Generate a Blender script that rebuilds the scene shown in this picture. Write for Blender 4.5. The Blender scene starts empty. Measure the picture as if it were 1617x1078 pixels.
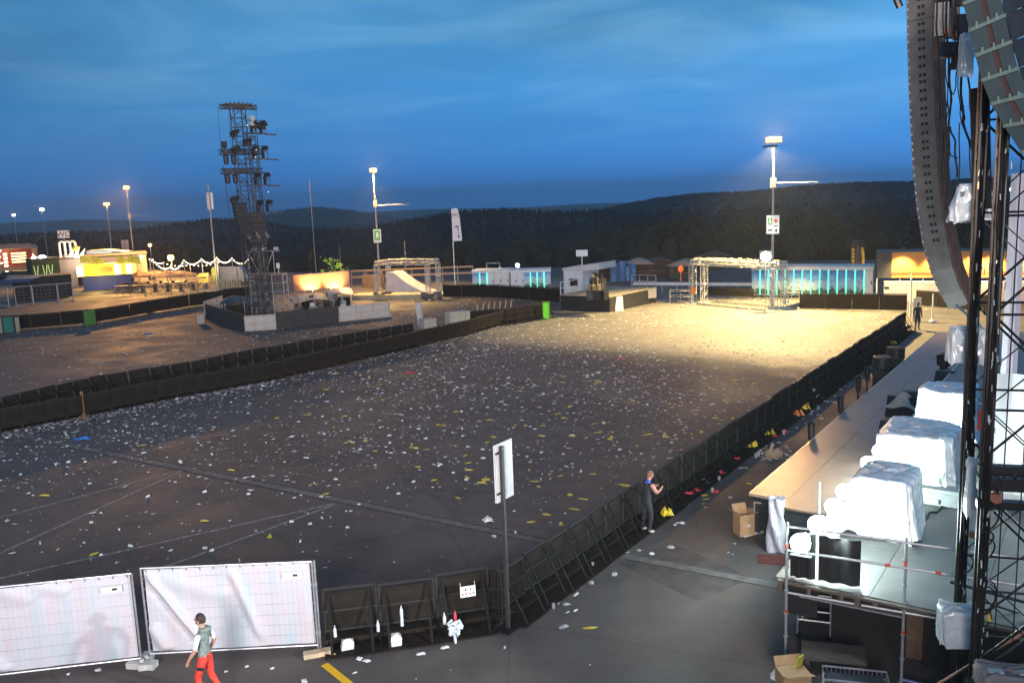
import bpy, math, random
import numpy as np
from mathutils import Vector, Matrix
random.seed(7)
RNG = np.random.default_rng(11)
R = math.radians
sc = bpy.context.scene
col = sc.collection

# ------------------------------------------------------------------ camera
FOC, PITCH, ROLL, CAMH = 1400.0, R(9.5), R(2.2), 9.6
_f = Vector((0, math.cos(PITCH), -math.sin(PITCH)))
_u0 = Vector((0, math.sin(PITCH), math.cos(PITCH)))
_r0 = Vector((1, 0, 0))
_u = _u0 * math.cos(ROLL) + _r0 * math.sin(ROLL)
_r = _r0 * math.cos(ROLL) - _u0 * math.sin(ROLL)
_c = Vector((0, 0, CAMH))
cam = bpy.data.cameras.new('camera')
cam.sensor_fit = 'HORIZONTAL'; cam.sensor_width = 36.0; cam.lens = 36.0 * FOC / 1617.0
cam.clip_start = 0.1; cam.clip_end = 30000
camo = bpy.data.objects.new('camera', cam); col.objects.link(camo)
mm = Matrix((_r, _u, -_f)).transposed().to_4x4(); mm.translation = _c
camo.matrix_world = mm
sc.camera = camo

# ------------------------------------------------------------------ sky
w = bpy.data.worlds.new('World'); sc.world = w; w.use_nodes = True
nt = w.node_tree; N = nt.nodes; L = nt.links
bg = N['Background']; bg.inputs[1].default_value = 1.24
sky = N.new('ShaderNodeTexSky'); sky.sky_type = 'NISHITA'; sky.sun_disc = False
sky.sun_elevation = R(1.5); sky.sun_rotation = R(55); sky.altitude = 600
def wmath(op, a, b=None, c=None):
    n = N.new('ShaderNodeMath'); n.operation = op
    for i, x in enumerate((a, b, c)):
        if x is None: continue
        if isinstance(x, (int, float)): n.inputs[i].default_value = x
        else: L.new(x, n.inputs[i])
    return n.outputs[0]
def wmix(fac, a, b, mode='MIX'):
    n = N.new('ShaderNodeMix'); n.data_type = 'RGBA'; n.blend_type = mode
    for k, x in ((0, fac), (6, a), (7, b)):
        if isinstance(x, (int, float)): n.inputs[k].default_value = x
        elif isinstance(x, tuple): n.inputs[k].default_value = (*x, 1)
        else: L.new(x, n.inputs[k])
    return n.outputs[2]
tc = N.new('ShaderNodeTexCoord'); sx = N.new('ShaderNodeSeparateXYZ'); L.new(tc.outputs['Generated'], sx.inputs[0])
ramp = N.new('ShaderNodeValToRGB'); L.new(sx.outputs[2], ramp.inputs[0])
cr = ramp.color_ramp
cr.elements[0].position = 0.0; cr.elements[0].color = (0.022, 0.14, 0.44, 1)
cr.elements[1].position = 1.0; cr.elements[1].color = (0.012, 0.045, 0.11, 1)
for p_, c_ in ((0.006, (0.023, 0.155, 0.48)), (0.035, (0.027, 0.20, 0.57)), (0.10, (0.042, 0.25, 0.61)), (0.17, (0.058, 0.29, 0.61)), (0.26, (0.040, 0.21, 0.47)), (0.45, (0.012, 0.085, 0.21))):
    e = cr.elements.new(p_); e.color = (*c_, 1)
# brighter towards the set sun on the right
az = wmath('ARCTAN2', sx.outputs[0], sx.outputs[1])
azb = N.new('ShaderNodeMapRange'); L.new(az, azb.inputs[0])
azb.inputs[1].default_value = -0.6; azb.inputs[2].default_value = 0.75; azb.inputs[3].default_value = 0.60; azb.inputs[4].default_value = 1.28
# cloud layer: direction projected on a plane overhead
den = wmath('ADD', sx.outputs[2], 0.13)
cx_ = wmath('DIVIDE', sx.outputs[0], den); cy_ = wmath('DIVIDE', sx.outputs[1], den)
cmb = N.new('ShaderNodeCombineXYZ'); L.new(cx_, cmb.inputs[0]); L.new(cy_, cmb.inputs[1])
mp = N.new('ShaderNodeMapping'); mp.inputs['Rotation'].default_value = (0, 0, R(14)); mp.inputs['Scale'].default_value = (0.9, 1.25, 1); mp.inputs['Location'].default_value = (3.1, 1.7, 0)
L.new(cmb.outputs[0], mp.inputs[0])
nz = N.new('ShaderNodeTexNoise'); L.new(mp.outputs[0], nz.inputs[0])
nz.inputs['Scale'].default_value = 1.0; nz.inputs['Detail'].default_value = 7; nz.inputs['Roughness'].default_value = 0.52; nz.inputs['Distortion'].default_value = 0.8
clr = N.new('ShaderNodeMapRange'); clr.interpolation_type = 'SMOOTHSTEP'; L.new(nz.outputs[0], clr.inputs[0])
clr.inputs[1].default_value = 0.36; clr.inputs[2].default_value = 0.72; clr.inputs[3].default_value = 0.0; clr.inputs[4].default_value = 1.0
base = wmix(1.0, ramp.outputs[0], azb.outputs[0], 'MULTIPLY')
el = N.new('ShaderNodeMapRange'); L.new(sx.outputs[2], el.inputs[0]); el.inputs[1].default_value = 0.04; el.inputs[2].default_value = 0.16
cfac = wmath('MULTIPLY', clr.outputs[0], el.outputs[0])
lightc = wmix(1.0, (0.20, 0.47, 0.74), azb.outputs[0], 'MULTIPLY')
s1 = wmix(wmath('MULTIPLY', cfac, 0.55), base, lightc)
nz2 = N.new('ShaderNodeTexNoise'); L.new(mp.outputs[0], nz2.inputs[0]); nz2.inputs['Scale'].default_value = 0.55; nz2.inputs['Detail'].default_value = 5
dk = N.new('ShaderNodeMapRange'); L.new(nz2.outputs[0], dk.inputs[0]); dk.inputs[1].default_value = 0.45; dk.inputs[2].default_value = 0.7; dk.inputs[3].default_value = 1.0; dk.inputs[4].default_value = 0.70
s2 = wmix(el.outputs[0], s1, wmix(1.0, s1, dk.outputs[0], 'MULTIPLY'))
skl = wmix(1.0, sky.outputs[0], (0.012, 0.012, 0.012), 'MULTIPLY')
fin = wmix(1.0, s2, wmix(1.0, skl, (0.25, 0.5, 1.0), 'MULTIPLY'), 'ADD')
L.new(fin, bg.inputs[0])

# ------------------------------------------------------------------ exposure
sc.render.engine = 'CYCLES'
sc.cycles.use_denoising = True
sc.cycles.max_bounces = 5; sc.cycles.diffuse_bounces = 2; sc.cycles.glossy_bounces = 2; sc.cycles.transmission_bounces = 4; sc.cycles.transparent_max_bounces = 8
sc.cycles.sample_clamp_indirect = 4.0
sc.cycles.caustics_reflective = False; sc.cycles.caustics_refractive = False
sc.view_settings.view_transform = 'Standard'; sc.view_settings.look = 'None'
sc.view_settings.exposure = 0.0; sc.view_settings.gamma = 1.0

SODIUM = (1.0, 0.60, 0.20)
COOL = (0.82, 1.0, 0.98)
def lamp_light(kind, name, loc, power, colr, size=0.3, target=None, cone=None, blend=0.3, parent=None):
    l = bpy.data.lights.new(name, kind); l.energy = power; l.color = colr
    if kind in ('POINT', 'SPOT'): l.shadow_soft_size = size
    if kind == 'SPOT': l.spot_size = R(cone); l.spot_blend = blend
    o = bpy.data.objects.new(name, l); col.objects.link(o)
    if target is not None:
        q = (Vector(target) - Vector(loc)).to_track_quat('-Z', 'Y'); o.rotation_euler = q.to_euler()
    o.location = loc
    return o
# stage work lights high behind the camera: they light the paving, fence sheets and the barrier
lamp_light('SPOT', 'stage_work_light', (-7, -20, 15), 190000, (1.0, 0.895, 0.88), 6.0, (-6, 60, 21), 72, 1.0)
lamp_light('SPOT', 'stage_side_light', (7.6, 9.3, 4.6), 8500, (0.95, 1.0, 0.98), 0.22, (-8.6, 17.8, 0.8), 46, 0.5)

# ------------------------------------------------------------------ pixel helpers (photo pixels -> world)
def ray(px, py): return _f * FOC + _r * (px - 808.5) - _u * (py - 539.0)
def P(px, py, z=0.0):
    d = ray(px, py); return _c + d * ((z - CAMH) / d.z)
def D(px, py, dist):
    d = ray(px, py); return _c + d * (dist / d.y)
def px_of(p):
    v = Vector(p) - _c; k = FOC / v.dot(_f); return 808.5 + v.dot(_r) * k, 539.0 - v.dot(_u) * k
def ztop(b, py, lo=0.0, hi=60.0):
    for _ in range(40):
        m = (lo + hi) / 2
        if px_of((b[0], b[1], m))[1] > py: lo = m
        else: hi = m
    return lo
SD = Vector((0.569, 0.822, 0)); SN = Vector((0.822, -0.569, 0)); SO = Vector((6.41, 23.39, 0))
def S(s, n, z=0.0): return SO + SD * s + SN * n + Vector((0, 0, z))     # stage frame
SRZ = math.atan2(SD.y, SD.x)

# ------------------------------------------------------------------ materials
MATS = {}
def mat(name, rgb, rough=0.6, metal=0.0, var=0.18, scale=6.0, emit=None, es=0.0, bump=0.0, alpha=1.0, trans=0.0, spec=0.5, coat=0.0):
    if name in MATS: return MATS[name]
    m = bpy.data.materials.new(name); m.use_nodes = True; MATS[name] = m
    t = m.node_tree; b = t.nodes['Principled BSDF']
    b.inputs['Roughness'].default_value = rough; b.inputs['Metallic'].default_value = metal
    b.inputs['Alpha'].default_value = alpha; b.inputs['Transmission Weight'].default_value = trans
    b.inputs['Specular IOR Level'].default_value = spec; b.inputs['Coat Weight'].default_value = coat
    b.inputs['Base Color'].default_value = (*rgb, 1)
    if emit: b.inputs['Emission Color'].default_value = (*emit, 1); b.inputs['Emission Strength'].default_value = es
    if var > 0:
        c = t.nodes.new('ShaderNodeTexCoord'); n = t.nodes.new('ShaderNodeTexNoise'); n.inputs['Scale'].default_value = scale; n.inputs['Detail'].default_value = 5
        t.links.new(c.outputs['Object'], n.inputs['Vector'])
        mr = t.nodes.new('ShaderNodeMapRange'); mr.inputs[1].default_value = 0.3; mr.inputs[2].default_value = 0.7; mr.inputs[3].default_value = 1 - var; mr.inputs[4].default_value = 1 + var
        t.links.new(n.outputs[0], mr.inputs[0])
        mx = t.nodes.new('ShaderNodeMix'); mx.data_type = 'RGBA'; mx.blend_type = 'MULTIPLY'; mx.inputs[0].default_value = 1
        mx.inputs[6].default_value = (*rgb, 1); t.links.new(mr.outputs[0], mx.inputs[7]); t.links.new(mx.outputs[2], b.inputs['Base Color'])
        if bump > 0:
            bp = t.nodes.new('ShaderNodeBump'); bp.inputs['Strength'].default_value = bump; bp.inputs['Distance'].default_value = 0.02
            t.links.new(n.outputs[0], bp.inputs['Height']); t.links.new(bp.outputs[0], b.inputs['Normal'])
    return m
BLACK = mat('black_steel', (0.018, 0.018, 0.019), 0.55, 0.0, 0.3, 3)
BLACKM = mat('black_metal', (0.03, 0.03, 0.032), 0.4, 0.6, 0.3, 5)
DARKCL = mat('black_cloth', (0.015, 0.015, 0.016), 0.9, 0, 0.35, 4, bump=0.3)
STEEL = mat('galvanised_steel', (0.42, 0.43, 0.44), 0.42, 0.7, 0.2, 9)
STEELM = mat('matte_steel', (0.36, 0.35, 0.33), 0.6, 0.2, 0.2, 9)
ALU = mat('aluminium', (0.55, 0.55, 0.54), 0.38, 0.75, 0.15, 8)
WHITEP = mat('white_paint', (0.74, 0.73, 0.71), 0.5, 0, 0.08, 3)
GREYP = mat('grey_panel', (0.40, 0.39, 0.38), 0.6, 0, 0.15, 2)
BOARD = mat('bare_chipboard', (0.50, 0.44, 0.38), 0.7, 0, 0.15, 3)
WOOD = mat('timber', (0.20, 0.13, 0.08), 0.65, 0, 0.3, 5)
CARD = mat('cardboard', (0.42, 0.25, 0.13), 0.8, 0, 0.12, 6)
RED = mat('red_marker', (0.65, 0.06, 0.02), 0.5, 0, 0.1)
YELL = mat('yellow_paint', (0.72, 0.42, 0.02), 0.6, 0, 0.3, 12)
RUBBER = mat('rubber', (0.006, 0.006, 0.006), 0.7, 0, 0.2, spec=.25)
CONC = mat('concrete', (0.42, 0.40, 0.37), 0.85, 0, 0.2, 5)
PLAST = mat('clear_plastic_sheet', (0.72, 0.78, 0.80), 0.22, 0, 0.12, 5, alpha=0.7, spec=0.9)
WPLAST = mat('white_plastic_sheet', (0.78, 0.80, 0.80), 0.25, 0, 0.12, 4, spec=0.8)
def crease(m, scale=3.2, strength=.8, dist=.05):
    t = m.node_tree; b = t.nodes['Principled BSDF']; c = t.nodes.new('ShaderNodeTexCoord'); n0 = t.nodes.new('ShaderNodeTexNoise'); n0.inputs['Scale'].default_value = 2.0
    t.links.new(c.outputs['Object'], n0.inputs['Vector']); mx = t.nodes.new('ShaderNodeMix'); mx.data_type = 'RGBA'; mx.inputs[0].default_value = .3; t.links.new(c.outputs['Object'], mx.inputs[6]); t.links.new(n0.outputs['Color'], mx.inputs[7])
    v = t.nodes.new('ShaderNodeTexVoronoi'); v.feature = 'DISTANCE_TO_EDGE'; v.inputs['Scale'].default_value = scale; t.links.new(mx.outputs[2], v.inputs['Vector'])
    bp = t.nodes.new('ShaderNodeBump'); bp.inputs['Strength'].default_value = strength; bp.inputs['Distance'].default_value = dist; t.links.new(v.outputs[0], bp.inputs['Height']); t.links.new(bp.outputs[0], b.inputs['Normal'])
crease(WPLAST, 3.0, 1.0, .11); crease(PLAST, 5, .9, .04)

# ------------------------------------------------------------------ mesh builder
class MB:
    def __init__(s): s.v = []; s.f = []; s.m = []; s.k = 0
    def add(s, vs, fs):
        o = len(s.v); s.v.extend([tuple(x) for x in vs]); s.f.extend([tuple(i + o for i in f) for f in fs]); s.m.extend([s.k] * len(fs)); return s
    def para(s, o, a, b, c):          # parallelepiped from corner o, edges a b c
        o, a, b, c = Vector(o), Vector(a), Vector(b), Vector(c)
        vs = [o, o + a, o + a + b, o + b, o + c, o + a + c, o + a + b + c, o + b + c]
        fs = [(0, 3, 2, 1), (4, 5, 6, 7), (0, 1, 5, 4), (1, 2, 6, 5), (2, 3, 7, 6), (3, 0, 4, 7)]
        if a.cross(b).dot(c) < 0: fs = [tuple(reversed(f)) for f in fs]
        return s.add(vs, fs)
    def box(s, c, sz, rz=0.0):
        c = Vector(c); ca, sa = math.cos(rz), math.sin(rz)
        a = Vector((ca, sa, 0)) * sz[0]; b = Vector((-sa, ca, 0)) * sz[1]; d = Vector((0, 0, sz[2]))
        return s.para(c - a / 2 - b / 2 - d / 2, a, b, d)
    def bar(s, p, q, wd, h=None, up=(0, 0, 1)):
        p, q = Vector(p), Vector(q); t = (q - p)
        if t.length < 1e-6: return s
        tn = t.normalized(); up = Vector(up)
        if abs(tn.dot(up)) > 0.98: up = Vector((1, 0, 0))
        a = tn.cross(up).normalized() * wd; b = a.normalized().cross(tn) * (h or wd)
        return s.para(p - a / 2 - b / 2, t, a, b)
    def tube(s, p, q, r, n=6, r2=None):
        p, q = Vector(p), Vector(q); t = (q - p)
        if t.length < 1e-6: return s
        t.normalize(); up = Vector((0, 0, 1)) if abs(t.z) < 0.95 else Vector((1, 0, 0))
        a = t.cross(up).normalized(); b = t.cross(a); r2 = r if r2 is None else r2
        vs = []
        for c, rr in ((p, r), (q, r2)):
            for i in range(n):
                an = 2 * math.pi * i / n; vs.append(c + (a * math.cos(an) + b * math.sin(an)) * rr)
        fs = [(i, (i + 1) % n, n + (i + 1) % n, n + i) for i in range(n)] + [tuple(range(n - 1, -1, -1)), tuple(range(n, 2 * n))]
        return s.add(vs, fs)
    def path(s, pts, r, n=5):
        pts = [Vector(p) for p in pts]
        vs = []; prev = None
        for i, p in enumerate(pts):
            t = (pts[min(i + 1, len(pts) - 1)] - pts[max(i - 1, 0)]).normalized()
            up = Vector((0, 0, 1)) if abs(t.z) < 0.9 else Vector((1, 0, 0))
            a = t.cross(up).normalized()
            if prev is not None and a.dot(prev) < 0 and abs(a.dot(prev)) > 0.5: a = -a
            prev = a; b = t.cross(a); rr = r[i] if isinstance(r, (list, tuple)) else r
            for k in range(n):
                an = 2 * math.pi * k / n; vs.append(p + (a * math.cos(an) + b * math.sin(an)) * rr)
        fs = []
        for i in range(len(pts) - 1):
            for k in range(n):
                fs.append((i * n + k, i * n + (k + 1) % n, (i + 1) * n + (k + 1) % n, (i + 1) * n + k))
        fs += [tuple(range(n - 1, -1, -1)), tuple(range((len(pts) - 1) * n, len(pts) * n))]
        return s.add(vs, fs)
    def prism(s, pts, ext):
        pts = [Vector(p) for p in pts]; ext = Vector(ext); n = len(pts)
        vs = pts + [p + ext for p in pts]
        fs = [tuple(range(n - 1, -1, -1)), tuple(range(n, 2 * n))] + [(i, (i + 1) % n, n + (i + 1) % n, n + i) for i in range(n)]
        return s.add(vs, fs)
    def lathe(s, prof, c=(0, 0, 0), n=12):
        c = Vector(c); vs = []
        for r_, z_ in prof:
            for k in range(n):
                a = 2 * math.pi * k / n; vs.append(c + Vector((r_ * math.cos(a), r_ * math.sin(a), z_)))
        fs = []
        for i in range(len(prof) - 1):
            for k in range(n): fs.append((i * n + k, i * n + (k + 1) % n, (i + 1) * n + (k + 1) % n, (i + 1) * n + k))
        fs += [tuple(range(n - 1, -1, -1)), tuple(range((len(prof) - 1) * n, len(prof) * n))]
        return s.add(vs, fs)
    def grid(s, fn, nu, nv):
        vs = [fn(i / (nu - 1), j / (nv - 1)) for j in range(nv) for i in range(nu)]
        fs = [(j * nu + i, j * nu + i + 1, (j + 1) * nu + i + 1, (j + 1) * nu + i) for j in range(nv - 1) for i in range(nu - 1)]
        return s.add(vs, fs)
    def truss(s, p, q, wd, bays, rc=0.025, rb=0.012, up=(0, 0, 1), h=None, n=5):
        p, q = Vector(p), Vector(q); t = (q - p).normalized(); up = Vector(up)
        if abs(t.dot(up)) > 0.95: up = Vector((1, 0, 0))
        a = t.cross(up).normalized() * wd / 2; b = a.normalized().cross(t) * (h or wd) / 2
        cs = [a + b, -a + b, -a - b, a - b]
        for c in cs: s.tube(p + c, q + c, rc, n)
        for i in range(bays):
            x = p.lerp(q, i / bays); y = p.lerp(q, (i + 1) / bays)
            for k in range(4):
                c1, c2 = cs[k], cs[(k + 1) % 4]
                if (i + k) % 2: c1, c2 = c2, c1
                s.tube(x + c1, y + c2, rb, 4); s.tube(x + cs[k], x + cs[(k + 1) % 4], rb, 4)
        for k in range(4): s.tube(q + cs[k], q + cs[(k + 1) % 4], rb, 4)
        return s
    def build(s, name, m, parent=None, world=False, smooth=False):
        vs = s.v
        if world and parent is not None:
            M = (Matrix.Translation(parent.location) @ Matrix.Rotation(parent.rotation_euler.z, 4, 'Z')).inverted()
            vs = [tuple(M @ Vector(v)) for v in vs]
        me = bpy.data.meshes.new(name); me.from_pydata(vs, [], s.f)
        ms = m if isinstance(m, (list, tuple)) else [m]
        for x in ms: me.materials.append(x)
        if len(ms) > 1: me.polygons.foreach_set('material_index', s.m)
        if smooth: me.polygons.foreach_set('use_smooth', [True] * len(me.polygons))
        me.update()
        o = bpy.data.objects.new(name, me); col.objects.link(o)
        if parent is not None: o.parent = parent
        return o
def props(o, label, cat, group=None):
    o['label'] = label; o['category'] = cat
    if group: o['group'] = group
    return o
def thing(name, label, cat, loc=(0, 0, 0), rz=0.0, group=None):
    o = bpy.data.objects.new(name, None); col.objects.link(o); o.empty_display_size = 0.2
    o.location = Vector(loc); o.rotation_euler = (0, 0, rz)
    return props(o, label, cat, group)
def solo(name, mb, m, label, cat, group=None, loc=None, rz=None, smooth=False):
    o = mb.build(name, m, None, smooth=smooth)
    if loc is not None: o.location = Vector(loc)
    if rz is not None: o.rotation_euler = (0, 0, rz)
    return props(o, label, cat, group)
def solow(name, mb, m, label, cat, group=None, smooth=False):   # vertices given in world space, origin moved to their base
    a = np.array(mb.v); c = Vector((a[:, 0].mean(), a[:, 1].mean(), a[:, 2].min()))
    mb.v = [tuple(Vector(v) - c) for v in mb.v]
    return solo(name, mb, m, label, cat, group, c, None, smooth)
def structure(name, mb, m, kind='structure', smooth=False):
    o = mb.build(name, m, None, smooth=smooth); o['kind'] = kind; return o
def dup(root, loc, rz=0.0, label=None, group=None, scale=None):
    r = root.copy(); col.objects.link(r); r.location = Vector(loc); r.rotation_euler = (0, 0, rz)
    if scale: r.scale = (scale,) * 3 if isinstance(scale, float) else scale
    if label: r['label'] = label
    if group: r['group'] = group
    for ch in list(root.children):
        c = ch.copy(); col.objects.link(c); c.parent = r
        for g in ch.children:
            d = g.copy(); col.objects.link(d); d.parent = c
    return r
def text(body, size, m, parent, loc, rot, name='lettering', extrude=0.004, align='CENTER'):
    cu = bpy.data.curves.new(name, 'FONT'); cu.body = body; cu.size = size; cu.extrude = extrude; cu.align_x = align; cu.align_y = 'CENTER'
    cu.materials.append(m)
    tmp = bpy.data.objects.new('tmp', cu); col.objects.link(tmp); dg = bpy.context.evaluated_depsgraph_get()
    me = bpy.data.meshes.new_from_object(tmp.evaluated_get(dg)); bpy.data.objects.remove(tmp)
    if not me.materials: me.materials.append(m)
    o = bpy.data.objects.new(name, me); col.objects.link(o); o.location = loc; o.rotation_euler = rot
    if parent: o.parent = parent
    return o
def face_cam(p): return math.atan2(-p[0], p[1])   # rz that turns local -Y towards the camera
# ================================================================== SETTING
def asphalt_mat():
    m = bpy.data.materials.new('asphalt_paving'); m.use_nodes = True; t = m.node_tree; b = t.nodes['Principled BSDF']; L_ = t.links
    c = t.nodes.new('ShaderNodeTexCoord')
    def noise(sc_, det, ro=0.5):
        n = t.nodes.new('ShaderNodeTexNoise'); n.inputs['Scale'].default_value = sc_; n.inputs['Detail'].default_value = det; n.inputs['Roughness'].default_value = ro
        L_.new(c.outputs['Object'], n.inputs['Vector']); return n.outputs[0]
    def mrange(x, a, b_, lo, hi):
        r = t.nodes.new('ShaderNodeMapRange'); L_.new(x, r.inputs[0])
        for i, v in enumerate((a, b_, lo, hi)): r.inputs[i + 1].default_value = v
        return r.outputs[0]
    def mul(a, b_):
        x = t.nodes.new('ShaderNodeMath'); x.operation = 'MULTIPLY'; L_.new(a, x.inputs[0]); L_.new(b_, x.inputs[1]); return x.outputs[0]
    big = mrange(noise(0.07, 4), 0.3, 0.7, 0.78, 1.25); mid = mrange(noise(0.9, 6, 0.6), 0.3, 0.7, 0.82, 1.18); fine = mrange(noise(38, 3), 0.3, 0.7, 0.75, 1.25)
    v = mul(mul(mul(big, mid), fine), mul(mrange(noise(0.55, 7, 0.65), 0.56, 0.66, 1.0, 0.74), mrange(noise(120, 2), 0.35, 0.65, 0.8, 1.2)))
    # thin cracks / sealed joints
    vo = t.nodes.new('ShaderNodeTexVoronoi'); vo.feature = 'DISTANCE_TO_EDGE'; vo.inputs['Scale'].default_value = 0.16
    L_.new(c.outputs['Object'], vo.inputs['Vector'])
    v = mul(v, mrange(vo.outputs[0], 0.0, 0.006, 0.72, 1.0))
    mx = t.nodes.new('ShaderNodeMix'); mx.data_type = 'RGBA'; mx.blend_type = 'MULTIPLY'; mx.inputs[0].default_value = 1
    mx.inputs[6].default_value = (0.082, 0.068, 0.063, 1); L_.new(v, mx.inputs[7]); L_.new(mx.outputs[2], b.inputs['Base Color'])
    L_.new(mrange(noise(0.35, 5), 0.3, 0.7, 0.62, 0.86), b.inputs['Roughness'])
    bp = t.nodes.new('ShaderNodeBump'); bp.inputs['Strength'].default_value = 0.25; bp.inputs['Distance'].default_value = 0.01
    L_.new(noise(60, 2), bp.inputs['Height']); L_.new(bp.outputs[0], b.inputs['Normal'])
    return m
ASPH = asphalt_mat()
mb = MB()
# one sheet: the car park plateau
EX = np.array([-290., -160, -110, -75, -45, -20, 0, 30, 60, 90, 120, 200]); EY = np.array([215., 235, 205, 160, 128, 118, 114, 110, 104, 96, 80, 30])
def beyond(x, y): return np.maximum(y - np.interp(x, EX, EY), np.maximum(-290 - x, x - 200))
outer = [(float(x), float(y), 0) for x, y in zip(EX, EY)] + [(200, -90, 0), (-290, -90, 0)]
mb.add(list(reversed(outer)), [tuple(range(len(outer)))])
structure('ground', mb, ASPH)

# terrain that falls away behind the plateau and rises into wooded hills
R1 = [(300, 360), (700, 352), (820, 350), (900, 343), (1000, 325), (1040, 319), (1100, 312), (1200, 305), (1260, 299), (1330, 296), (1400, 293), (1500, 289), (1617, 286), (2100, 280), (2600, 300)]
R2 = [(200, 400), (560, 375), (620, 358), (680, 348), (720, 343), (800, 338), (870, 340), (940, 340), (1000, 346), (1100, 352), (1300, 345), (1700, 330), (2400, 330)]
R3 = [(100, 420), (330, 372), (400, 345), (440, 336), (500, 328), (560, 333), (620, 346), (660, 354), (720, 366), (800, 380), (1000, 420)]
R4 = [(-900, 400), (-300, 390), (0, 378), (100, 372), (200, 368), (260, 360), (330, 352), (400, 352), (470, 362), (600, 372), (800, 385), (1200, 400)]
R5 = [(-900, 375), (-300, 362), (0, 351), (120, 347), (220, 349), (330, 347), (420, 340), (560, 334), (700, 331), (900, 324), (1200, 312), (1700, 305)]
RIDGES = [(R1, 780.0, 230.0), (R2, 430.0, 110.0), (R3, 1500.0, 420.0), (R4, 560.0, 140.0), (R5, 2700.0, 500.0)]
def ridge_fn(R_, dist):
    az = []; zz = []
    for px, py in R_:
        d = ray(px, py); hl = math.hypot(d.x, d.y); az.append(math.atan2(d.x, d.y)); zz.append(CAMH + d.z * dist / hl)
    return np.array(az), np.array(zz)
RF = [(*ridge_fn(a, d), d, w_) for a, d, w_ in RIDGES]
def terrain_z(x, y):
    r = np.hypot(x, y); a = np.arctan2(x, y)
    base = np.maximum(-70, -0.7 - np.maximum(0, beyond(x, y)) * 0.12)
    z = base
    for az, zz, d, w_ in RF:
        wob = 0.004 * d * np.sin(a * 37 + d) * 0.2
        zr = np.interp(a, az, zz)
        t = (r - d) / w_
        z = np.maximum(z, zr + wob - (t ** 2) * w_ * 0.16 - 0)
    return z
rs = np.concatenate([np.linspace(0, 90, 4), np.linspace(100, 1200, 76), np.geomspace(1240, 3300, 40)])
an = np.concatenate([np.linspace(-math.pi, -1.0, 30)[:-1], np.linspace(-1.0, 1.0, 260), np.linspace(1.0, math.pi, 30)[1:]])
A, RR = np.meshgrid(an, rs)
X = RR * np.sin(A); Yy = RR * np.cos(A)
Z = terrain_z(X, Yy); Z = np.where(beyond(X, Yy) < 12, np.minimum(Z, -0.6), Z)
nv_, nu_ = Z.shape
vs = np.stack([X, Yy, Z], -1).reshape(-1, 3).tolist()
fs = [(j * nu_ + i, j * nu_ + i + 1, (j + 1) * nu_ + i + 1, (j + 1) * nu_ + i) for j in range(nv_ - 1) for i in range(nu_ - 1)]
mb = MB(); mb.add(vs, [tuple(reversed(f)) for f in fs])
HILLM = mat('wooded_hill', (0.014, 0.018, 0.014), 0.95, 0, 0.4, 0.02)
structure('hills', mb, HILLM, smooth=True)

# far off woods: conifers massed on the ridges
def conifer_mass(name, specs, m):
    V = []; Fc = []
    def tree(x, y, z, h, r_, prof=((0.42, 0.62), (0.30, 0.60), (0.75, 0.33), (0.55, 0.30), (1.0, 0.06))):
        o = len(V); n = 5; ph = random.random() * 6
        V.append((x, y, z + h))
        for lv, (fr, zr) in enumerate(prof):
            for k in range(n):
                a = ph + 2 * math.pi * k / n + lv; rr = r_ * fr * random.uniform(0.75, 1.2)
                V.append((x + rr * math.cos(a), y + rr * math.sin(a), z + h * zr + random.uniform(-.03, .03) * h))
        for k in range(n): Fc.append((o, o + 1 + k, o + 1 + (k + 1) % n))
        for lv in range(4):
            for k in range(n):
                a_ = o + 1 + lv * n; b_ = a_ + n
                Fc.append((a_ + k, b_ + k, b_ + (k + 1) % n, a_ + (k + 1) % n))
    for ri, px0, px1, cnt, hmin, hmax, back, front in specs:
        az, zz, d, w_ = RF[ri]
        a0 = math.atan2(ray(px0, 330).x, ray(px0, 330).y); a1 = math.atan2(ray(px1, 330).x, ray(px1, 330).y)
        for _ in range(cnt):
            a = random.uniform(a0, a1); r_ = d + (random.uniform(-front, back) if random.random() < 0.75 else random.gauss(0, 12))
            x, y = r_ * math.sin(a), r_ * math.cos(a); z = float(terrain_z(np.array(x), np.array(y)))
            h = random.uniform(hmin, hmax); tree(x, y, z - h * .72, h, h * random.uniform(0.16, 0.26)) if ri != 0 else tree(x, y, z - h * .72, h, h * random.uniform(.2, .34), ((.5, .93), (.92, .76), (1.0, .52), (.85, .30), (.55, .06)))
    SKX = np.arange(-400, 2300, 10.0); SKY_ = np.min([np.interp(SKX, [q[0] for q in r_], [q[1] for q in r_]) for r_ in (R1, R2, R4)], axis=0)
    for _ in range(15000):          # trees on the slope right behind the plateau
        x, y = random.uniform(-260, 330), random.uniform(108, 430)
        if beyond(x, y) < 4: continue
        z = float(terrain_z(np.array(x), np.array(y))) - 1; h = random.uniform(2.5, 6) * (1 if y < 200 else 1.5)
        px, py = px_of((x, y, z + h)); lim = float(np.interp(px, SKX, SKY_)) + random.uniform(3, 40)
        while py < lim and h > 2.5: h -= .7; px, py = px_of((x, y, z + h))
        if h > 3: tree(x, y, z, h, h * random.uniform(.22, .36), ((.5, .93), (.92, .76), (1.0, .52), (.85, .30), (.55, .06)))
    mb = MB(); mb.add(V, Fc); return structure(name, mb, m, 'stuff')
FOREST = mat('dark_conifer', (0.008, 0.014, 0.011), 0.9, 0, 0.5, 0.06)
conifer_mass('forest', [(1, 560, 1150, 2600, 7, 13, 20, 150), (0, 820, 2000, 3600, 8, 14, 40, 240), (3, -200, 620, 2600, 7, 12, 30, 160), (2, 330, 760, 1500, 9, 15, 60, 300)], FOREST)

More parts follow.
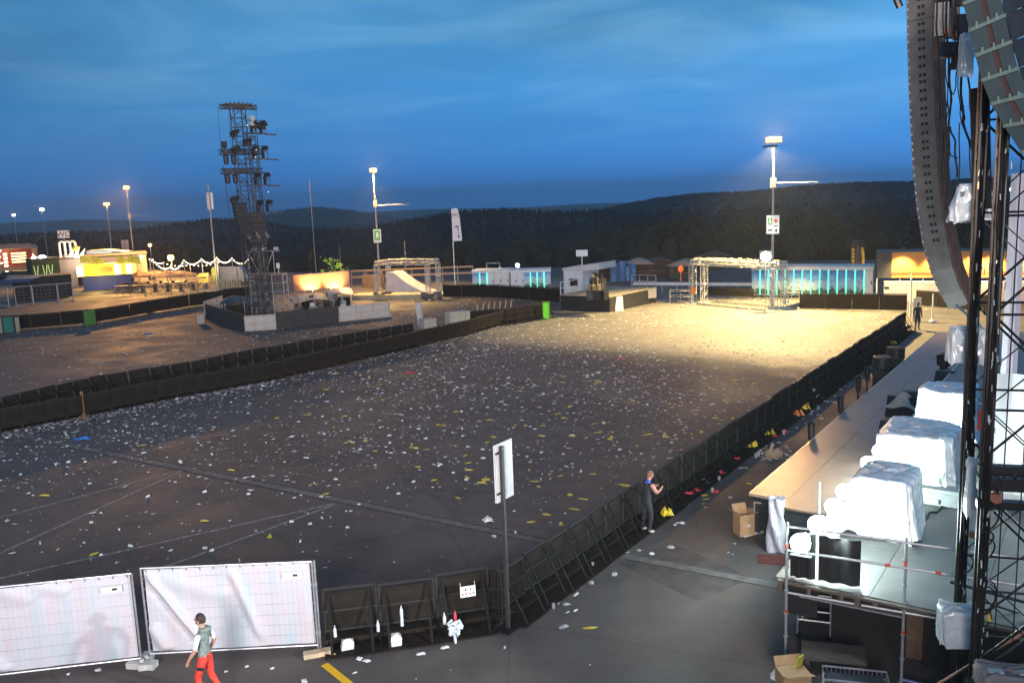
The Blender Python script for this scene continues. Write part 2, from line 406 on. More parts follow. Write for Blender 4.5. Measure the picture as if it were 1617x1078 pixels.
# --- markings on the paving
def strip(mb, a, b, wd, z=0.004, seg=1, jit=0.0):
    a, b = Vector((a.x, a.y, z)), Vector((b.x, b.y, z)); t = (b - a).normalized(); s_ = Vector((-t.y, t.x, 0)) * wd / 2
    for i in range(seg):
        p = a.lerp(b, i / seg); q = a.lerp(b, (i + 1) / seg)
        j = [s_ * (1 + random.uniform(-jit, jit)) for _ in range(2)]
        mb.add([p - j[0], q - j[1], q + j[1], p + j[0]], [(0, 1, 2, 3)])
    return mb
def worn_mat(name, rgb, thr, rough=0.7):
    m = bpy.data.materials.new(name); m.use_nodes = True; t = m.node_tree; b = t.nodes['Principled BSDF']
    c = t.nodes.new('ShaderNodeTexCoord'); n = t.nodes.new('ShaderNodeTexNoise'); n.inputs['Scale'].default_value = 5; n.inputs['Detail'].default_value = 8; n.inputs['Roughness'].default_value = 0.7
    t.links.new(c.outputs['Object'], n.inputs['Vector'])
    r = t.nodes.new('ShaderNodeMapRange'); r.inputs[1].default_value = thr - 0.1; r.inputs[2].default_value = thr + 0.12; t.links.new(n.outputs[0], r.inputs[0])
    mx = t.nodes.new('ShaderNodeMix'); mx.data_type = 'RGBA'; mx.inputs[6].default_value = (0.06, 0.055, 0.055, 1); mx.inputs[7].default_value = (*rgb, 1)
    t.links.new(r.outputs[0], mx.inputs[0]); t.links.new(mx.outputs[2], b.inputs['Base Color']); b.inputs['Roughness'].default_value = rough
    return m
structure('road_marking_white', strip(strip(strip(strip(MB(), P(-20, 882), P(292, 741), 0.11), P(-20, 822), P(285, 742), 0.10), P(-20, 917), P(527, 795), 0.11), P(255, 897), P(529, 796), 0.11), worn_mat('worn_white_line', (0.30, 0.28, 0.27), 0.47))
structure('road_marking_yellow', strip(strip(MB(), P(-30, 662), P(560, 763), 0.10), P(100, 688), P(330, 728), 0.05), worn_mat('worn_yellow_line', (0.25, 0.19, 0.05), 0.55))
structure('bay_marking_yellow', strip(MB(), P(512, 1048), P(600, 1118), 0.17), worn_mat('fresh_yellow_line', (0.72, 0.40, 0.01), 0.22))
mb = MB()
ld = (P(880, 858) - P(60, 690)).normalized()
strip(mb, P(-60, 668), P(895, 861), 0.36, 0.004, 60, 0.05); strip(mb, P(985, 878), P(1300, 938), 0.34, 0.004, 10, 0.05)
strip(mb, P(1065, 620), P(1235, 641), 0.34, 0.004, 8, 0.05)
structure('drainage_strip', mb, mat('worn_concrete_strip', (0.125, 0.115, 0.108), 0.8, 0, 0.35, 3))
mb = MB(); strip(mb, P(-60, 665) + ld * 0, P(895, 857), 0.05, 0.0042, 1); strip(mb, P(-60, 672.5), P(895, 866), 0.05, 0.0042, 1); strip(mb, P(985, 882), P(1300, 943), 0.05, 0.0042, 1)
structure('drainage_slot', mb, mat('slot_black', (0.02, 0.02, 0.02), 0.9, 0, 0.1))
# paler concrete paving at the far end of the field
CONCP = mat('pale_paving', (0.135, 0.125, 0.11), 0.75, 0, 0.22, 0.5)
e0 = P(748, 541); e1 = P(1300, 577); ed = (e1 - e0).normalized(); en = Vector((-ed.y, ed.x, 0)); en = en if en.y > 0 else -en
mb = MB(); q = [e0 - ed * 1.5, e1 + ed * 12, e1 + ed * 12 + en * 34, e0 - ed * 1.5 + en * 34]; mb.add([(v.x, v.y, 0.003) for v in q], [(0, 1, 2, 3)])
structure('pale_paving', mb, CONCP)
# old repair patches in the paving
mb = MB()
for (px, py, wx, wy, rz) in ((420, 700, 3.2, 5, 0.6), (700, 760, 2.2, 4.2, 0.6), (1080, 900, 2.0, 2.8, 0.6), (930, 650, 4, 7, 0.6), (240, 620, 5, 4, 0.3), (640, 560, 4, 9, 0.7)):
    c = P(px, py); ca, sa = math.cos(rz), math.sin(rz)
    q = [(c.x + ca * a * wx / 2 - sa * b * wy / 2, c.y + sa * a * wx / 2 + ca * b * wy / 2, 0.002) for a, b in ((-1, -1), (1, -1), (1, 1), (-1, 1))]
    mb.add(q, [(0, 1, 2, 3)])
structure('paving_patches', mb, mat('patched_asphalt', (0.067, 0.057, 0.054), 0.75, 0, 0.3, 2))

# --- individual trees behind the fences
LEAFM = [mat('leaf_dark', (0.022, 0.036, 0.018), 0.8, 0, 0.5, 0.9), mat('leaf_mid', (0.030, 0.046, 0.022), 0.8, 0, 0.5, 0.9)]
TRUNKM = mat('bark', (0.03, 0.025, 0.02), 0.9, 0, 0.3, 4)
def make_tree(name, label, h, wd, m, seed, group, n_cl=34, n_lf=26):
    rg = random.Random(seed)
    t = thing(name, label, 'tree', (0, 0, 0), 0, group)
    mb = MB(); mb.path([(0, 0, -0.3), (rg.uniform(-.1, .1), 0, h * .25), (rg.uniform(-.3, .3), rg.uniform(-.2, .2), h * .6), (rg.uniform(-.4, .4), 0, h * .85)], [h * .035, h * .026, h * .014, h * .004], 6)
    mb2 = MB(); cl = []
    for _ in range(n_cl):
        for _ in range(20):
            x, y, z = rg.uniform(-1, 1), rg.uniform(-1, 1), rg.uniform(-1, 1)
            if x * x + y * y + z * z < 1: break
        cl.append((x * wd * .5, y * wd * .5, h * .54 + z * h * .44))
    for c in cl[:8]: mb.tube((0, 0, h * rg.uniform(.25, .5)), c, h * .012, 4, h * .003)
    for c in cl:
        cr_ = h * rg.uniform(.07, .15)
        for _ in range(n_lf):
            p = Vector((rg.gauss(0, .5), rg.gauss(0, .5), rg.gauss(0, .42))) * cr_ + Vector(c)
            a = Vector((rg.uniform(-1, 1), rg.uniform(-1, 1), rg.uniform(-1, 1))).normalized(); b = a.orthogonal().normalized(); s_ = h * rg.uniform(.016, .034)
            mb2.add([p - a * s_, p + b * s_ * .7, p + a * s_, p - b * s_ * .7], [(0, 1, 2, 3)])
    mb.build('trunk', TRUNKM, t); mb2.build('crown', m, t)
    return t
tree_spots = [(745, 122, 6.0, 5), (800, 135, 5.2, 6), (845, 128, 6.5, 6), (880, 150, 7.4, 7), (925, 140, 8.0, 7), (962, 150, 9.2, 8), (1000, 138, 8.8, 8), (1045, 145, 10.5, 9), (1085, 135, 9.6, 8), (1130, 142, 9.4, 8), (1170, 128, 8.4, 7), (1262, 130, 8.2, 7), (1310, 125, 8.6, 7), (1385, 135, 10.0, 9), (1450, 140, 11, 9), (1520, 128, 11.5, 9)]
protos = [make_tree('leafy_tree', 'dark leafy tree in the row beyond the containers', 8.0, 7.0, LEAFM[i % 2], 40 + i, 'dark trees beyond the containers') for i in range(3)]
for i, (px, dist, h, wd) in enumerate(tree_spots):
    p = D(px, 430, dist); tz = min(0.0, float(terrain_z(np.array(p.x), np.array(p.y)))) if beyond(p.x, p.y) > 0 else 0.0; o = protos[i] if i < 3 else None
    if o: o.location = (p.x, p.y, tz); o.scale = (wd / 7, wd / 7, h / 8.0)
    else: dup(protos[i % 3], (p.x, p.y, tz), random.uniform(0, 6), None, None, (wd / 7, wd / 7, h / 8.0))
p = D(524, 440, 92); b = make_tree('round_tree', 'small bright green round tree behind the glowing banner', 4.0, 2.2, mat('leaf_bright', (0.12, 0.28, 0.04), 0.7, 0, 0.3, 2), 77, None, 22, 24); b.location = (p.x, p.y, 0)
# ================================================================== FAR SIDE OF THE FIELD
POLE = mat('painted_pole', (0.34, 0.33, 0.31), 0.5, 0.3, 0.12, 2)
LENS_S = mat('sodium_lens', (0.9, 0.8, 0.6), 0.3, 0, 0, emit=(1.0, 0.53, 0.17), es=1.8)
LENS_W = mat('white_lens', (0.9, 0.95, 0.95), 0.3, 0, 0, emit=(0.85, 1.0, 0.98), es=60)
LENS_P = mat('pale_lens', (0.9, 0.95, 0.95), 0.3, 0, 0, emit=(1.0, 0.92, 0.8), es=25)
WHITESIGN = mat('white_sign', (0.75, 0.75, 0.73), 0.5, 0, 0.05)
GREENSIGN = mat('green_sign', (0.10, 0.42, 0.10), 0.5, 0, 0.1)
INK = mat('black_ink', (0.02, 0.02, 0.02), 0.6, 0, 0)
REDINK = mat('red_ink', (0.6, 0.04, 0.03), 0.6, 0, 0)
def street_lamp(base, h, label, heads=3, size=0.5, lens=LENS_S, r=0.11, streak=None, box=None, parts=True):
    t = thing('street_lamp', label, 'lamp post', base, face_cam(base), 'floodlight poles')
    mb = MB(); mb.tube((0, 0, 0), (0, 0, h - 0.2), r, 8, r * 0.55); mb.lathe([(r * 1.9, 0), (r * 1.9, 0.04), (r * 1.2, 0.25)], (0, 0, 0), 8); mb.build('pole', POLE, t, smooth=False)
    mb = MB(); mb.box((0, 0, h - 0.15), (size * heads * 0.9, 0.1, 0.1)); mb.build('crossbar', STEELM, t)
    for k in range(heads):
        x = (k - (heads - 1) / 2) * size * 0.8
        hd = MB(); hd.prism([(x - size * .36, -.30, h - .02), (x + size * .36, -.30, h - .02), (x + size * .30, .25, h + .06), (x - size * .30, .25, h + .06)], (0, 0.0, 0.22)); ho = hd.build('floodlight', BLACKM, t)
        ln = MB(); ln.para((x - size * .34, -.325, h - .04), (size * .68, 0, 0), (0, -.02, -.10), (0, -.03, .24)); ln.build('lens', lens, ho)
    if streak:
        az, ln_, rz = streak
        mb = MB(); mb.tube((0, 0, az), (ln_ * math.cos(rz), ln_ * math.sin(rz), az - 0.05), 0.035, 6, 0.012); mb.build('lit_streak', POLE, t)  # tapered rod added in place of a cable's lit, fading streak
    if box:
        mb = MB(); mb.box((0, 0, box), (0.42, 0.36, 0.75)); mb.box((0, -.2, box), (0.34, 0.04, 0.6)); mb.build('junction_box', GREYP, t)
    return t
bR = P(1219, 490); hR = ztop(bR, 222); bM = P(601, 457); hM = ztop(bM, 270)
lR = street_lamp(bR, hR, 'tall floodlight pole with red cross sign shining over the right of the field', 3, 0.5, streak=(ztop(bR, 289), 3.2, -0.2), box=ztop(bR, 289))
lM = street_lamp(bM, hM, 'tall floodlight pole with green sign behind the curved white ramp', 2, 0.5, streak=(ztop(bM, 324), 3.6, -0.15), box=ztop(bM, 322))
def pole_sign(t, z0, z1, wd, build):
    mb = MB(); mb.box((0, -0.16, (z0 + z1) / 2), (wd, 0.03, z1 - z0)); s_ = mb.build('sign_board', WHITESIGN, t)
    build(s_, (z0 + z1) / 2, z1 - z0); return s_
def cross_sign(s_, zc, hh):
    g = MB(); g.box((-.21, -.182, zc + .18 * hh), (.32, .008, .38 * hh)); g.build('green_symbol', GREENSIGN, s_)
    g = MB(); g.prism([(-.26, -.190, zc + .30 * hh), (-.17, -.190, zc + .30 * hh), (-.12, -.190, zc + .05 * hh), (-.19, -.190, zc + .05 * hh), (-.21, -.190, zc + .16 * hh), (-.30, -.190, zc + .05 * hh)], (0, .004, 0)); g.build('white_symbol', WHITESIGN, s_)
    g = MB(); g.box((.21, -.182, zc + .2 * hh), (.34, .008, .10)); g.box((.21, -.184, zc + .2 * hh), (.10, .01, .34)); g.build('red_cross', REDINK, s_)
    g = MB(); g.box((-.2, -.182, zc - .3 * hh), (.3, .008, .1)); g.box((.2, -.182, zc - .08 * hh), (.26, .008, .07)); g.box((.24, -.182, zc - .33 * hh), (.12, .008, .22)); g.build('lettering', INK, s_)
pole_sign(lR, ztop(bR, 369), ztop(bR, 340), 0.92, cross_sign)
def green_sign(s_, zc, hh):
    g = MB(); g.box((0, -.182, zc + .06), (.62, .008, hh * .74)); g.build('green_symbol', GREENSIGN, s_)
    g = MB(); g.prism([(-.1, -.19, zc + .4), (.1, -.19, zc + .35), (.2, -.19, zc - .2), (.05, -.19, zc - .1), (-.12, -.19, zc - .28)], (0, .004, 0)); g.build('white_symbol', WHITESIGN, s_)
pole_sign(lM, ztop(bM, 383), ztop(bM, 362), 0.80, green_sign)
def pole_far(px, pybase, pytop, dist, label, heads, lens=LENS_S, size=.55, streak=None, box=None):
    b = D(px, pybase, dist); b.z = 0; return street_lamp(b, ztop(b, pytop), label, heads, size, lens, streak=streak and (ztop(b, streak), 4.5, -0.15), box=box and ztop(b, box)), b
l1, b1 = pole_far(214, 430, 297, 124, 'tall floodlight pole rising beside the end of the grey hall', 2, streak=341, box=341)
l2, b2 = pole_far(177, 400, 323, 150, 'warm floodlight pole behind the middle of the grey hall', 2, size=.7)
l3, b3 = pole_far(74, 395, 331, 190, 'pale floodlight pole behind the dark green stage box', 2, LENS_P)
l4, b4 = pole_far(29, 395, 340, 210, 'distant pale floodlight pole at the far left stalls', 2, LENS_P, .45, streak=365)
# the pool lamp sits behind an added visor that cuts its beam off in a straight line across the field
LR_ = Vector((bR.x - .25, bR.y - .19, hR - .36)); vz = .13
lamp_light('SPOT', 'lamp_glow', LR_, 74000, (1.0, 0.72, 0.30), 0.022, (LR_.x - .8, LR_.y - 5.6, 0), 130, 0.42)
vm = MB(); vc = LR_ - SD * .20; vm.para(vc - SN * .55 + Vector((0, 0, -vz)), SN * 1.1, -SD * .01, (0, 0, .13)); vm.build('cutoff_plate', BLACKM, lR, world=True)  # plate added to shape the beam's cutoff on the ground
lamp_light('POINT', 'lamp_glow', (bR.x, bR.y - .2, hR + .42), 14000, (1.0, .52, .16), 0.12)
lamp_light('SPOT', 'lamp_glow', (bM.x, bM.y - .3, hM - .35), 26000, SODIUM, 0.3, (bM.x + 1, bM.y - 3, 0), 100, 0.5)
lamp_light('POINT', 'lamp_glow', (bM.x, bM.y - .2, hM + .42), 7000, (1.0, .52, .16), 0.12)
h1 = ztop(b1, 297)
lamp_light('SPOT', 'lamp_glow', (b1.x, b1.y - .8, h1 - .3), 42000, (1.0, .46, .12), 0.4, (b1.x + 4, b1.y - 16, 0), 125, 0.6)
lamp_light('POINT', 'lamp_glow', (b2.x, b2.y - .2, ztop(b2, 323) + .45), 8000, (1.0, .52, .16), 0.12)
lamp_light('POINT', 'lamp_glow', (b1.x, b1.y - .2, h1 + .42), 4500, (1.0, .52, .16), 0.12)
lamp_light('POINT', 'lamp_glow', (b3.x, b3.y - .2, ztop(b3, 331) + .4), 4000, (1.0, .8, .55), 0.12)
lamp_light('POINT', 'lamp_glow', (b4.x, b4.y - .2, ztop(b4, 340) + .4), 3000, (1.0, .8, .55), 0.12)

# slim masts
def mast(px, pyb, pyt, dist, label, r=0.05):
    b = D(px, pyb, dist); b.z = 0; h = ztop(b, pyt)
    return solow('mast', MB().tube(b, (b.x, b.y, h), r, 6, r * .5), POLE, label, 'mast'), b, h
mast(500, 440, 283, 98, 'tallest thin bare mast standing right of the tower')
mast(539, 435, 388, 98, 'short thin mast beside the round green tree')
mast(642, 440, 380, 98, 'short thin mast behind the curved white ramp')
mast(418, 432, 332, 80, 'thin mast standing against the right of the lighting tower')
t = thing('antenna_mast', 'phone antenna mast with three white panel antennas at its top', 'antenna', (lambda b: (b.x, b.y, 0))(D(341, 430, 105)))
bb = t.location; hA = ztop(bb, 305)
MB().tube((0, 0, 0), (0, 0, hA), .10, 8, .07).build('pole', POLE, t)
for k in range(3):
    a = k * 2.1 + .3; mb = MB(); mb.box((.30 * math.cos(a), .30 * math.sin(a), hA - .9), (.26, .16, 1.9), a); mb.build('antenna', WHITEP, t)
MB().tube((0, 0, hA), (0, 0, hA + .7), .05, 6).lathe([(.12, hA + .55), (.18, hA + .7), (.10, hA + .95)], (0, 0, 0), 8).build('dome', STEELM, t)

# ---------------------------------------------------------------- truss arches on the field
def truss_gate(name, label, c00, e1, e2, l1_, l2_, h, wd, m):
    """four truss legs with a ring of truss on top; e1 along the front"""
    t = thing(name, label, 'truss gate', c00, math.atan2(e1.y, e1.x))
    cs = [(0, 0), (l1_, 0), (l1_, l2_), (0, l2_)]
    for (x, y) in cs:
        mb = MB(); mb.truss((x, y, 0.08), (x, y, h), wd, 7, .032, .016); mb.box((x, y, .04), (wd * 2.4, wd * 2.4, .08)); mb.build('leg', m, t)
    for k in range(4):
        a, b = cs[k], cs[(k + 1) % 4]; ln = math.hypot(a[0] - b[0], a[1] - b[1])
        if ln < 0.7: continue
        mb = MB(); mb.truss((a[0], a[1], h + wd * .5), (b[0], b[1], h + wd * .5), wd, max(2, int(ln / .5)), .032, .016); mb.build('beam', m, t)
    return t
TR = mat('dull_truss', (0.50, 0.49, 0.46), 0.5, 0.35, 0.15, 6)
gA = P(1094, 480); gB = P(1221, 491); gv = (gB - gA); gl = gv.length; ge1 = gv.normalized(); ge2 = Vector((-ge1.y, ge1.x, 0))
gt = truss_gate('truss_gate', 'wide aluminium truss gate standing beside the red cross lamp pole', gA, ge1, ge2, gl, 1.5, ztop(gA, 418), .42, TR)
mb = MB()
for k in range(26): mb.box((.3 + k * (gl - .6) / 25, random.uniform(-.15, .15), ztop(gA, 418) + .52 + random.uniform(-.05, .08)), (.22, .25, .16), random.random())
mb.build('rolled_cloth', mat('soiled_canvas', (0.45, 0.42, 0.36), 0.9, 0, 0.3, 4), gt)
mb = MB(); mb.box((.28, -.28, 1.15), (.42, .05, .55)); mb.build('orange_notice', mat('orange_notice', (0.75, 0.22, 0.05), .6), gt)
g2a = P(597, 470); g2b = P(677, 470)
g2 = truss_gate('truss_gate', 'smaller truss gate standing around the curved white ramp', g2a, (g2b - g2a).normalized(), Vector((0, 1, 0)), (g2b - g2a).length, 2.6, ztop(g2a, 419), .36, TR)
for k in range(2):
    q = P((604, 680)[k], 472); mb = MB()
    for i in range(14): mb.box((random.uniform(-.7, .7), random.uniform(-.3, .3), .15 + .12 * (i % 4)), (random.uniform(.3, .6), random.uniform(.2, .5), random.uniform(.15, .35)), random.random())
    solo('ballast_pile', mb, mat('ballast_grey', (.12, .11, .10), .8), ('heap of dark ballast blocks under the left legs of the small truss gate', 'heap of dark ballast blocks under the right legs of the small truss gate')[k], 'ballast', 'ballast heaps', q)
# curved ramp
rb = P(611, 466); re = P(692, 466); rv = (re - rb); rl = rv.length; ru = rv.normalized(); rn = Vector((-ru.y, ru.x, 0)); rh = ztop(rb, 431)
pts = [rb + Vector((0, 0, 0)), rb + Vector((0, 0, rh))] + [rb + ru * (0.14 * rl + rl * .86 * k / 10) + Vector((0, 0, rh * (1 - k / 10) ** 1.7 + .03)) for k in range(11)] + [re]
solow('white_ramp', MB().prism(pts, rn * 2.4), mat('white_skin', (.66, .58, .56), .55, 0, .1, 1.5), 'white curved quarter ramp inside the small truss gate', 'ramp')
# low yellow stage riser under the ramp and the lit platform left of it
a = P(556, 474); b = P(690, 472)
solow('low_platform', MB().prism([a, b, b + Vector((0.2, 2.5, 0)), a + Vector((.2, 2.5, 0))], (0, 0, .45)), mat('sand_timber', (.42, .34, .20), .7, 0, .2, 2), 'low sandy platform in front of the curved ramp', 'platform')

# ---------------------------------------------------------------- containers with printed doors and teal light strips
def print_mat():
    m = bpy.data.materials.new('landscape_print'); m.use_nodes = True; t = m.node_tree; b = t.nodes['Principled BSDF']
    c = t.nodes.new('ShaderNodeTexCoord'); s_ = t.nodes.new('ShaderNodeSeparateXYZ'); t.links.new(c.outputs['Object'], s_.inputs[0])
    n = t.nodes.new('ShaderNodeTexNoise'); n.inputs['Scale'].default_value = 2.4; n.inputs['Detail'].default_value = 6; t.links.new(c.outputs['Object'], n.inputs['Vector'])
    ma = t.nodes.new('ShaderNodeMath'); ma.operation = 'MULTIPLY_ADD'; t.links.new(n.outputs[0], ma.inputs[0]); ma.inputs[1].default_value = 1.5; t.links.new(s_.outputs[2], ma.inputs[2])
    r = t.nodes.new('ShaderNodeValToRGB'); t.links.new(ma.outputs[0], r.inputs[0]); e = r.color_ramp.elements
    mr = t.nodes.new('ShaderNodeMapRange'); t.links.new(ma.outputs[0], mr.inputs[0]); mr.inputs[1].default_value = .6; mr.inputs[2].default_value = 3.2; t.links.new(mr.outputs[0], r.inputs[0])
    e[0].position = 0; e[0].color = (.02, .05, .03, 1); e[1].position = 1; e[1].color = (.02, .12, .38, 1)
    for p_, c_ in ((.28, (.05, .10, .06)), (.36, (.45, .62, .58)), (.52, (.50, .62, .70)), (.72, (.10, .32, .62))):
        x = e.new(p_); x.color = (*c_, 1)
    t.links.new(r.outputs[0], b.inputs['Base Color']); b.inputs['Roughness'].default_value = .5
    return m
PRINT = print_mat()
TEAL = mat('teal_light_strip', (.1, .6, .5), .4, 0, 0, emit=(0.10, 1.0, 0.72), es=1.6)
CONT = mat('white_container', (0.62, 0.60, 0.57), 0.5, 0, 0.1, 1)
def container(label, a, b, depth, h, panels, lit=True, plain=()):
    v = b - a; ln = v.length; rz = math.atan2(v.y, v.x)
    t = thing('washroom_container', label, 'container', a, rz, 'washroom containers')
    mb = MB(); mb.box((ln / 2, depth / 2, h / 2), (ln, depth, h))
    mb.build('body', CONT, t)
    mb = MB(); mb.box((ln / 2, -.03, h - .09), (ln + .1, .10, .2)); mb.box((ln / 2, depth / 2, h + .03), (ln + .1, depth + .1, .06)); mb.build('roof_edge', WHITEP, t)
    mb = MB(); mb.box((ln / 2, -.02, .09), (ln, .06, .18)); mb.build('skid', BLACKM, t)
    pw = ln / panels
    for k in range(panels):
        if k in plain:
            mb = MB(); mb.box(((k + .5) * pw, -.015, h * .48), (pw * .86, .05, h * .78)); d_ = mb.build('door', WHITEP, t)
            MB().box(((k + .8) * pw, -.06, h * .5), (.06, .06, .3)).build('handle', BLACKM, d_); continue
        mb = MB(); mb.box(((k + .5) * pw, -.015, h * .5), (pw * .94, .05, h * .8)); mb.build('printed_panel', PRINT, t)
        mb = MB(); mb.tube(((k + 1) * pw if k < panels - 1 else k * pw + .03, -.07, .25), ((k + 1) * pw if k < panels - 1 else k * pw + .03, -.07, h - .2), .045, 6); mb.build('light_strip', TEAL, t)
    return t
ca = P(1187, 469); cb = P(1378, 471)
container('long white washroom container with a row of blue landscape doors right of the truss gate', ca, cb, 2.4, 2.55, 14, plain=(13,))
la = P(747, 460); lb = P(805, 459)
container('white washroom container with plain right half left of the other two', la, lb, 2.4, ztop(la, 428), 5, plain=(2, 3, 4))
lc = P(807, 460); ldd = P(870, 458)
container('white washroom container with one plain door and blue landscape panels beside the cabin', lc, ldd, 2.4, ztop(lc, 428), 6, plain=(0, 1))
# goal like frame on the left container
q = D(779, 428, 95); solow('roof_bracket', MB().tube((q.x - .7, q.y, q.z - .1), (q.x - .7, q.y, q.z + .85), .04).tube((q.x + .7, q.y, q.z - .1), (q.x + .7, q.y, q.z + .85), .04).tube((q.x - .7, q.y, q.z + .85), (q.x + .7, q.y, q.z + .85), .04), STEELM, 'small tube frame standing on the left container roof', 'frame')
def work_light(px, py, dist, label, power, size=.42, lens=LENS_W, ground=True, colr=COOL, tgt=None):
    p = D(px, py, dist); t = thing('work_light', label, 'work light', (p.x, p.y, 0 if ground else p.z - .5), face_cam(p), 'lit work lights')
    z = p.z if ground else .5
    MB().tube((0, .1, 0), (0, .1, z), .04, 6).build('pole', STEELM, t)
    mb = MB(); mb.box((0, .02, z), (size * 1.1, .16, size)); h_ = mb.build('housing', BLACKM, t)
    MB().lathe([(size * .1, 0), (size * .42, .0), (size * .42, .05), (size * .3, .08)], (0, 0, 0), 12).build('lens', lens, h_).location = (0, -.07, z)
    h_.children[0].rotation_euler = (R(90), 0, 0)
    if power: lamp_light('POINT', 'work_glow', (p.x + .0, p.y - .5, p.z), power, colr, .2)
    return t
work_light(817, 419, 95, 'bright white work light above the left containers', 500)
work_light(1031, 420, 105, 'small white work light over the dark market huts', 200, .3)
work_light(1209, 405, 66.2, 'dazzling white work light at the right end of the truss gate', 300, .85)
work_light(237, 387, 150, 'yellow work light in the dark behind the string lights', 300, .6, LENS_S, True, SODIUM)
work_light(270, 407, 116, 'amber lamp on a pole above the beer garden umbrellas', 5000, .7, mat('amber_lens', (.9, .7, .3), .3, 0, 0, emit=(1, .62, .12), es=30), True, (1, .55, .12))

# ---------------------------------------------------------------- raised wheelchair deck with cabin
kA = P(886, 489); kB = P(963, 493); kC = P(1036, 477); kz = ztop(kB, 468)
kD = kA + (kC - kB)
t = thing('viewing_deck', 'raised viewing deck with black skirt in front of the white cabin', 'platform', kB)
mb = MB(); mb.prism([kA, kB, kC, kD], (0, 0, kz - .08)); mb.build('skirt', DARKCL, t, world=True)
mb = MB(); mb.prism([v + Vector((0, 0, kz - .08)) for v in (kA, kB, kC, kD)], (0, 0, .09)); mb.build('floor_boards', mat('pale_ply', (.30, .26, .19), .7, 0, .2, 2), t, world=True)
def rail(mb, a, b, z0, hh, n_):
    for k in range(n_ + 1):
        q = a.lerp(b, k / n_); mb.tube((q.x, q.y, z0), (q.x, q.y, z0 + hh), .03, 5)
    for f in (.5, 1.0): mb.tube((a.x, a.y, z0 + hh * f), (b.x, b.y, z0 + hh * f), .03, 5)
mb = MB(); rail(mb, kA, kA.lerp(kD, .55), kz, 1.0, 3); mb.build('railing', WHITEP, t, world=True)
mb = MB(); rail(mb, kC, kC.lerp(kD, .5), kz, 1.0, 3); mb.build('railing', STEELM, t, world=True)
q = P(978, 491); solow('white_board', MB().para(q + Vector((-.3, 0, 0)), (.62, -.04, 0), (.0, .05, 0), (0, .25, 1.15)), WHITEP, 'white board leaning on the corner of the viewing deck', 'board')
q = kC.lerp(kB, .18); solow('grey_sheet', MB().para(q + Vector((-.6, -.15, .45)), (1.3, .5, 0), (.05, -.05, 0), (0, 0, .8)), mat('grey_tarp', (.30, .28, .27), .7), 'grey sheet hanging on the right side of the viewing deck', 'sheet')
# cabin
cA = P(891, 470); cabz = ztop(cA, 423)
t = thing('office_cabin', 'white office cabin with a window and slanted canopy roof on the viewing deck', 'cabin', cA, math.atan2((P(921, 471) - cA).y, (P(921, 471) - cA).x))
wl = (P(921, 471) - cA).length
MB().box((wl / 2, 1.6, cabz / 2), (wl, 3.2, cabz)).build('wall', WHITEP, t)
mb = MB(); mb.prism([(-.1, -.1, cabz - .05), (wl + 1.7, -.1, cabz + .45), (wl + 1.7, -.1, cabz - .1), (wl, -.1, cabz - .3), (-.1, -.1, cabz - .22)], (0, 3.4, 0)); mb.build('roof', mat('white_awning', (.6, .57, .53), .6, 0, .1, 1), t)
mb = MB(); mb.box((wl * .52, -.02, cabz * .52), (wl * .5, .06, .75)); wn = mb.build('window', GREYP, t)
MB().box((wl * .52, -.055, cabz * .52), (wl * .42, .02, .62)).build('pane', mat('dark_glass', (.05, .03, .02), .15), wn)
q = P(921, 470); q.z = 0
t = thing('sign_pole', 'blank white sign board on a pole above the cabin roof', 'sign', (q.x, q.y + .4, 0), 0)
MB().tube((0, 0, 0), (0, 0, ztop(q, 404)), .05, 6).build('pole', WHITEP, t); MB().box((0, -.07, ztop(q, 400)), (1.05, .05, .58)).build('sign_board', WHITESIGN, t)
# stacked kit under the canopy: flight cases and stands
for k in range(7):
    q = P(932 + k * 3.6, 473 - (k % 3) * 2, kz); mb = MB(); mb.box((0, 0, .35 + .2 * (k % 3)), (.5, .6, .7 + .4 * (k % 3))); mb.tube((.1, 0, .6), (.2, .1, 1.5 + .15 * (k % 4)), .05, 6); mb.box((.2, .1, 1.6 + .1 * (k % 4)), (.3, .2, .25))
    solo('flight_case', mb, (BLACKM, mat('tan_canvas', (.35, .26, .15), .8), BLACK)[k % 3], 'piece of dark stage kit packed under the cabin canopy', 'stage kit', 'stage kit under the canopy', q, k * .4)
# guard rail and market huts behind
a, b = P(1000, 462), P(1190, 464)
t = thing('plank_barrier', 'long pale plank guard rail running behind the truss gate', 'guard rail', a)
MB().bar(a + Vector((0, 0, .85)), b + Vector((0, 0, .85)), .06, .28).build('plank', WHITEP, t, world=True)
for k in range(9): q = a.lerp(b, k / 8); MB().tube(q, q + Vector((0, 0, .8)), .05, 5).build('post', STEELM, t, world=True)
HUTR = mat('hut_roof', (.045, .03, .025), .8, 0, .3, 2); HUTW = mat('hut_wall', (.08, .042, .028), .75, 0, .3, 1.5); HUTG = mat('hut_green', (.03, .07, .05), .7, 0, .2, 1); HUTC = mat('hut_canvas', (.26, .22, .20), .7, 0, .15, 1)
huts = [(968, 940, 96, HUTR, HUTW, 'dark brown market hut right behind the cabin'), (1010, 450, 98, HUTC, HUTW, 'market hut with pale tent roof under the small white light'), (1045, 450, 98, HUTR, HUTW, 'brown market hut between the pale roofed hut and the green hut'), (1080, 450, 94, HUTC, HUTG, 'dark green market hut with pale roof left of the truss gate'), (1128, 450, 104, HUTR, HUTG, 'dark hut seen through the truss gate')]
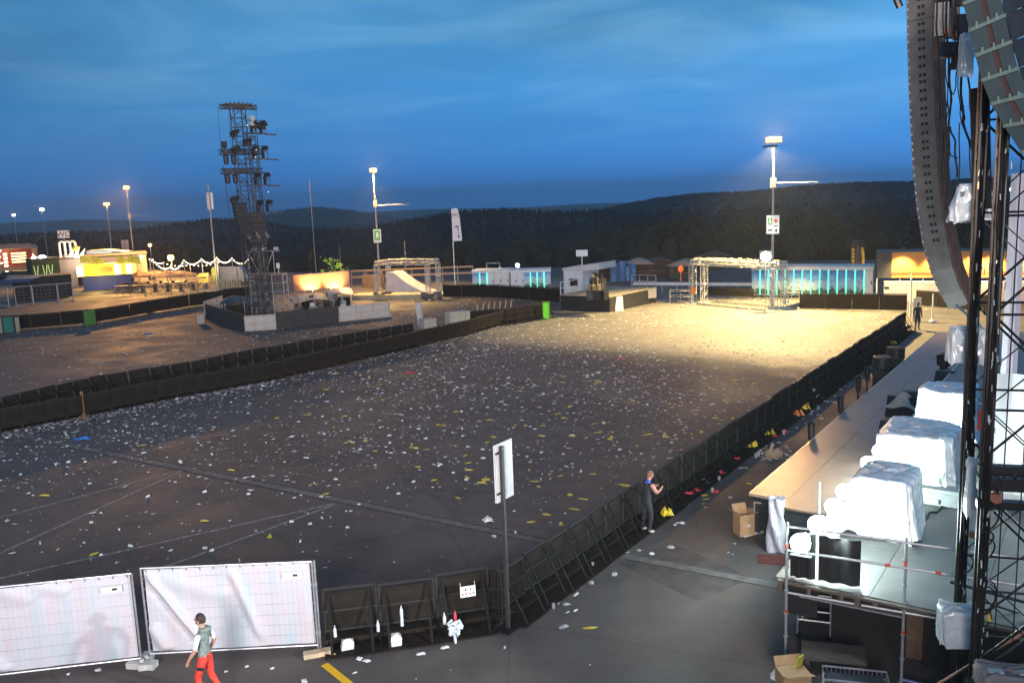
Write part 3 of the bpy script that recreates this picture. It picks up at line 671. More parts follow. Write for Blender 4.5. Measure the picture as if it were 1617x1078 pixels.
for i, (px, _, dist, rm, wm, lab) in enumerate(huts):
    q = D(px, 445, dist); q.z = 0; t = thing('market_hut', lab, 'market hut', q, face_cam(q) + .1 * (i % 3 - 1), 'market huts'); t.scale = (1, 1, .66)
    MB().box((0, 1.2, 1.0), (3.0, 2.4, 2.0)).build('wall', wm, t)
    MB().prism([(-1.8, -.4, 1.95), (1.8, -.4, 1.95), (.25, -.4, 2.75), (-.25, -.4, 2.75)], (0, 3.4, 0)).build('roof', rm, t)
    MB().box((0, -.05, 1.25), (2.2, .12, .8)).build('hatch', mat('hatch_dark', (.03, .02, .015), .7), t)
    MB().box((0, -.25, .82), (2.4, .4, .08)).build('counter', WOOD, t)
q = D(1075, 446, 91); q.z = 0; solo('orange_lantern', MB().lathe([(.03, 0), (.22, .1), (.3, .35), (.2, .6), (.05, .7)], (0, 0, .9), 10).tube((0, 0, 0), (0, 0, .9), .03, 5), mat('orange_glow', (.8, .2, .05), .5, 0, 0, emit=(1, .16, .03), es=.8), 'orange lantern hanging on the dark green hut', 'lantern', None, q)
q = D(984, 447, 93); q.z = 0; mb = MB()
for k in range(5): mb.box((k * .5 - 1, (k % 2) * .4, .75 + .15 * (k % 3)), (.55, .5, 1.5 + .3 * (k % 3)), k * .5)
solo('wrapped_pallets', mb, mat('blue_wrap', (.10, .22, .42), .5, 0, .3, 3), 'blue wrapped pallet goods beside the cabin', 'pallet goods', None, q)
q = P(985, 465); solo('orange_barrel', MB().lathe([(.28, 0), (.3, .3), (.26, .7), (.05, .75)], (0, 0, 0), 10), mat('orange_barrel', (.75, .17, .06), .5), 'orange barrel at the back rail of the viewing deck', 'barrel', None, (q.x, q.y, .0))
# tube stand left of the truss gate
q = P(1058, 478); q2 = P(1092, 477); mb = MB(); rail(mb, q, q2, 0, .95, 2); rail(mb, q + Vector((.2, 1.2, 0)), q2 + Vector((.2, 1.2, 0)), 0, .95, 2)
for k in range(3): mb.tube(q.lerp(q2, k / 2) + Vector((0, 0, .95)), q.lerp(q2, k / 2) + Vector((.2, 1.2, .95)), .03, 5)
solow('tube_stand', mb, STEELM, 'low tubular steel stand left of the wide truss gate', 'stand')
q = P(1238, 471); q2 = P(1262, 471); mb = MB(); rail(mb, q, q2, 0, .9, 2); mb.box(((q.x + q2.x) / 2, q.y + .4, .45), (1.4, .7, .08))
solow('tube_bench', mb, STEELM, 'small tubular bench right of the wide truss gate', 'bench')

# ---------------------------------------------------------------- orange bar stall and advertising column
oA = P(1384, 474); oB = P(1384, 474) + SN.lerp(Vector((1, -.15, 0)), .55).normalized() * 13.5
ov = oB - oA; t = thing('bar_stall', 'long bar stall with a glowing orange front behind the loudspeaker column', 'stall', oA, math.atan2(ov.y, ov.x)); ol = ov.length
z1 = ztop(oA, 398); z0 = z1 * .46
MB().box((ol / 2, 1.5, (z0 + z1) / 2), (ol, 2.8, z1 - z0)).build('container_body', mat('dark_container', (.05, .05, .05), .6), t)
OR = mat('orange_facade', (.80, .33, .08), .6, 0, .12, .8)
MB().box((ol / 2 + .5, .06, (z0 + z1) / 2), (ol - 1.1, .05, z1 - z0 - .05)).build('facade', OR, t)
MB().box((ol / 2 + .5, .03, z0 + .35), (ol - 1.1, .03, .25)).build('red_band', mat('red_band', (.7, .12, .04), .6), t)
mb = MB()
for k in range(9): mb.box((k * ol / 8, .2, z0 / 2), (.09, .09, z0))
mb.build('post', WHITEP, t)
PINKW = mat('pinkish_cladding', (.62, .52, .50), .6, 0, .1, 1)
MB().box((ol / 2 + .4, -.5, z0 * .42), (ol - .2, .08, z0 * .84)).build('counter_front', PINKW, t)
MB().box((ol / 2 + .4, -.25, z0 * .85), (ol - .2, .6, .06)).build('counter_top', WHITEP, t)
MB().box((.7, -.56, z0 * .6), (.35, .02, .18)).build('dark_label', INK, t)
for k, xx in enumerate((1.8, 4.2, 6.9, 8.2, 10.8)):
    p = oA + ov.normalized() * xx + SD * -1.0
    mb = MB(); mb.bar((xx, .1, z1 + .1), (xx, -.95, z1 + .35), .05); f_ = mb.build('lamp_arm', BLACKM, t)
    mb = MB(); mb.box((xx, -.98, z1 + .3), (.35, .2, .16)); mb.build('floodlight', BLACKM, f_)
    nrm = Vector((ov.normalized().y, -ov.normalized().x, 0))
    lamp_light('SPOT', 'facade_light', oA + ov.normalized() * xx + nrm * 1.3 + Vector((0, 0, z1 - .02)), 1700, (1, .66, .30), .12, oA + ov.normalized() * xx + Vector((0, 0, z0 + .2)), 84, .8)
q = D(1353, 440, 84); q.z = 0
t = thing('advertising_column', 'dark advertising column with yellow lettering above the washroom container', 'column', q, face_cam(q)); zc1 = ztop(q, 380)
MB().lathe([(.62, 0), (.62, zc1 - .35), (.5, zc1 - .3), (.55, zc1)], (0, 0, 0), 14).build('drum', mat('column_dark', (.05, .035, .02), .5), t)
YG = mat('yellow_print', (.70, .42, .04), .5, 0, .2, 2)
for k, (sgn) in enumerate((-1, 1)):
    mb = MB(); nn = 8
    pts = [(sgn * .38 + .16 * math.sin(i / 7 * 3.1) * sgn * (1 if sgn > 0 else -.2), -.56 + .0, .9 + i * (zc1 - 1.5) / 7) for i in range(8)]
    for i in range(7):
        p_, q_ = pts[i], pts[i + 1]
        mb.para((p_[0] - .13, -.64 + abs(p_[0]) * .25, p_[2]), (.24, 0, 0), (0, .1, 0), (q_[0] - p_[0], 0, (q_[2] - p_[2]) * (.74 if sgn < 0 else .98)))
    mb.build('lettering', YG, t)
lamp_light('POINT', 'column_light', (q.x, q.y - 1.6, 1.0), 60, (1, .75, .3), .1)
# right hand barrier gate: white board, post
q = P(1441, 508); solow('white_gate_board', MB().para(q, P(1454, 508) - q, (.02, .06, 0), (0, 0, ztop(q, 470))), mat('cream_board', (.75, .68, .55), .6, 0, .05), 'tall cream board at the far end of the pit barrier', 'board')
q = P(1437, 500); solow('thin_post', MB().tube(q, (q.x, q.y, ztop(q, 432)), .06, 6), WHITEP, 'pale post rising beside the cream board', 'post')
q = P(1472, 508); solow('bollard_post', MB().tube(q, (q.x, q.y, 1.9), .05, 6).lathe([(.22, 0), (.2, .1), (.05, .2)], q, 8), WHITEP, 'pale pole on a round foot beyond the stage end', 'post')

# ---------------------------------------------------------------- feather flag
q = P(719, 455); t = thing('feather_flag', 'white feather flag reading WC on a tall pole', 'flag', q, face_cam(q)); zf1 = ztop(q, 329); zf0 = ztop(q, 381)
MB().tube((0, 0, 0), (0, 0, zf1), .05, 6, .025).lathe([(.5, 0), (.45, .1), (.1, .3)], (0, 0, 0), 8).build('pole', WHITEP, t)
fw = .92; sh = [(0, zf0), (fw * 1.0, zf0 + .02), (fw * 1.02, zf0 + .5), (fw * .85, zf1 - .8), (fw * .68, zf1 - .05), (fw * .45, zf1 + .02), (0.0, zf1 - .1)]
FL = MB().prism([(x, 0, z) for x, z in sh], (0, .03, 0)).build('banner', mat('flag_cloth', (.72, .72, .74), .8, 0, .06), t)
text('WC', .58, INK, FL, (fw * .42, -.012, zf1 - .72), (R(90), 0, 0))
mb = MB(); hh = zf1 - zf0; mb.prism([(.25, -.012, zf0 + .46 * hh), (.62, -.012, zf0 + .46 * hh), (.62, -.012, zf0 + .30 * hh), (.54, -.012, zf0 + .30 * hh), (.54, -.012, zf0 + .41 * hh), (.25, -.012, zf0 + .43 * hh)], (0, .008, 0)); mb.box((.6, -.01, zf0 + .24 * hh), (.09, .01, .18)); mb.box((.62, -.01, zf0 + .14 * hh), (.18, .01, .22)); mb.build('arrow', INK, FL)
# ================================================================== FRONT OF HOUSE TOWER
TRK = mat('dark_tower_truss', (0.075, 0.070, 0.068), 0.6, 0.2, 0.25, 4)
SCAF = mat('scaffold_tube', (0.42, 0.40, 0.38), 0.5, 0.4, 0.2, 5)
fb = P(411, 510); fb.z = 0
tw = thing('lighting_tower', 'tall dark truss tower hung with stage lights on tiered platforms', 'tower', fb, face_cam(fb) + .35)
def fz(py): return ztop(fb, py)
zt = fz(172); mpx = fb.y / FOC   # metres per pixel at the tower
MB().truss((-.35, 0, .1), (-.35, 0, zt), .9, 24, .045, .024).build('mast', TRK, tw)
MB().truss((.75, .2, .1), (.75, .2, fz(215)), .55, 22, .035, .02).build('ladder_truss', TRK, tw)
mb = MB(); mb.truss((-1.7, 0, zt + .12), (1.15, 0, zt + .12), .30, 8, .04, .025); mb.box((-.35, 0, zt + .3), (1.9, .8, .12)); mb.prism([(-1.6, -.2, zt + .1), (-.3, -.2, zt + .42), (1.0, -.2, zt + .1)], (0, .4, 0))
for k in range(7): mb.tube((-1.2 + k * .33, 0, zt + .3), (-1.2 + k * .33, 0, zt + .55 - .03 * abs(k - 3)), .05, 5)
mb.build('head_block', TRK, tw)
for i, py in enumerate((208, 248, 290, 333)):
    z = fz(py + 3); mb = MB(); mb.box((.70, -.1, z), (1.5, .9, .08))
    for x in (.05, .75, 1.5):
        mb.tube((x, -.7, z), (x, -.7, z + .95), .03, 5)
    mb.tube((.05, -.7, z + .95), (1.5, -.7, z + .95), .03, 5); mb.tube((.05, -.7, z + .5), (1.5, -.7, z + .5), .03, 5); mb.bar((1.5, -.2, z - .05), (2.5, -.3, z - .1), .05, .12)
    pl = mb.build('platform', TRK, tw)
    for k in range(2):
        x = .5 + k * .75; mb = MB(); mb.tube((x, -.4, z + .75), (x + .25, -.8, z + .8), .18, 8, .14); mb.box((x, -.35, z + .35), (.12, .4, .7)); mb.build('followspot', BLACK, tw)
for i, py in enumerate((240, 270)):
    z = fz(py); mb = MB(); mb.truss((-2.05, 0, z), (1.2, 0, z), .38, 9, .04, .022); mb.box((-.9, 0, z), (1.9, .3, .2)); mb.build('lighting_bar', TRK, tw)
    for k, x in enumerate((-1.6, -1.0)):
        mb = MB(); mb.box((x, 0, z - .30), (.34, .28, .16)); mb.box((x - .15, 0, z - .55), (.05, .2, .4)); mb.box((x + .15, 0, z - .55), (.05, .2, .4)); mb.lathe([(.12, -.95), (.19, -.85), (.17, -.5), (.08, -.45)], (x, 0, z), 8); mb.build('moving_light', BLACK, tw)
    if i == 0: MB().box((-1.65, 0, z + .55), (.36, .3, .5)).tube((-1.65, 0, z + .2), (-1.65, 0, z + .8), .06, 6).build('camera_head', BLACK, tw)
for k, (x, py, s_) in enumerate(((-.85, 212, .45), (1.45, 200, .5), (.1, 225, .5), (-.9, 238, .5), (-1.3, 315, .5), (.9, 200, .35))):
    MB().box((x, -.1, fz(py)), (s_, .4, s_ * .9)).tube((x, -.1, fz(py) - .4), (x, -.1, fz(py)), .05, 5).tube((x - .2, -.3, fz(py) + .1), (x + .3, -.5, fz(py) + .2), .16, 7).build('stage_light', BLACK, tw)
MB().lathe([(.02, fz(200)), (.24, fz(199)), (.24, fz(184)), (.02, fz(183))], (.55, -.5, 0), 10).build('glass_lantern', mat('pale_lantern', (.5, .5, .45), .3), tw)
# hanging delay loudspeakers
mb = MB()
for k in range(9):
    z = fz(322 + k * 5.6); mb.box((-1.0 + .02 * k, -.35 - .012 * k * k * .5, z), (.95, .7, .26), 0)
mb.build('delay_loudspeaker', BLACK, tw)
mb = MB()
for k in range(6):
    z = fz(340 + k * 8); mb.box((.15 + .05 * (k % 2), -.25, z), (1.5, .8, .28))
mb.build('amplifier_rack', mat('rack_dark', (.03, .025, .025), .6), tw)
for k in range(3): MB().tube((-.6 + k * .75, -.6, fz(372)), (-.55 + k * .75, -.85, fz(375)), .15, 7, .12).box((-.6 + k * .75, -.5, fz(368)), (.1, .1, .4)).build('stage_light', ALU, tw)
for k, x in enumerate((-1.9, -1.1, 1.1)):
    MB().tube((x, -.1, zt + .1), (x - .1, -.1, (fz(245), fz(240), fz(200))[k]), .012, 4).build('chain', BLACKM, tw)
MB().tube((-1.9, -.1, fz(262)), (-1.35, 0, .1), .02, 4).build('guy_cable', BLACKM, tw)
for k in range(8):
    p = tw.location
for x, py in ((.6, 238), (.5, 250), (1.3, 305), (.3, 376), (.05, 200)):
    MB().lathe([(.03, 0), (.06, .03), (.03, .06)], (x, -.72, fz(py)), 6).build('indicator_light', mat('small_lens', (.9, .9, .8), .3, 0, 0, emit=(1, .9, .7), es=1.2), tw)

# scaffold base of the tower
sA = P(400, 508); sB = P(452, 506); sv = (sB - sA); sl = sv.length
t = thing('scaffold', 'pale tubular scaffold around the foot of the lighting tower', 'scaffold', sA, math.atan2(sv.y, sv.x)); sz = ztop(sA, 436)
mb = MB()
for x in np.linspace(0, sl, 4):
    for y in (0, 1.4): mb.tube((x, y, 0), (x, y, sz), .05, 6)
for z in np.linspace(.4, sz, 6):
    for y in (0, 1.4): mb.tube((0, y, z), (sl, y, z), .035, 5)
    for x in (0, sl): mb.tube((x, 0, z), (x, 1.4, z), .035, 5)
mb.tube((0, 0, .4), (sl * .5, 0, sz * .5), .03, 5); mb.tube((sl, 0, .4), (sl * .5, 0, sz * .5), .03, 5); mb.build('frame', SCAF, t)
MB().box((sl * .3, .7, sz * .5), (sl * .45, 1.1, sz * .96)).build('cladding', mat('dusty_sheet', (.20, .17, .15), .85, 0, .35, 1.2), t)
MB().box((sl * .75, .9, sz * .78), (sl * .4, .8, sz * .4)).build('dark_box', mat('dusty_dark', (.10, .09, .09), .8, 0, .4, 2), t)
MB().box((sl / 2, .7, sz + .05), (sl, 1.5, .1)).build('deck', mat('ply_dark', (.2, .16, .12), .7), t)
z2 = ztop(sA, 398); mb = MB()
for x in (0, sl * .33, sl * .75): mb.tube((x, .2, sz), (x, .2, z2), .04, 6)
mb.tube((-.1, .2, z2), (sl * .95, .2, z2), .05, 6); mb.tube((0, .2, z2), (sl * .3, .2, sz), .05, 6); mb.tube((sl * .75, .2, z2), (sl * .45, .2, sz), .04, 6)
for x in (sl * .2, sl * .5, sl * .85): mb.box((x, .2, z2 + .2), (.35, .3, .22))
mb.build('top_frame', SCAF, t)
MB().tube((sl * .86, .3, sz), (sl * .86, .3, sz + .6), .03, 5).box((sl * .86, .3, sz + .75), (.25, .12, .4)).build('loudhailer', WHITEP, t)

# glowing banner on scaffold
bA = P(468, 505); bB = P(556, 500); bA = bA + (bA - _c).normalized() * 4 * Vector((1, 1, 0)).length; bA.z = 0
bA = D(466, 480, 78); bA.z = 0; bB = D(554, 478, 79); bB.z = 0; bv = bB - bA; bl = bv.length
t = thing('glowing_banner', 'scaffold frame carrying a glowing orange banner beside the lighting tower', 'banner', bA, math.atan2(bv.y, bv.x)); y1a, y0a = ztop(bA, 435), ztop(bA, 460)
y1b, y0b = ztop(bB, 428), ztop(bB, 452)
mb = MB(); mb.prism([(0, 0, y0a), (bl, 0, y0b), (bl, 0, y1b), (0, 0, y1a)], (0, .05, 0)); mb.build('banner_cloth', mat('peach_banner', (.70, .26, .12), .8, 0, .1, .8), t)
mb = MB()
for f in (0, .33, .66, 1.0): mb.tube((bl * f, .15, 0), (bl * f, .15, y1a + (y1b - y1a) * f + .15), .05, 6); mb.tube((bl * f, .15, .2), (bl * min(1, f + .2), .15, y0a), .03, 5)
mb.tube((0, .15, y1a), (bl, .15, y1b), .04, 5); mb.tube((0, .15, 1.0), (bl, .15, 1.0), .04, 5); mb.build('scaffold_frame', SCAF, t)
bn = Vector((bv.y, -bv.x, 0)).normalized()
for k, f in enumerate((.3, .72)):
    p = bA + bv * f + bn * .9 + Vector((0, 0, y0a - .35)); MB().box((bl * f, -.9, y0a - .45), (.4, .25, .2)).tube((bl * f, .1, y0a - .5), (bl * f, -.9, y0a - .5), .03, 5).build('floodlight', BLACKM, t)
    lamp_light('SPOT', 'banner_light', p, 2400, (1, .66, .30), .1, bA + bv * f + Vector((0, 0, y0a + .7)), 96, .9)
# covered mixing desk tents below the banner
for k, (px, py, w_, h_, m_, lab) in enumerate(((487, 492, 3.6, 1.5, mat('cream_tarp', (.50, .45, .36), .7, 0, .2, 2), 'cream tarp roof over the mixing desk below the banner'), (532, 488, 2.2, 1.9, mat('silver_tarp', (.45, .43, .42), .45, 0, .25, 3), 'silver sheeted heap below the right of the banner'), (375, 500, 3.4, 1.7, mat('teal_tarp', (.035, .075, .095), .7, 0, .3, 2), 'dark teal tarp tent left of the scaffold base'))):
    q = P(px, py); q.z = 0; q.y += 1.5
    t = thing('tarp_shelter', lab, 'tarp shelter', q, face_cam(q) + .2)
    def fn(u_, v_, w_=w_, h_=h_, k=k): return ((u_ - .5) * w_ * (1.05 - .1 * v_), (v_ - .5) * 2.4, h_ - .55 * abs(v_ - .5) * 2 - .12 * math.sin(u_ * 9 + k) * .6 - .25 * (abs(u_ - .5) * 2) ** 4)
    MB().grid(fn, 14, 8).build('tarp', m_, t, smooth=True)
    mb = MB()
    for x in (-w_ * .48, 0, w_ * .48):
        for y in (-1.1, 1.1): mb.tube((x, y, 0), (x, y, h_ - .5), .04, 5)
    mb.build('pole', SCAF, t)
    MB().box((0, .2, .45), (w_ * .8, 1.4, .9)).build('covered_desk', DARKCL, t)
for k in range(9):
    q = P((350, 362, 470, 480, 493, 505, 515, 540, 425)[k], (503, 500, 497, 494, 496, 493, 495, 492, 506)[k]); q.z = 0; q.y += .8
    mb = MB(); mb.box((0, 0, .3), (.6, .5, .6)); mb.box((.1, 0, .75), (.4, .4, .3), .4); mb.tube((-.2, 0, .6), (-.3, 0, 1.2 + .2 * (k % 3)), .03, 5)
    solo('equipment_case', mb, (BLACKM, SCAF, mat('case_brown', (.14, .10, .08), .6))[k % 3], 'dark equipment case inside the enclosure around the tower', 'equipment case', 'cases inside the tower enclosure', q, k * .7)
# enclosure: low black panels and pale boards
def panel_run(pts, hgt, m, name, label, cat, group, lenw=2.2, th=.06):
    for a, b in zip(pts[:-1], pts[1:]):
        v = b - a; n_ = max(1, round(v.length / lenw)); rz = math.atan2(v.y, v.x)
        for k in range(n_):
            w_ = v.length / n_; mb = MB(); mb.box((w_ / 2, 0, hgt / 2), (w_ * .99, th, hgt)); mb.box((w_ / 2, 0, hgt), (w_ * .99, th * 1.6, .05))
            for x in (.06, w_ - .06): mb.bar((x, 0, hgt * .9), (x, .55, .03), .04); mb.box((x, .3, .02), (.08, .7, .04))
            solo(name, mb, m, label, cat, group, a + v * (k / n_), rz)
DKP = mat('dark_fence_panel', (.035, .032, .030), .7, 0, .25, 2)
panel_run([P(326, 503), P(387, 523)], 1.25, DKP, 'low_fence', 'black panel of the low fence around the lighting tower', 'fence panel', 'black fence around the tower')
panel_run([P(437, 519), P(535, 508)], 1.25, DKP, 'low_fence', 'black panel of the low fence around the lighting tower', 'fence panel', 'black fence around the tower')
def pale_board(pa, pb, pyt, label, m=BOARD):
    a, b = P(*pa), P(*pb); v = b - a; hgt = ztop(a, pyt); t = thing('wooden_board', label, 'board', a, math.atan2(v.y, v.x)); w_ = v.length
    MB().box((w_ / 2, 0, hgt / 2), (w_, .04, hgt)).build('sheet', m, t)
    mb = MB()
    for z in (.1, hgt / 2, hgt - .08): mb.box((w_ / 2, -.03, z), (w_ * .97, .03, .05))
    for f in (.02, .33, .66, .98): mb.box((w_ * f, -.045, hgt / 2), (.05, .03, hgt * .97))
    mb.build('batten', mat('batten_pale', (.40, .35, .30), .7), t)
    for f in (.08, .92): MB().bar((w_ * f, .03, hgt * .9), (w_ * f, .8, .02), .05).build('strut', WOOD, t)
pale_board((387, 523), (437, 520), 499, 'pale wooden board closing the front corner of the tower enclosure')
pale_board((536, 508), (617, 500), 484, 'long pale board right of the tower enclosure')
pale_board((324, 503), (353, 492), 476, 'pale slatted board at the left back of the tower enclosure')
pale_board((232, 494), (244, 493), 475, 'small pale board set in the far left barrier', WHITEP)
pale_board((312, 512), (323, 511), 497, 'small tan board lying at the left corner of the tower enclosure')

# ================================================================== FAR LEFT STALLS
hA_ = D(97, 458, 112); hA_.z = 0; hB_ = D(236, 455, 116); hB_.z = 0; hv = hB_ - hA_; hl = hv.length
t = thing('grey_hall', 'long low grey hall behind the yellow kiosk', 'building', hA_, math.atan2(hv.y, hv.x)); hz0 = ztop(hA_, 410)
MB().box((hl / 2, 4, hz0 / 2), (hl, 8, hz0)).build('wall', mat('greige_render', (.36, .31, .29), .8, 0, .08, .5), t)
MB().box((hl / 2, 4, hz0 + .08), (hl + .3, 8.3, .18)).build('roof', mat('dark_roof', (.08, .06, .05), .7), t)
for k, x in enumerate((.75, 1.5, 2.25)):
    pass
wn = MB().box((1.35 * 2.2, -.02, hz0 * .50), (2.4, .06, .42)).build('window', BLACKM, t)
mb = MB()
for k in range(3): mb.box((2.2 + k * .76, -.055, hz0 * .5), (.62, .02, .26))
mb.build('pane', mat('lit_window', (.8, .9, .8), .5, 0, 0, emit=(.75, 1, .75), es=1.4), wn)
dr = MB().box((hl * .245, -.03, hz0 * .36), (.95, .08, hz0 * .72)).build('door', BLACKM, t)
MB().box((hl * .245, -.08, hz0 * .52), (.5, .02, .5)).build('door_window', mat('lit_door', (.9, .7, .2), .5, 0, 0, emit=(1, .75, .15), es=1.6), dr)
wn = MB().box((hl * .79, -.02, hz0 * .38), (1.6, .06, .34)).build('window', BLACKM, t)
MB().box((hl * .79, -.055, hz0 * .38), (1.4, .02, .2)).build('pane', MATS['lit_window'], wn)
MB().lathe([(.05, 0), (.2, .05), (.05, .1)], (hl - .6, -.15, hz0 - .25), 8).build('wall_lamp', LENS_P, t)
lamp_light('POINT', 'hall_light', hA_ + hv * .35 + Vector((0, -2.2, 3.6)), 500, (1, .75, .5), .1)
# kiosk
kA_ = D(132, 457, 106); kA_.z = 0; kB_ = D(209, 456, 107.5); kB_.z = 0; kv = kB_ - kA_; kl = kv.length
t = thing('drinks_kiosk', 'drinks kiosk with glowing yellow canopy and blue base', 'kiosk', kA_, math.atan2(kv.y, kv.x)); kz1, kz0 = ztop(kA_, 419), ztop(kA_, 436)
MB().box((kl / 2, 1.2, kz0 / 2), (kl, 2.4, kz0)).build('base', mat('blue_cladding', (.025, .045, .26), .6, 0, .2, 1), t)
MB().box((kl / 2, .9, (kz0 + kz1) / 2), (kl + .8, 3.4, kz1 - kz0)).build('canopy', mat('yellow_canopy', (.85, .62, .05), .6, 0, 0, emit=(1.0, .60, .03), es=.75), t)
for f in (.0, .76, 1.0): MB().box((kl * f, -.83, (kz0 + kz1) / 2), (.7, .06, (kz1 - kz0) * .92)).build('light_panel', mat('canopy_light', (.9, .9, .7), .5, 0, 0, emit=(1, .88, .45), es=2.6), t)
mb = MB(); mb.lathe([(.5, -.02), (.5, .02)], (0, 0, 0), 16); em = mb.build('emblem', mat('orange_emblem', (.75, .28, .03), .5, 0, 0, emit=(1, .3, .02), es=.5), t); em.location = (kl * .52, -.86, (kz0 + kz1) / 2); em.rotation_euler = (R(90), 0, 0); em.scale = (1.5, .8, 1)
FLY = mat('yellow_flag', (.75, .68, .10), .8, 0, .3, 3)
for k, px in enumerate((134, 153, 192, 210)):
    q = D(px, 416, 108); z = q.z
    t2 = thing('yellow_flag', ('yellow flag at the left end of the kiosk roof', 'drooping yellow flag second from the left on the kiosk roof', 'drooping yellow flag third from the left on the kiosk roof', 'yellow flag at the right end of the kiosk roof')[k], 'flag', (q.x, q.y, kz1), 0, 'yellow flags over the kiosk')
    MB().tube((-.5, 0, -.3), (-.5, 0, z - kz1 + 1.1), .03, 5).build('pole', STEELM, t2)
    MB().grid(lambda u_, v_, z=z: (-.5 + u_ * 1.35, .15 * math.sin(u_ * 7), z - kz1 + 1.0 - v_ * .9 - u_ * (.5 if k in (1, 2) else .2)), 8, 5).build('cloth', FLY, t2)
lamp_light('POINT', 'kiosk_light', kA_ + kv * .5 + Vector((0, -3.0, 1.6)), 500, (1, .7, .2), .3)
# white shapes on the hall roof
for k in range(3):
    q = D(100 + k * 8.5, 406, 113); mb = MB(); wd_ = .33; H_ = 1.75
    arc = [(-wd_, 0, 0)] + [(-wd_ * math.cos(a), 0, H_ + wd_ * math.sin(a)) for a in np.linspace(0, math.pi, 9)] + [(wd_, 0, 0)]
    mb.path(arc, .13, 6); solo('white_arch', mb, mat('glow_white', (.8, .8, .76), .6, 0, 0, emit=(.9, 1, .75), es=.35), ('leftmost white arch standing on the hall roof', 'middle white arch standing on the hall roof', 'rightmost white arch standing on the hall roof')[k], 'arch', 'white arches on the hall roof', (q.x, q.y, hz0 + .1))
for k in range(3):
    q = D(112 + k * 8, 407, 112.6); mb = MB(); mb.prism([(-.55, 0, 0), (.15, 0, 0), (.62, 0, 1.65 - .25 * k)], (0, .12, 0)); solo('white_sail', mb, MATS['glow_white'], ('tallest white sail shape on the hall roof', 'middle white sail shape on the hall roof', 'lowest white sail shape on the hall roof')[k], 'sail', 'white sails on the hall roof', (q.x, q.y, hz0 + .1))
q = D(119, 388, 112); solo('yellow_balloon', MB().lathe([(.05, 0), (.4, .3), (.35, .6), (.05, .8)], (0, 0, 0), 8), FLY, 'yellow balloon cluster behind the white sails', 'balloon', None, (q.x, q.y, hz0 + .9))
q = D(167, 403, 119); q.z = hz0 + .1; t = thing('roof_marquee', 'low pale marquee on the hall roof', 'marquee', q, .02)
MB().prism([(-2.6, 0, 0), (2.8, 0, 0), (2.8, 0, .2), (-.2, 0, .62), (-2.6, 0, .55)], (0, 2, 0)).build('canopy', mat('pale_marquee', (.55, .55, .52), .6, 0, 0), t)
MB().box((-.8, -.05, .28), (3.2, .03, .25)).build('lit_strip', mat('strip_lit', (.8, .9, .8), .5, 0, 0, emit=(.85, 1, .9), es=.5), t)
# WC sign
q = D(105, 410, 118); q.z = 0; t = thing('toilet_sign', 'white sign reading WC raised above the hall roof', 'sign', q, face_cam(q)); zs1, zs0 = ztop(q, 364), ztop(q, 376)
MB().tube((0, .1, 0), (0, .1, zs1), .05, 5).build('pole', STEELM, t); sb = MB().box((0, 0, (zs0 + zs1) / 2), (1.4, .06, zs1 - zs0)).build('sign_board', WHITESIGN, t)
text('WC', .95, INK, sb, (0, -.036, (zs0 + zs1) / 2), (R(90), 0, 0))
for k, px in enumerate((196, 202)):
    q = D(px, 402, 128); q.z = 0; t = thing('banner_flag', ('left of two pale upright banners behind the hall', 'right of two pale upright banners behind the hall')[k], 'banner', q, face_cam(q), 'upright banners'); z1_, z0_ = ztop(q, 379), ztop(q, 400)
    MB().tube((-.2, 0, 0), (-.2, 0, z1_), .04, 5).build('pole', STEELM, t); MB().box((.03, 0, (z1_ + z0_) / 2), (.42, .03, z1_ - z0_)).build('cloth', mat('pinkish_cloth', (.45, .36, .33), .8), t)
# dark green stage box
q = D(53, 440, 104); q.z = 0; q2 = D(97, 439, 106); q2.z = 0; v = q2 - q; t = thing('stage_box', 'dark green stage box with lit beams and lamps along its top', 'stage box', q, math.atan2(v.y, v.x)); z1_ = ztop(q, 409); z0_ = ztop(q, 438)
GDK = mat('dark_green_net', (.05, .06, .025), .8, 0, .3, 1.5)
MB().box((v.length / 2, 1.3, (z0_ + z1_) / 2), (v.length, 2.4, z1_ - z0_)).build('body', GDK, t)
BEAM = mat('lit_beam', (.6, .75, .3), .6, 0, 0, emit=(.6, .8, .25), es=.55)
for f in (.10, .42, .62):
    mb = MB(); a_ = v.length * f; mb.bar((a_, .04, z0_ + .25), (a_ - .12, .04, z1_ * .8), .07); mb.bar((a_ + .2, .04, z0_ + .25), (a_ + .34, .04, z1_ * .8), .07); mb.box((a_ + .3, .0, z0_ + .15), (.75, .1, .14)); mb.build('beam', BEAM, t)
for f in (.15, .4, .5): MB().lathe([(.05, 0), (.3, .1), (.1, .3)], (v.length * f, .6, z1_), 8).build('roof_lamp', LENS_P, t)
lamp_light('POINT', 'stage_box_light', q + v * .4 + Vector((0, .6, z1_ + 1.0)), 250, (1, .95, .8), .2)
q = D(26, 479, 97); q.z = 0; q2 = D(117, 476, 100); q2.z = 0; v = q2 - q; zz_ = ztop(q, 440)
solo('black_box', MB().box((v.length / 2, 1.5, zz_ / 2), (v.length, 3, zz_)).box((v.length / 2, 1.4, zz_ + .03), (v.length * 1.01, 3.1, .06)), mat('soot_black', (.022, .018, .016), .8, 0, .3, 1), 'black box wall below the dark green stage box', 'stage wall', None, q, math.atan2(v.y, v.x))
q = D(20, 445, 96); q.z = 0; solo('blue_awning', MB().prism([(-1.8, 0, ztop(q, 446)), (1.8, 0, ztop(q, 446)), (2.4, 0, ztop(q, 441)), (-1.0, 0, ztop(q, 441))], (0, 1.5, .1)).tube((-1.7, .2, 0), (-1.7, .2, ztop(q, 446)), .05).tube((1.7, .2, 0), (1.7, .2, ztop(q, 446)), .05), mat('blue_awning', (.06, .11, .22), .6), 'small blue awning left of the black box wall', 'awning', None, q)
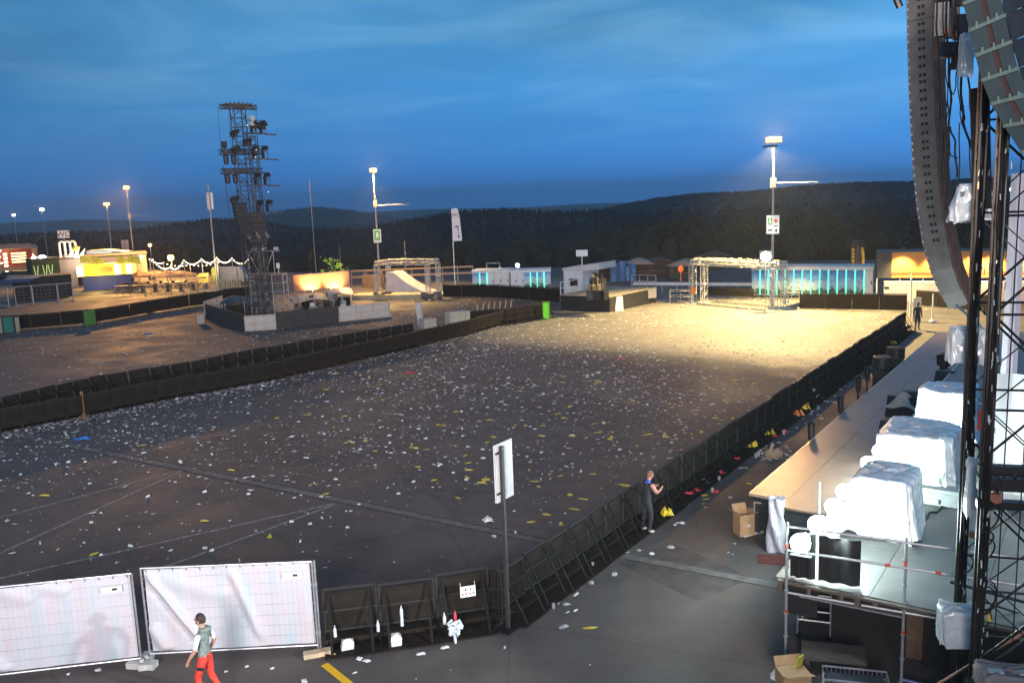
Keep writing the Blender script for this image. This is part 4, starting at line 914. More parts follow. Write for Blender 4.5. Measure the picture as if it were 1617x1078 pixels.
# mesh fence panels lit orange
HF = mat('site_fence_steel', (.45, .38, .33), .5, .3, .1)
def mesh_panel(a, b, hgt, label, group):
    v = b - a; w_ = v.length; t = thing('wire_fence', label, 'fence panel', a, math.atan2(v.y, v.x), group)
    mb = MB()
    for p_, q_ in (((0, 0, .1), (0, 0, hgt)), ((w_, 0, .1), (w_, 0, hgt)), ((0, 0, hgt), (w_, 0, hgt)), ((0, 0, .15), (w_, 0, .15))): mb.tube(p_, q_, .06, 5)
    mb.build('frame', HF, t); mb = MB()
    for k in range(1, int(w_ / .4)): mb.tube((k * .4, 0, .15), (k * .4, 0, hgt), .009, 3)
    for z in np.arange(.4, hgt, .35): mb.tube((0, 0, z), (w_, 0, z), .009, 3)
    mb.build('mesh', STEELM, t)
    for x in (0, w_): MB().box((x, 0, .05), (.25, .7, .1)).build('foot', CONC, t)
    return t
for k, (xa, ya, xb, yb) in enumerate(((-28, 484, 14, 482), (25, 476, 52, 476), (53, 477, 92, 474), (93, 473, 116, 471))):
    a = D(xa, ya, 90 + k); a.z = 0; b = D(xb, yb, 91 + k); b.z = 0
    mesh_panel(a, b, 2.0, ('leftmost wire fence panel before the red stalls', 'narrow wire fence panel left of the black box wall', 'wide wire fence panel with a notice before the black box wall', 'wire fence panel at the right end of the black box wall')[k], 'wire fence by the black box')
# bright food stalls at the far left
stall = [(8, 150, 4.2, (.45, .10, .06), 'food stall with white lit shelves at the far left edge', (1, .93, .7)), (30, 142, 4.2, (.40, .03, .02), 'food stall with a yellow lit menu board over a red counter', (1, .85, .3)), (50, 165, 2.6, (.30, .16, .10), 'small lit stall right of the yellow menu board', (1, .8, .55))]
for k, (px, dist, w_, c_, lab, lc_) in enumerate(stall):
    q = D(px, 425, dist); q.z = 0; t = thing('food_stall', lab, 'food stall', q, face_cam(q), 'lit food stalls'); z = ztop(q, 392)
    MB().box((0, 1.2, z / 2), (w_, 2.4, z)).build('body', mat('stall_paint_%s' % 'abc'[k], c_, .6, 0, .3, 1), t)
    MB().prism([(-w_ * .56, -.9, z - .1), (w_ * .56, -.9, z - .1), (w_ * .5, 1.5, z + .5), (-w_ * .5, 1.5, z + .5)], (0, 0, .12)).build('awning', mat('stall_awning', (.3, .2, .15), .7), t)
    LM = mat('stall_light_%s' % 'abc'[k], (.9, .9, .8), .5, 0, 0, emit=lc_, es=2.0)
    if k == 1:
        mn = MB().box((.2, -.06, z * .62), (w_ * .55, .08, z * .5)).build('menu_board', mat('menu_red', (.25, .05, .03), .6), t)
        mb = MB()
        for i in range(4): mb.box((.2, -.12, z * (.45 + .115 * i)), (w_ * .5, .03, z * .062))
        mb.build('lit_line', LM, mn)
        mb = MB()
        for i in range(4): mb.box((-w_ * .40, -.1, z * (.30 + .16 * i)), (.55, .1, z * .10))
        mb.build('light_strip', MATS['stall_light_a'], t)
    else:
        for i in range(5): MB().box((random.uniform(-.4, .4) * w_, -.1, z * random.uniform(.25, .9)), (w_ * random.uniform(.12, .3), .1, z * random.uniform(.05, .14))).build('lit_shelf', LM, t)
    MB().box((0, -.5, .55), (w_, .7, 1.1)).build('counter', mat('stall_counter', (.25, .12, .09), .7, 0, .3, 1), t)
    lamp_light('POINT', 'stall_light', (q.x, q.y - 3.5, z * .8), 350, lc_, .2)
q = D(40, 437, 128); q.z = 0
for k in range(3):
    q = D((18, 36, 52)[k], 440, 124); q.z = 0; t = thing('parked_car', ('dark parked car at the far left stalls', 'pale parked car in front of the red counter', 'tan parked car left of the dark green stage box')[k], 'car', q, .1 * k, 'cars parked by the stalls'); cm = mat('car_paint_%s' % 'abc'[k], ((.04, .04, .05), (.40, .37, .35), (.36, .25, .18))[k], .3, 0, 0, coat=.5)
    MB().prism([(-2.1, 0, .35), (2.1, 0, .35), (2.15, 0, .8), (1.5, 0, .95), (1.0, 0, .97), (-1.7, 0, .98), (-2.1, 0, .9)], (0, 1.7, 0)).build('body', cm, t)
    MB().prism([(-1.75, .12, .96), (1.1, .12, .96), (.45, .25, 1.45), (-1.2, .25, 1.48)], (0, 1.45, 0)).build('windows', mat('dark_glass', (.03, .03, .03), .15), t)
    for x in (-1.3, 1.35):
        for y in (.05, 1.65): wv = MB().lathe([(.1, -.1), (.33, -.1), (.33, .1), (.1, .1)], (0, 0, 0), 12).build('wheel', RUBBER, t); wv.location = (x, y, .33); wv.rotation_euler = (R(90), 0, 0)
# beer garden: umbrellas, tables, rails, string lights
UMB = mat('tan_umbrella', (.42, .24, .12), .8, 0, .15, 1)
for k, px in enumerate((222, 246, 266, 287)):
    q = D(px, 452, 110 + 2 * (k % 2)); q.z = 0; z = ztop(q, 427); t = thing('beer_umbrella', ('leftmost tan parasol of the beer garden', 'second tan parasol from the left in the beer garden', 'third tan parasol from the left in the beer garden', 'rightmost tan parasol of the beer garden')[k], 'parasol', q, 0, 'beer garden parasols')
    MB().tube((0, 0, 0), (0, 0, z), .04, 6).build('pole', WOOD, t); MB().lathe([(2.0, z - .65), (1.98, z - .55), (1.0, z - .25), (.08, z), (.05, z + .1)], (0, 0, 0), 10).build('canopy', UMB, t)
for k in range(13):
    q = D(196 + (k % 7) * 20 + (k // 7) * 9, 461 if k < 7 else 457, 102 + 5 * (k // 7)); q.z = 0
    mb = MB(); mb.box((0, 0, .74), (2.0, .6, .05)); mb.box((0, -.55, .44), (2.0, .25, .04)); mb.box((0, .55, .44), (2.0, .25, .04))
    for x in (-.8, .8): mb.box((x, 0, .36), (.06, .5, .72)); mb.box((x, 0, .22), (.05, 1.3, .04)); mb.box((x, -.55, .22), (.05, .06, .44)); mb.box((x, .55, .22), (.05, .06, .44))
    solo('picnic_table', mb, WOOD, 'wooden table with benches in the beer garden', 'picnic table', 'beer garden tables', q, .1 * (k % 3))
for k, (xa, xb) in enumerate(((184, 228), (229, 270), (271, 312), (313, 352))):
    a = D(xa, 464, 98); a.z = 0; b = D(xb, 463, 98); b.z = 0; mb = MB(); rail(mb, a, b, 0, 1.05, 4)
    solow('garden_rail', mb, mat('rail_tan', (.35, .27, .20), .6, .2), ('leftmost tube railing before the beer garden', 'second tube railing from the left before the beer garden', 'third tube railing from the left before the beer garden', 'tube railing nearest the tower before the beer garden')[k], 'railing', 'beer garden railings')
BULB = mat('bulb_glow', (1, .95, .8), .4, 0, 0, emit=(1.0, .86, .62), es=5)
def string_light(pxs, dist, label, sag, n_):
    pts = []
    for (a, b) in zip(pxs[:-1], pxs[1:]):
        pa, pb = D(*a, dist), D(*b, dist)
        for k in range(n_):
            f = k / n_; q = pa.lerp(pb, f); q.z -= sag * 4 * f * (1 - f); pts.append(q)
    pts.append(D(*pxs[-1], dist)); c0 = pts[0].copy()
    t = thing('string_lights', label, 'string lights', (c0.x, c0.y, 0))
    mb = MB().path(pts, .02, 4); mb.build('cable', RUBBER, t, world=True)
    mb = MB()
    for q in pts: mb.lathe([(.03, -.15), (.09, -.08), (.03, 0)], q, 6)
    mb.build('bulbs', BULB, t, world=True)
    for a in pxs:
        q = D(*a, dist); MB().tube((q.x, q.y, 0), q, .05, 5).build('pole', POLE, t, world=True)
string_light([(241, 409), (268, 421), (290, 410), (318, 408), (342, 406), (366, 407), (392, 409)], 104, 'string of warm bulbs strung across the beer garden poles', .55, 9)
string_light([(236, 408), (258, 414), (300, 417), (345, 413)], 118, 'fainter second string of bulbs behind the beer garden', .3, 7)
lamp_light('POINT', 'string_glow', D(330, 425, 103), 500, (1, .75, .4), .5)
q = D(337, 425, 106); q.z = 0; solo('lit_pot_plant', MB().tube((0, 0, 0), (0, 0, .5), .1).lathe([(.1, .5), (.35, 1.2), (.3, 1.9), (.05, 2.3)], (0, 0, 0), 7), mat('lit_leaf', (.4, .42, .05), .7, 0, .4, 5), 'small yellow green lit plant under the string lights', 'plant', None, q)
q = D(322, 445, 104); q.z = 0; solo('yellow_cart', MB().box((0, 0, .8), (1.1, .7, .6)).prism([(-.7, -.5, 1.35), (.7, -.5, 1.35), (.5, .3, 1.6), (-.5, .3, 1.6)], (0, .1, .08)).tube((-.5, 0, .5), (-.5, 0, 1.4), .03).tube((.5, 0, .5), (.5, 0, 1.4), .03).lathe([(.1, -.1), (.25, -.1), (.25, .1)], (-.35, -.4, .25), 8), mat('cart_yellow', (.6, .5, .08), .6, 0, .1, 2), 'small yellow cart left of the stacked pale chairs', 'cart', None, q)
mb = MB()
for k in range(9): mb.box((k * .28, (k % 2) * .1, .45 + .25), (.2, .5, .9 + .3 * (k % 3))); mb.box((k * .28, .2, 1.2), (.2, .06, .7))
q = D(347, 462, 96); q.z = 0; solo('stacked_chairs', mb, mat('pale_wood', (.52, .42, .25), .7, 0, .2, 4), 'row of stacked pale chairs under the string lights', 'chairs', None, q)
q = D(365, 452, 108); q.z = 0; solo('white_van', MB().prism([(-2.2, 0, .3), (2.2, 0, .3), (2.2, 0, 1.0), (1.6, 0, 1.15), (1.2, 0, 1.95), (-2.2, 0, 2.0)], (0, 1.8, 0)).box((1.35, -.02, 1.45), (.5, .04, .4)).lathe([(.1, 0), (.34, 0), (.34, .2)], (-1.4, .0, .3), 8), mat('van_grey', (.34, .33, .33), .4, 0, .05), 'pale van parked behind the stacked chairs', 'van', None, q)
# ================================================================== CROWD BARRIERS
BARM = mat('barrier_black', (0.017, 0.0135, 0.0105), 0.8, 0.0, 0.35, 2.5, spec=.12)
BARB = mat('barrier_brace', (0.007, 0.007, 0.007), 0.7, 0.0, 0.3, 6, spec=.15)
BARE = mat('barrier_edge', (0.03, 0.028, 0.026), 0.5, 0.3, 0.2, 6)
def make_barrier(label, group, w_=1.0, h=1.2, brace=True):
    """local: x along, front face at y=0 looking to -y, braces to +y"""
    t = thing('crowd_barrier', label, 'crowd barrier', (0, 0, 0), 0, group)
    mb = MB(); mb.box((w_ / 2, 0, .62), (w_ * .985, .03, h - .12))
    mb.build('front_panel', BARM, t)
    mb = MB(); mb.tube((.02, 0, h), (w_ - .02, 0, h), .030, 7); mb.tube((.03, .02, .05), (.03, .02, h), .025, 5); mb.tube((w_ - .03, .02, .05), (w_ - .03, .02, h), .025, 5); mb.box((w_ / 2, .035, .36), (w_ * .95, .03, .05)); mb.box((w_ / 2, .035, .8), (w_ * .95, .02, .04)); mb.build('frame', BARE, t)
    if brace:
        for x in (.14, w_ - .14):
            mb = MB(); mb.bar((x, .03, h * .93), (x, .62, .05), .045, .03); mb.build('brace', BARB, t)
        mb = MB(); mb.box((w_ / 2, .34, .02), (w_ * .97, .66, .035)); mb.build('floor_plate', BARM, t)
        mb = MB(); mb.box((w_ / 2, .30, .34), (w_ * .9, .32, .03)); mb.build('step', BARM, t)
    return t
PROTO = {}
def barrier_run(pts, label, group, front_left=True, h=1.2, brace=True, wd=1.0):
    """walk along pts; braces on the right hand side of the walk when front_left"""
    out = []
    for a, b in zip(pts[:-1], pts[1:]):
        a = Vector((a.x, a.y, 0)); b = Vector((b.x, b.y, 0)); v = b - a; n_ = max(1, round(v.length / wd)); u_ = v.normalized()
        for k in range(n_):
            st = a + v * (k / n_); key = (group, brace, h)
            if front_left: loc = st + u_ * (v.length / n_); rz = math.atan2(-u_.y, -u_.x)
            else: loc = st; rz = math.atan2(u_.y, u_.x)
            rz += random.uniform(-.03, .03)
            if key not in PROTO:
                o = PROTO[key] = make_barrier(label, group, wd, h, brace); o.location = loc; o.rotation_euler = (0, 0, rz)
            else: o = dup(PROTO[key], loc, rz)
            o.scale = (v.length / n_ / wd, 1, random.uniform(.97, 1.025)); o.rotation_euler.x = random.uniform(-.018, .018); out.append(o)
    return out
cor = P(812, 990) - SN * .40 + SD * .05
barrier_run([cor, P(1437, 522) - SN * .3], 'black crowd barrier section along the stage pit', 'stage pit barrier', True, 1.22)
barrier_run([P(513, 1019), P(600, 1008), P(690, 995), P(776, 980), cor], 'black crowd barrier section between the white fence sheet and the pit corner', 'short front barrier', True, 1.28)
near_row = [P(-160, 704), P(0, 683), P(140, 656), P(280, 628), P(420, 603), P(740, 529), P(800, 511), P(866, 497)]
barrier_run(near_row[1:], 'black barrier section of the nearer row across the field', 'nearer barrier row', False, 1.02)
T = lambda px, py, h=1.2: (lambda v: Vector((v.x, v.y, 0)))(P(px, py, h))
far_row = [T(-60, 640), T(0, 627), T(114, 600), T(166, 590), T(300, 569), T(420, 547), T(560, 524), T(652, 509)]
barrier_run(far_row, 'black braced barrier section of the farther row across the field', 'farther barrier row', True, 1.15)
barrier_run([T(742, 491), T(800, 486), T(868, 476)], 'black braced barrier section behind the green panel end of the row', 'end of the farther row', True, 1.15)
far_left = [P(-40, 529), P(0, 523), P(145, 511), P(235, 495), P(330, 480), P(395, 470)]
barrier_run(far_left, 'dark barrier section before the beer garden and stalls', 'far left barrier', False, 1.2, False, 2.0)
barrier_run([P(700, 469), P(790, 471), P(884, 478)], 'dark barrier section in front of the left washroom containers', 'barrier by the left containers', False, 1.25, False, 2.0)
barrier_run([P(1262, 488), P(1432, 491)], 'dark barrier section in front of the long washroom container', 'barrier by the long container', False, 1.25, False, 2.0)
barrier_run([P(1446, 482), P(1560, 492)], 'dark barrier section before the orange bar stall', 'barrier by the bar stall', False, 1.2, False, 2.0)
barrier_run([P(1110, 470), P(1190, 474)], 'dark barrier section behind the wide truss gate', 'barrier behind the truss gate', False, .8, False, 2.0)
# wooden rail fence behind the ramp
a = D(556, 455, 100); a.z = 0; b = D(748, 460, 100); b.z = 0; t = thing('rail_fence', 'long tan rail fence behind the small truss gate', 'fence', a)
for z in (1.6, .9): MB().bar(a + Vector((0, 0, z)), b + Vector((0, 0, z)), .05, .22).build('rail', mat('tan_rail', (.42, .26, .16), .7), t, world=True)
for k in range(9): q = a.lerp(b, k / 8); MB().tube(q, q + Vector((0, 0, 1.7)), .05, 5).build('post', STEELM, t, world=True)
q = D(590, 447, 97); q.z = 0; solo('wooden_crate_wall', MB().box((0, 0, ztop(q, 444)), (2.4, .3, 1.4)).tube((-1, 0, 0), (-1, 0, 1.6), .06).tube((1, 0, 0), (1, 0, 1.6), .06), WOOD, 'brown wooden panel beside the left leg of the small truss gate', 'panel', None, q)
# coloured panels hung in the far left barrier and the end of the row
def col_panel(pa, pb, pyt, rgb, label, nm):
    a, b = P(*pa), P(*pb); a.y -= .35; b.y -= .35; h = ztop(a, pyt); v = b - a; w_ = v.length
    t = thing('coloured_board', label, 'panel', a, math.atan2(v.y, v.x)); MB().box((w_ / 2, 0, h / 2 + .03), (w_, .05, h)).build('board', mat(nm, rgb, .55, 0, .12, 2), t)
    mb = MB(); mb.box((.03, -.04, h / 2), (.06, .03, h)); mb.box((w_ - .03, -.04, h / 2), (.06, .03, h)); mb.box((w_ / 2, -.04, h), (w_, .03, .05)); mb.build('frame', BARE, t)
col_panel((1, 526), (10, 525), 502, (.34, .30, .20), 'tan panel at the far left of the barrier', 'tan_panel')
col_panel((29, 521), (101, 514), 499, (.05, .18, .13), 'dark teal panel in the far left barrier', 'teal_panel') if False else None
col_panel((10, 522), (19, 521), 501, (.36, .32, .24), 'tan panel left of the teal panel in the far left barrier', 'tan_panel') if False else None
col_panel((10, 525), (28, 524), 501, (.03, .22, .15), 'dark teal panel in the far left barrier', 'teal_panel')
col_panel((28, 524), (37, 523), 501, (.36, .34, .20), 'olive panel right of the teal panel in the far left barrier', 'olive_panel')
col_panel((136, 514), (156, 511), 491, (.08, .22, .03), 'moss green panel in the far left barrier', 'moss_panel')
col_panel((856, 503), (869, 502), 477, (.12, .55, .02), 'bright green panel at the right end of the nearer barrier row', 'bright_green_panel')
q = P(652, 516); q.z = 0; solo('leaning_grey_board', MB().para((-.25, -.1, 0), (.42, 0, 0), (0, .2, 0), (-.25, .6, 1.95)), mat('worn_board', (.42, .37, .33), .7, 0, .2, 2), 'tall grey board leaning in the gap of the farther barrier row', 'board', None, P(667, 521))
solo('grey_block', MB().box((0, 0, .45), (1.0, .8, .9)).box((0, 0, .93), (1.05, .85, .06)), mat('block_grey', (.34, .33, .30), .7, 0, .2, 2), 'grey block right of the leaning board', 'block', None, P(676, 524), .6)
solo('grey_crate', MB().box((0, 0, .45), (1.7, .8, .9)).box((0, 0, .92), (1.76, .86, .08)).box((-.5, -.42, .4), (.1, .05, .7)).box((.5, -.42, .4), (.1, .05, .7)), mat('block_pale', (.40, .40, .36), .6, 0, .2, 2), 'long pale crate in the gap of the farther barrier row', 'crate', None, P(723, 512), .6)
for k in range(6):
    q = P(752 + k * 9, 505 - k * 1.5); mb = MB(); mb.bar((0, 0, .05), (.35, .3, 1.15), .10, .05); mb.bar((.5, 0, .05), (.85, .3, 1.15), .10, .05); mb.bar((.0, 0, .1), (.8, .1, .1), .08)
    solo('folded_barrier', mb, mat('lit_timber', (.45, .33, .15), .7, 0, .2, 3), 'folded tan barrier leaning in the row right of the pale crate', 'folded barrier', 'folded tan barriers', q, .5)

# ================================================================== WHITE SHEETED FENCE
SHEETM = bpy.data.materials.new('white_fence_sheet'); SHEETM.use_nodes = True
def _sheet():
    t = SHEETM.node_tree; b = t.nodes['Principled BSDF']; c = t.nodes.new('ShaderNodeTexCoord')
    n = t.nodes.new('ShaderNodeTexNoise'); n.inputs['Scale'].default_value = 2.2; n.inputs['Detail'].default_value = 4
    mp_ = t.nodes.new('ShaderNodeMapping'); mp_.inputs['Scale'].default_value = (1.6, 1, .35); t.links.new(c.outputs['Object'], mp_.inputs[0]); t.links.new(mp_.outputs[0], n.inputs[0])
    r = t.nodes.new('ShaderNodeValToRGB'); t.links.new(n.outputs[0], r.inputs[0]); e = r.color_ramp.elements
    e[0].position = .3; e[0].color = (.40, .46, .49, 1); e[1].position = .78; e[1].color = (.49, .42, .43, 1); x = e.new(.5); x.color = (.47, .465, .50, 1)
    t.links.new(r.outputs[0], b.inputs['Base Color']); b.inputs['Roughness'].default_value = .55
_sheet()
def heras(label, a, b, tp_a, tp_b, folds, seed):
    v = b - a; w_ = v.length; t = thing('sheeted_fence', label, 'fence panel', a, math.atan2(v.y, v.x), 'white sheeted fence panels')
    z0 = .17; h = (tp_a + tp_b) / 2; fr = .022
    mb = MB(); mb.tube((0, 0, .02), (0, 0, tp_a), fr, 8); mb.tube((w_, 0, .02), (w_, 0, tp_b), fr, 8); mb.tube((0, 0, tp_a), (w_, 0, tp_b), fr, 8); mb.tube((0, 0, z0), (w_, 0, z0), fr, 8); mb.build('frame', STEEL, t)
    rg = random.Random(seed); ph = [rg.uniform(0, 6) for _ in range(6)]
    def fn(u_, v_):
        x = .05 + u_ * (w_ - .10); z = z0 + .03 + v_ * (h - z0 - .06)
        y = .035 + .0016 * math.sin(u_ * w_ / .115 * 6.283) + .006 * math.sin(u_ * 17 + ph[0]) + .005 * math.sin(u_ * 41 + ph[1]) * (1 - .4 * v_) + .01 * math.sin(u_ * 6 + v_ * 4 + ph[2])
        for (x0, zz0, x1, zz1, am, wd) in folds:      # diagonal tension folds
            dx, dz = x1 - x0, zz1 - zz0; ll = math.hypot(dx, dz); tt = ((u_ - x0) * dx + (v_ - zz0) * dz) / ll ** 2
            dd = ((u_ - x0) * dz - (v_ - zz0) * dx) / ll
            f = max(0, min(1, (1 - tt) * 8)) * max(0, min(1, tt * 8)); y -= 1.8 * am * f * math.exp(-(dd / wd) ** 2) - am * .55 * f * math.exp(-((dd - wd * 1.6) / wd) ** 2)
        z -= .05 * math.exp(-((u_ - .3) / .2) ** 2) * max(0, v_ - .8) * 4 * .25
        return (x, y, z)
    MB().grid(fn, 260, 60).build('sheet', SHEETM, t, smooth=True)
    mb = MB(); n_ = int(w_ / .115)
    for k in range(1, n_): mb.tube((w_ * k / n_, .062, z0), (w_ * k / n_, .062, h - .01), .0028, 4)
    for z in np.linspace(z0 + .25, h - .22, 7): mb.tube((0, .014, z), (w_, .014, z), .0032, 4)
    mb.build('wire_mesh', mat('mesh_wire', (.50, .50, .52), .6, .1, .1), t)
    mb = MB()
    for k in range(13): x = .1 + (w_ - .2) * k / 12; mb.tube((x, -.03, h - .0), (x, .04, h - .09), .006, 4)
    mb.build('cable_ties', BLACK, t)
    tg = MB(); tg.box((w_ - .42, -.012, h - .30), (.42, .006, .13)); tg = tg.build('tag', mat('tag_white', (.66, .66, .68), .4), t)
    MB().box((w_ - .36, -.018, h - .30), (.10, .006, .05)).build('print', INK, tg)
    return t, w_
fa, fbb = P(238, 1043), P(503, 1029)
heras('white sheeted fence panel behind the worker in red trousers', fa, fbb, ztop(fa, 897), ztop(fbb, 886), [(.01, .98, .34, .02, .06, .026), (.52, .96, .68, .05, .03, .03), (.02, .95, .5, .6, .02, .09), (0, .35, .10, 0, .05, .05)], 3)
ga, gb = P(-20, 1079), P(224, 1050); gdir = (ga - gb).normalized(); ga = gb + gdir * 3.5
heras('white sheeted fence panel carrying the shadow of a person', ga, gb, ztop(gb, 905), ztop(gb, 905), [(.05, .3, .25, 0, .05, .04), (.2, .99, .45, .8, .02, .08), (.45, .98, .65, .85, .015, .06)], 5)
for lab, q, rz in (('pale concrete foot at the left edge of the right fence panel', P(232, 1047), .2), ('pale concrete foot at the right edge of the left fence panel', P(225, 1053), 1.4)):
    solo('concrete_block', MB().box((0, 0, .07), (.22, .62, .13)).lathe([(.05, .13), (.05, .19)], (0, 0, 0), 8), mat('foot_concrete', (.45, .45, .42), .85, 0, .15, 5), lab, 'fence foot', 'fence feet', q, rz)
solo('concrete_block', MB().box((0, 0, .05), (.6, .2, .1)).tube((0, 0, .08), (.35, -.2, .06), .02), mat('foot_tan', (.5, .38, .24), .8), 'tan foot under the right edge of the white fence sheet', 'fence foot', 'fence feet', P(502, 1034), .3)
q = P(507, 1028); solow('steel_post', MB().tube(q, (q.x, q.y, ztop(q, 884)), .024, 8).tube((q.x, q.y, .03), (q.x - .16, q.y - .2, .03), .02, 6).box((q.x - .03, q.y, 1.55), (.12, .05, .06)).box((q.x - .03, q.y, .45), (.12, .05, .06)), STEEL, 'steel post clamped to the right edge of the white fence', 'fence post')
# notice on the front barrier
q = P(742, 1002); z = 1.1; t = thing('barrier_notice', 'white notice with six small symbols tied to the front barrier', 'notice', (q.x, q.y - .04, 0), math.atan2((P(776, 1001) - P(690, 1016)).y, (P(776, 1001) - P(690, 1016)).x)); mb = MB(); mb.box((0, -.03, 1.06), (.34, .006, .25)); mb.tube((-.16, -.02, 1.18), (-.16, .02, 1.26), .004, 4); mb.tube((.16, -.02, 1.18), (.16, .02, 1.26), .004, 4); mb.build('sheet', mat('notice_white', (.72, .74, .76), .6), t)
for (x, z, m_) in ((-.05, 1.11, INK), (.06, 1.11, mat('notice_blue', (.05, .15, .3), .6)), (-.12, 1.0, REDINK), (-.04, 1.01, REDINK), (.045, 1.01, REDINK), (.12, 1.02, mat('notice_green', (.02, .2, .15), .6))):
    MB().box((x, -.036, z), (.035, .004, .05)).build('symbol', m_, t)
# double board sign on a black pole at the pit corner
q = P(803, 992); q.z = 0; rzs = math.atan2(SD.y, SD.x); t = thing('corner_sign', 'white sign board seen from behind on a tall black pole at the pit corner', 'sign', q, rzs)
hp = ztop(q, 704); MB().box((0, 0, hp / 2), (.075, .075, hp)).build('pole', mat('pole_brown', (.035, .028, .024), .6), t)
MB().box((0, 0, .02), (.5, .4, .04)).build('base', BLACKM, t)
def fn(u_, v_): return ((u_ - .5) * .66 + .17, .055 + .006 * math.sin(u_ * 70), ztop(q, 792) + v_ * (hp + .04 - ztop(q, 792)))
mb = MB(); mb.grid(fn, 90, 2); mb.box((.17, .085, (ztop(q, 792) + hp + .04) / 2), (.66, .03, hp + .03 - ztop(q, 792))); mb.build('sign_board', mat('sign_back', (.62, .63, .61), .45, 0, .05, 3), t)
mb = MB(); mb.box((0, .045, hp - .15), (.3, .02, .05)); mb.box((0, .045, ztop(q, 792) + .2), (.3, .02, .05)); mb.build('bracket', BLACKM, t)

# ================================================================== LITTER
def crumple(seed, sx, sy, n_=4, amp=.5):
    """a crumpled scrap: rings of ragged outline with folds"""
    rg = random.Random(seed); n = 11; vs = [(0, 0, .012 + amp * min(sx, sy) * rg.uniform(.1, .45))]
    rad = [rg.uniform(.72, 1.12) for _ in range(n)]
    for f in (.55, 1.0):
        for k in range(n):
            a = 2 * math.pi * k / n + rg.uniform(-.16, .16); r_ = f * rad[k] * rg.uniform(.9, 1.1); pw = .75
            x = math.copysign(abs(math.cos(a)) ** pw, math.cos(a)) * sx * .5 * r_; y = math.copysign(abs(math.sin(a)) ** pw, math.sin(a)) * sy * .5 * r_
            vs.append((x, y, .006 + amp * min(sx, sy) * (rg.uniform(.1, .6) if f < 1 else rg.uniform(0, .35) ** 1.5)))
    fs = [(0, 1 + k, 1 + (k + 1) % n) for k in range(n)] + [(1 + k, 1 + n + k, 1 + n + (k + 1) % n, 1 + (k + 1) % n) for k in range(n)]
    return MB().add(vs, fs)
def cupmesh(): return MB().lathe([(.001, 0), (.032, 0), (.046, .13), (.043, .13), (.03, .006)], (0, 0, 0), 9)
L_WHITE = mat('litter_white', (.66, .65, .63), .6, 0, .15, 8); L_GREY = mat('litter_grey', (.36, .35, .36), .6, 0, .2, 8); L_YEL = mat('litter_yellow', (.62, .50, .05), .6, 0, .25, 8)
L_RED = mat('litter_red', (.55, .05, .07), .6, 0, .2, 8); L_BLUE = mat('litter_blue', (.03, .16, .50), .5, 0, .2, 6); L_TAN = mat('litter_tan', (.46, .34, .22), .7, 0, .2, 8); L_ORG = mat('litter_orange', (.6, .22, .05), .6, 0, .2, 8)
fieldc = Vector((cor.x, cor.y, 0))
def in_field(p):
    v = p - fieldc; n_ = v.dot(SN); return n_ < -.25
rowpts = [(p.x, p.y) for p in near_row]
rx = np.array([p[0] for p in rowpts]); ry = np.array([p[1] for p in rowpts])
def behind_row(p): return p.y > np.interp(p.x, rx, ry) - .2 if p.x < rx[-1] else False
frp = sorted([(p.x, p.y) for p in far_row] + [(T(742, 491).x, T(742, 491).y), (T(868, 476).x, T(868, 476).y)]); fx = np.array([p[0] for p in frp]); fy = np.array([p[1] for p in frp])
def behind_far(p): return p.y > np.interp(p.x, fx, fy) + .4
flp = sorted([(p.x, p.y) for p in far_left]); lx = np.array([p[0] for p in flp]); ly = np.array([p[1] for p in flp])
def vis(p, m=30):
    x, y = px_of(p); return -m < x < 1617 + m and 400 < y < 1078 + m
near, farf = [], []
rg = random.Random(5)
spots = []
for _ in range(130000):
    x, y = rg.uniform(-45, 34), rg.uniform(15, 92)
    p = Vector((x, y, 0))
    if not vis(p): continue
    px, py = px_of(p)
    if in_field(p) and not behind_row(p):
        if y < 19.0 and x < -.3 and p.y < 18.3: continue
        dens = .14 + .86 * min(1, max(0, (y - 22) / 22)); dens *= 1 - .8 * max(0, min(1, (y - 62) / 16))
        dens *= .55 + .9 * (math.sin(x * .35 + y * .21) * math.sin(y * .3 - x * .17) * .5 + .5)
        if y < 30: dens *= .75
        if rg.random() < dens * .62: spots.append((p, py))
    elif behind_far(p) and x < 8:
        inleft = p.y < np.interp(p.x, lx, ly) - .3 if p.x < lx[-1] else p.y < 86
        if not inleft: continue
        q = (x, y)
        if -25 < x < -11 and y > 68: continue
        if rg.random() < .22: spots.append((p, py))
    elif p.y < 18 and rg.random() < .05 and x < 3: spots.append((p, py))
spots.sort(key=lambda s_: s_[0].length)
WH = [crumple(i, *s_) for i, s_ in enumerate(((.20, .13), (.28, .10), (.13, .13), (.24, .20), (.17, .08), (.32, .16)))]
def protoset(mbs, m, name): return [b.build(name, m).data for b in mbs]
def lit(name, me, p, rz, s_, label, cat, group):
    o = bpy.data.objects.new(name, me); col.objects.link(o); o.location = (p.x, p.y, 0); o.rotation_euler = (0, 0, rz); o.scale = (s_, s_, s_); return props(o, label, cat, group)
def meshes_of(mbs, m, name):
    out = []
    for b in mbs:
        me = bpy.data.meshes.new(name); me.from_pydata(b.v, [], b.f); me.materials.append(m); out.append(me)
    return out
ms_w = meshes_of(WH, L_WHITE, 'paper_scrap'); ms_g = meshes_of([crumple(20 + i, .16, .12) for i in range(4)] + [cupmesh()], L_GREY, 'crushed_cup')
ms_y = meshes_of([crumple(40 + i, *s_, 5, .35) for i, s_ in enumerate(((.42, .16), (.34, .18), (.50, .15), (.30, .14)))], L_YEL, 'yellow_bag')
ms_t = meshes_of([crumple(60 + i, .22, .12) for i in range(3)], L_TAN, 'tan_scrap')
stuff = {k: MB() for k in ('w', 'g', 't')}
nw = ng = nt_ = 0
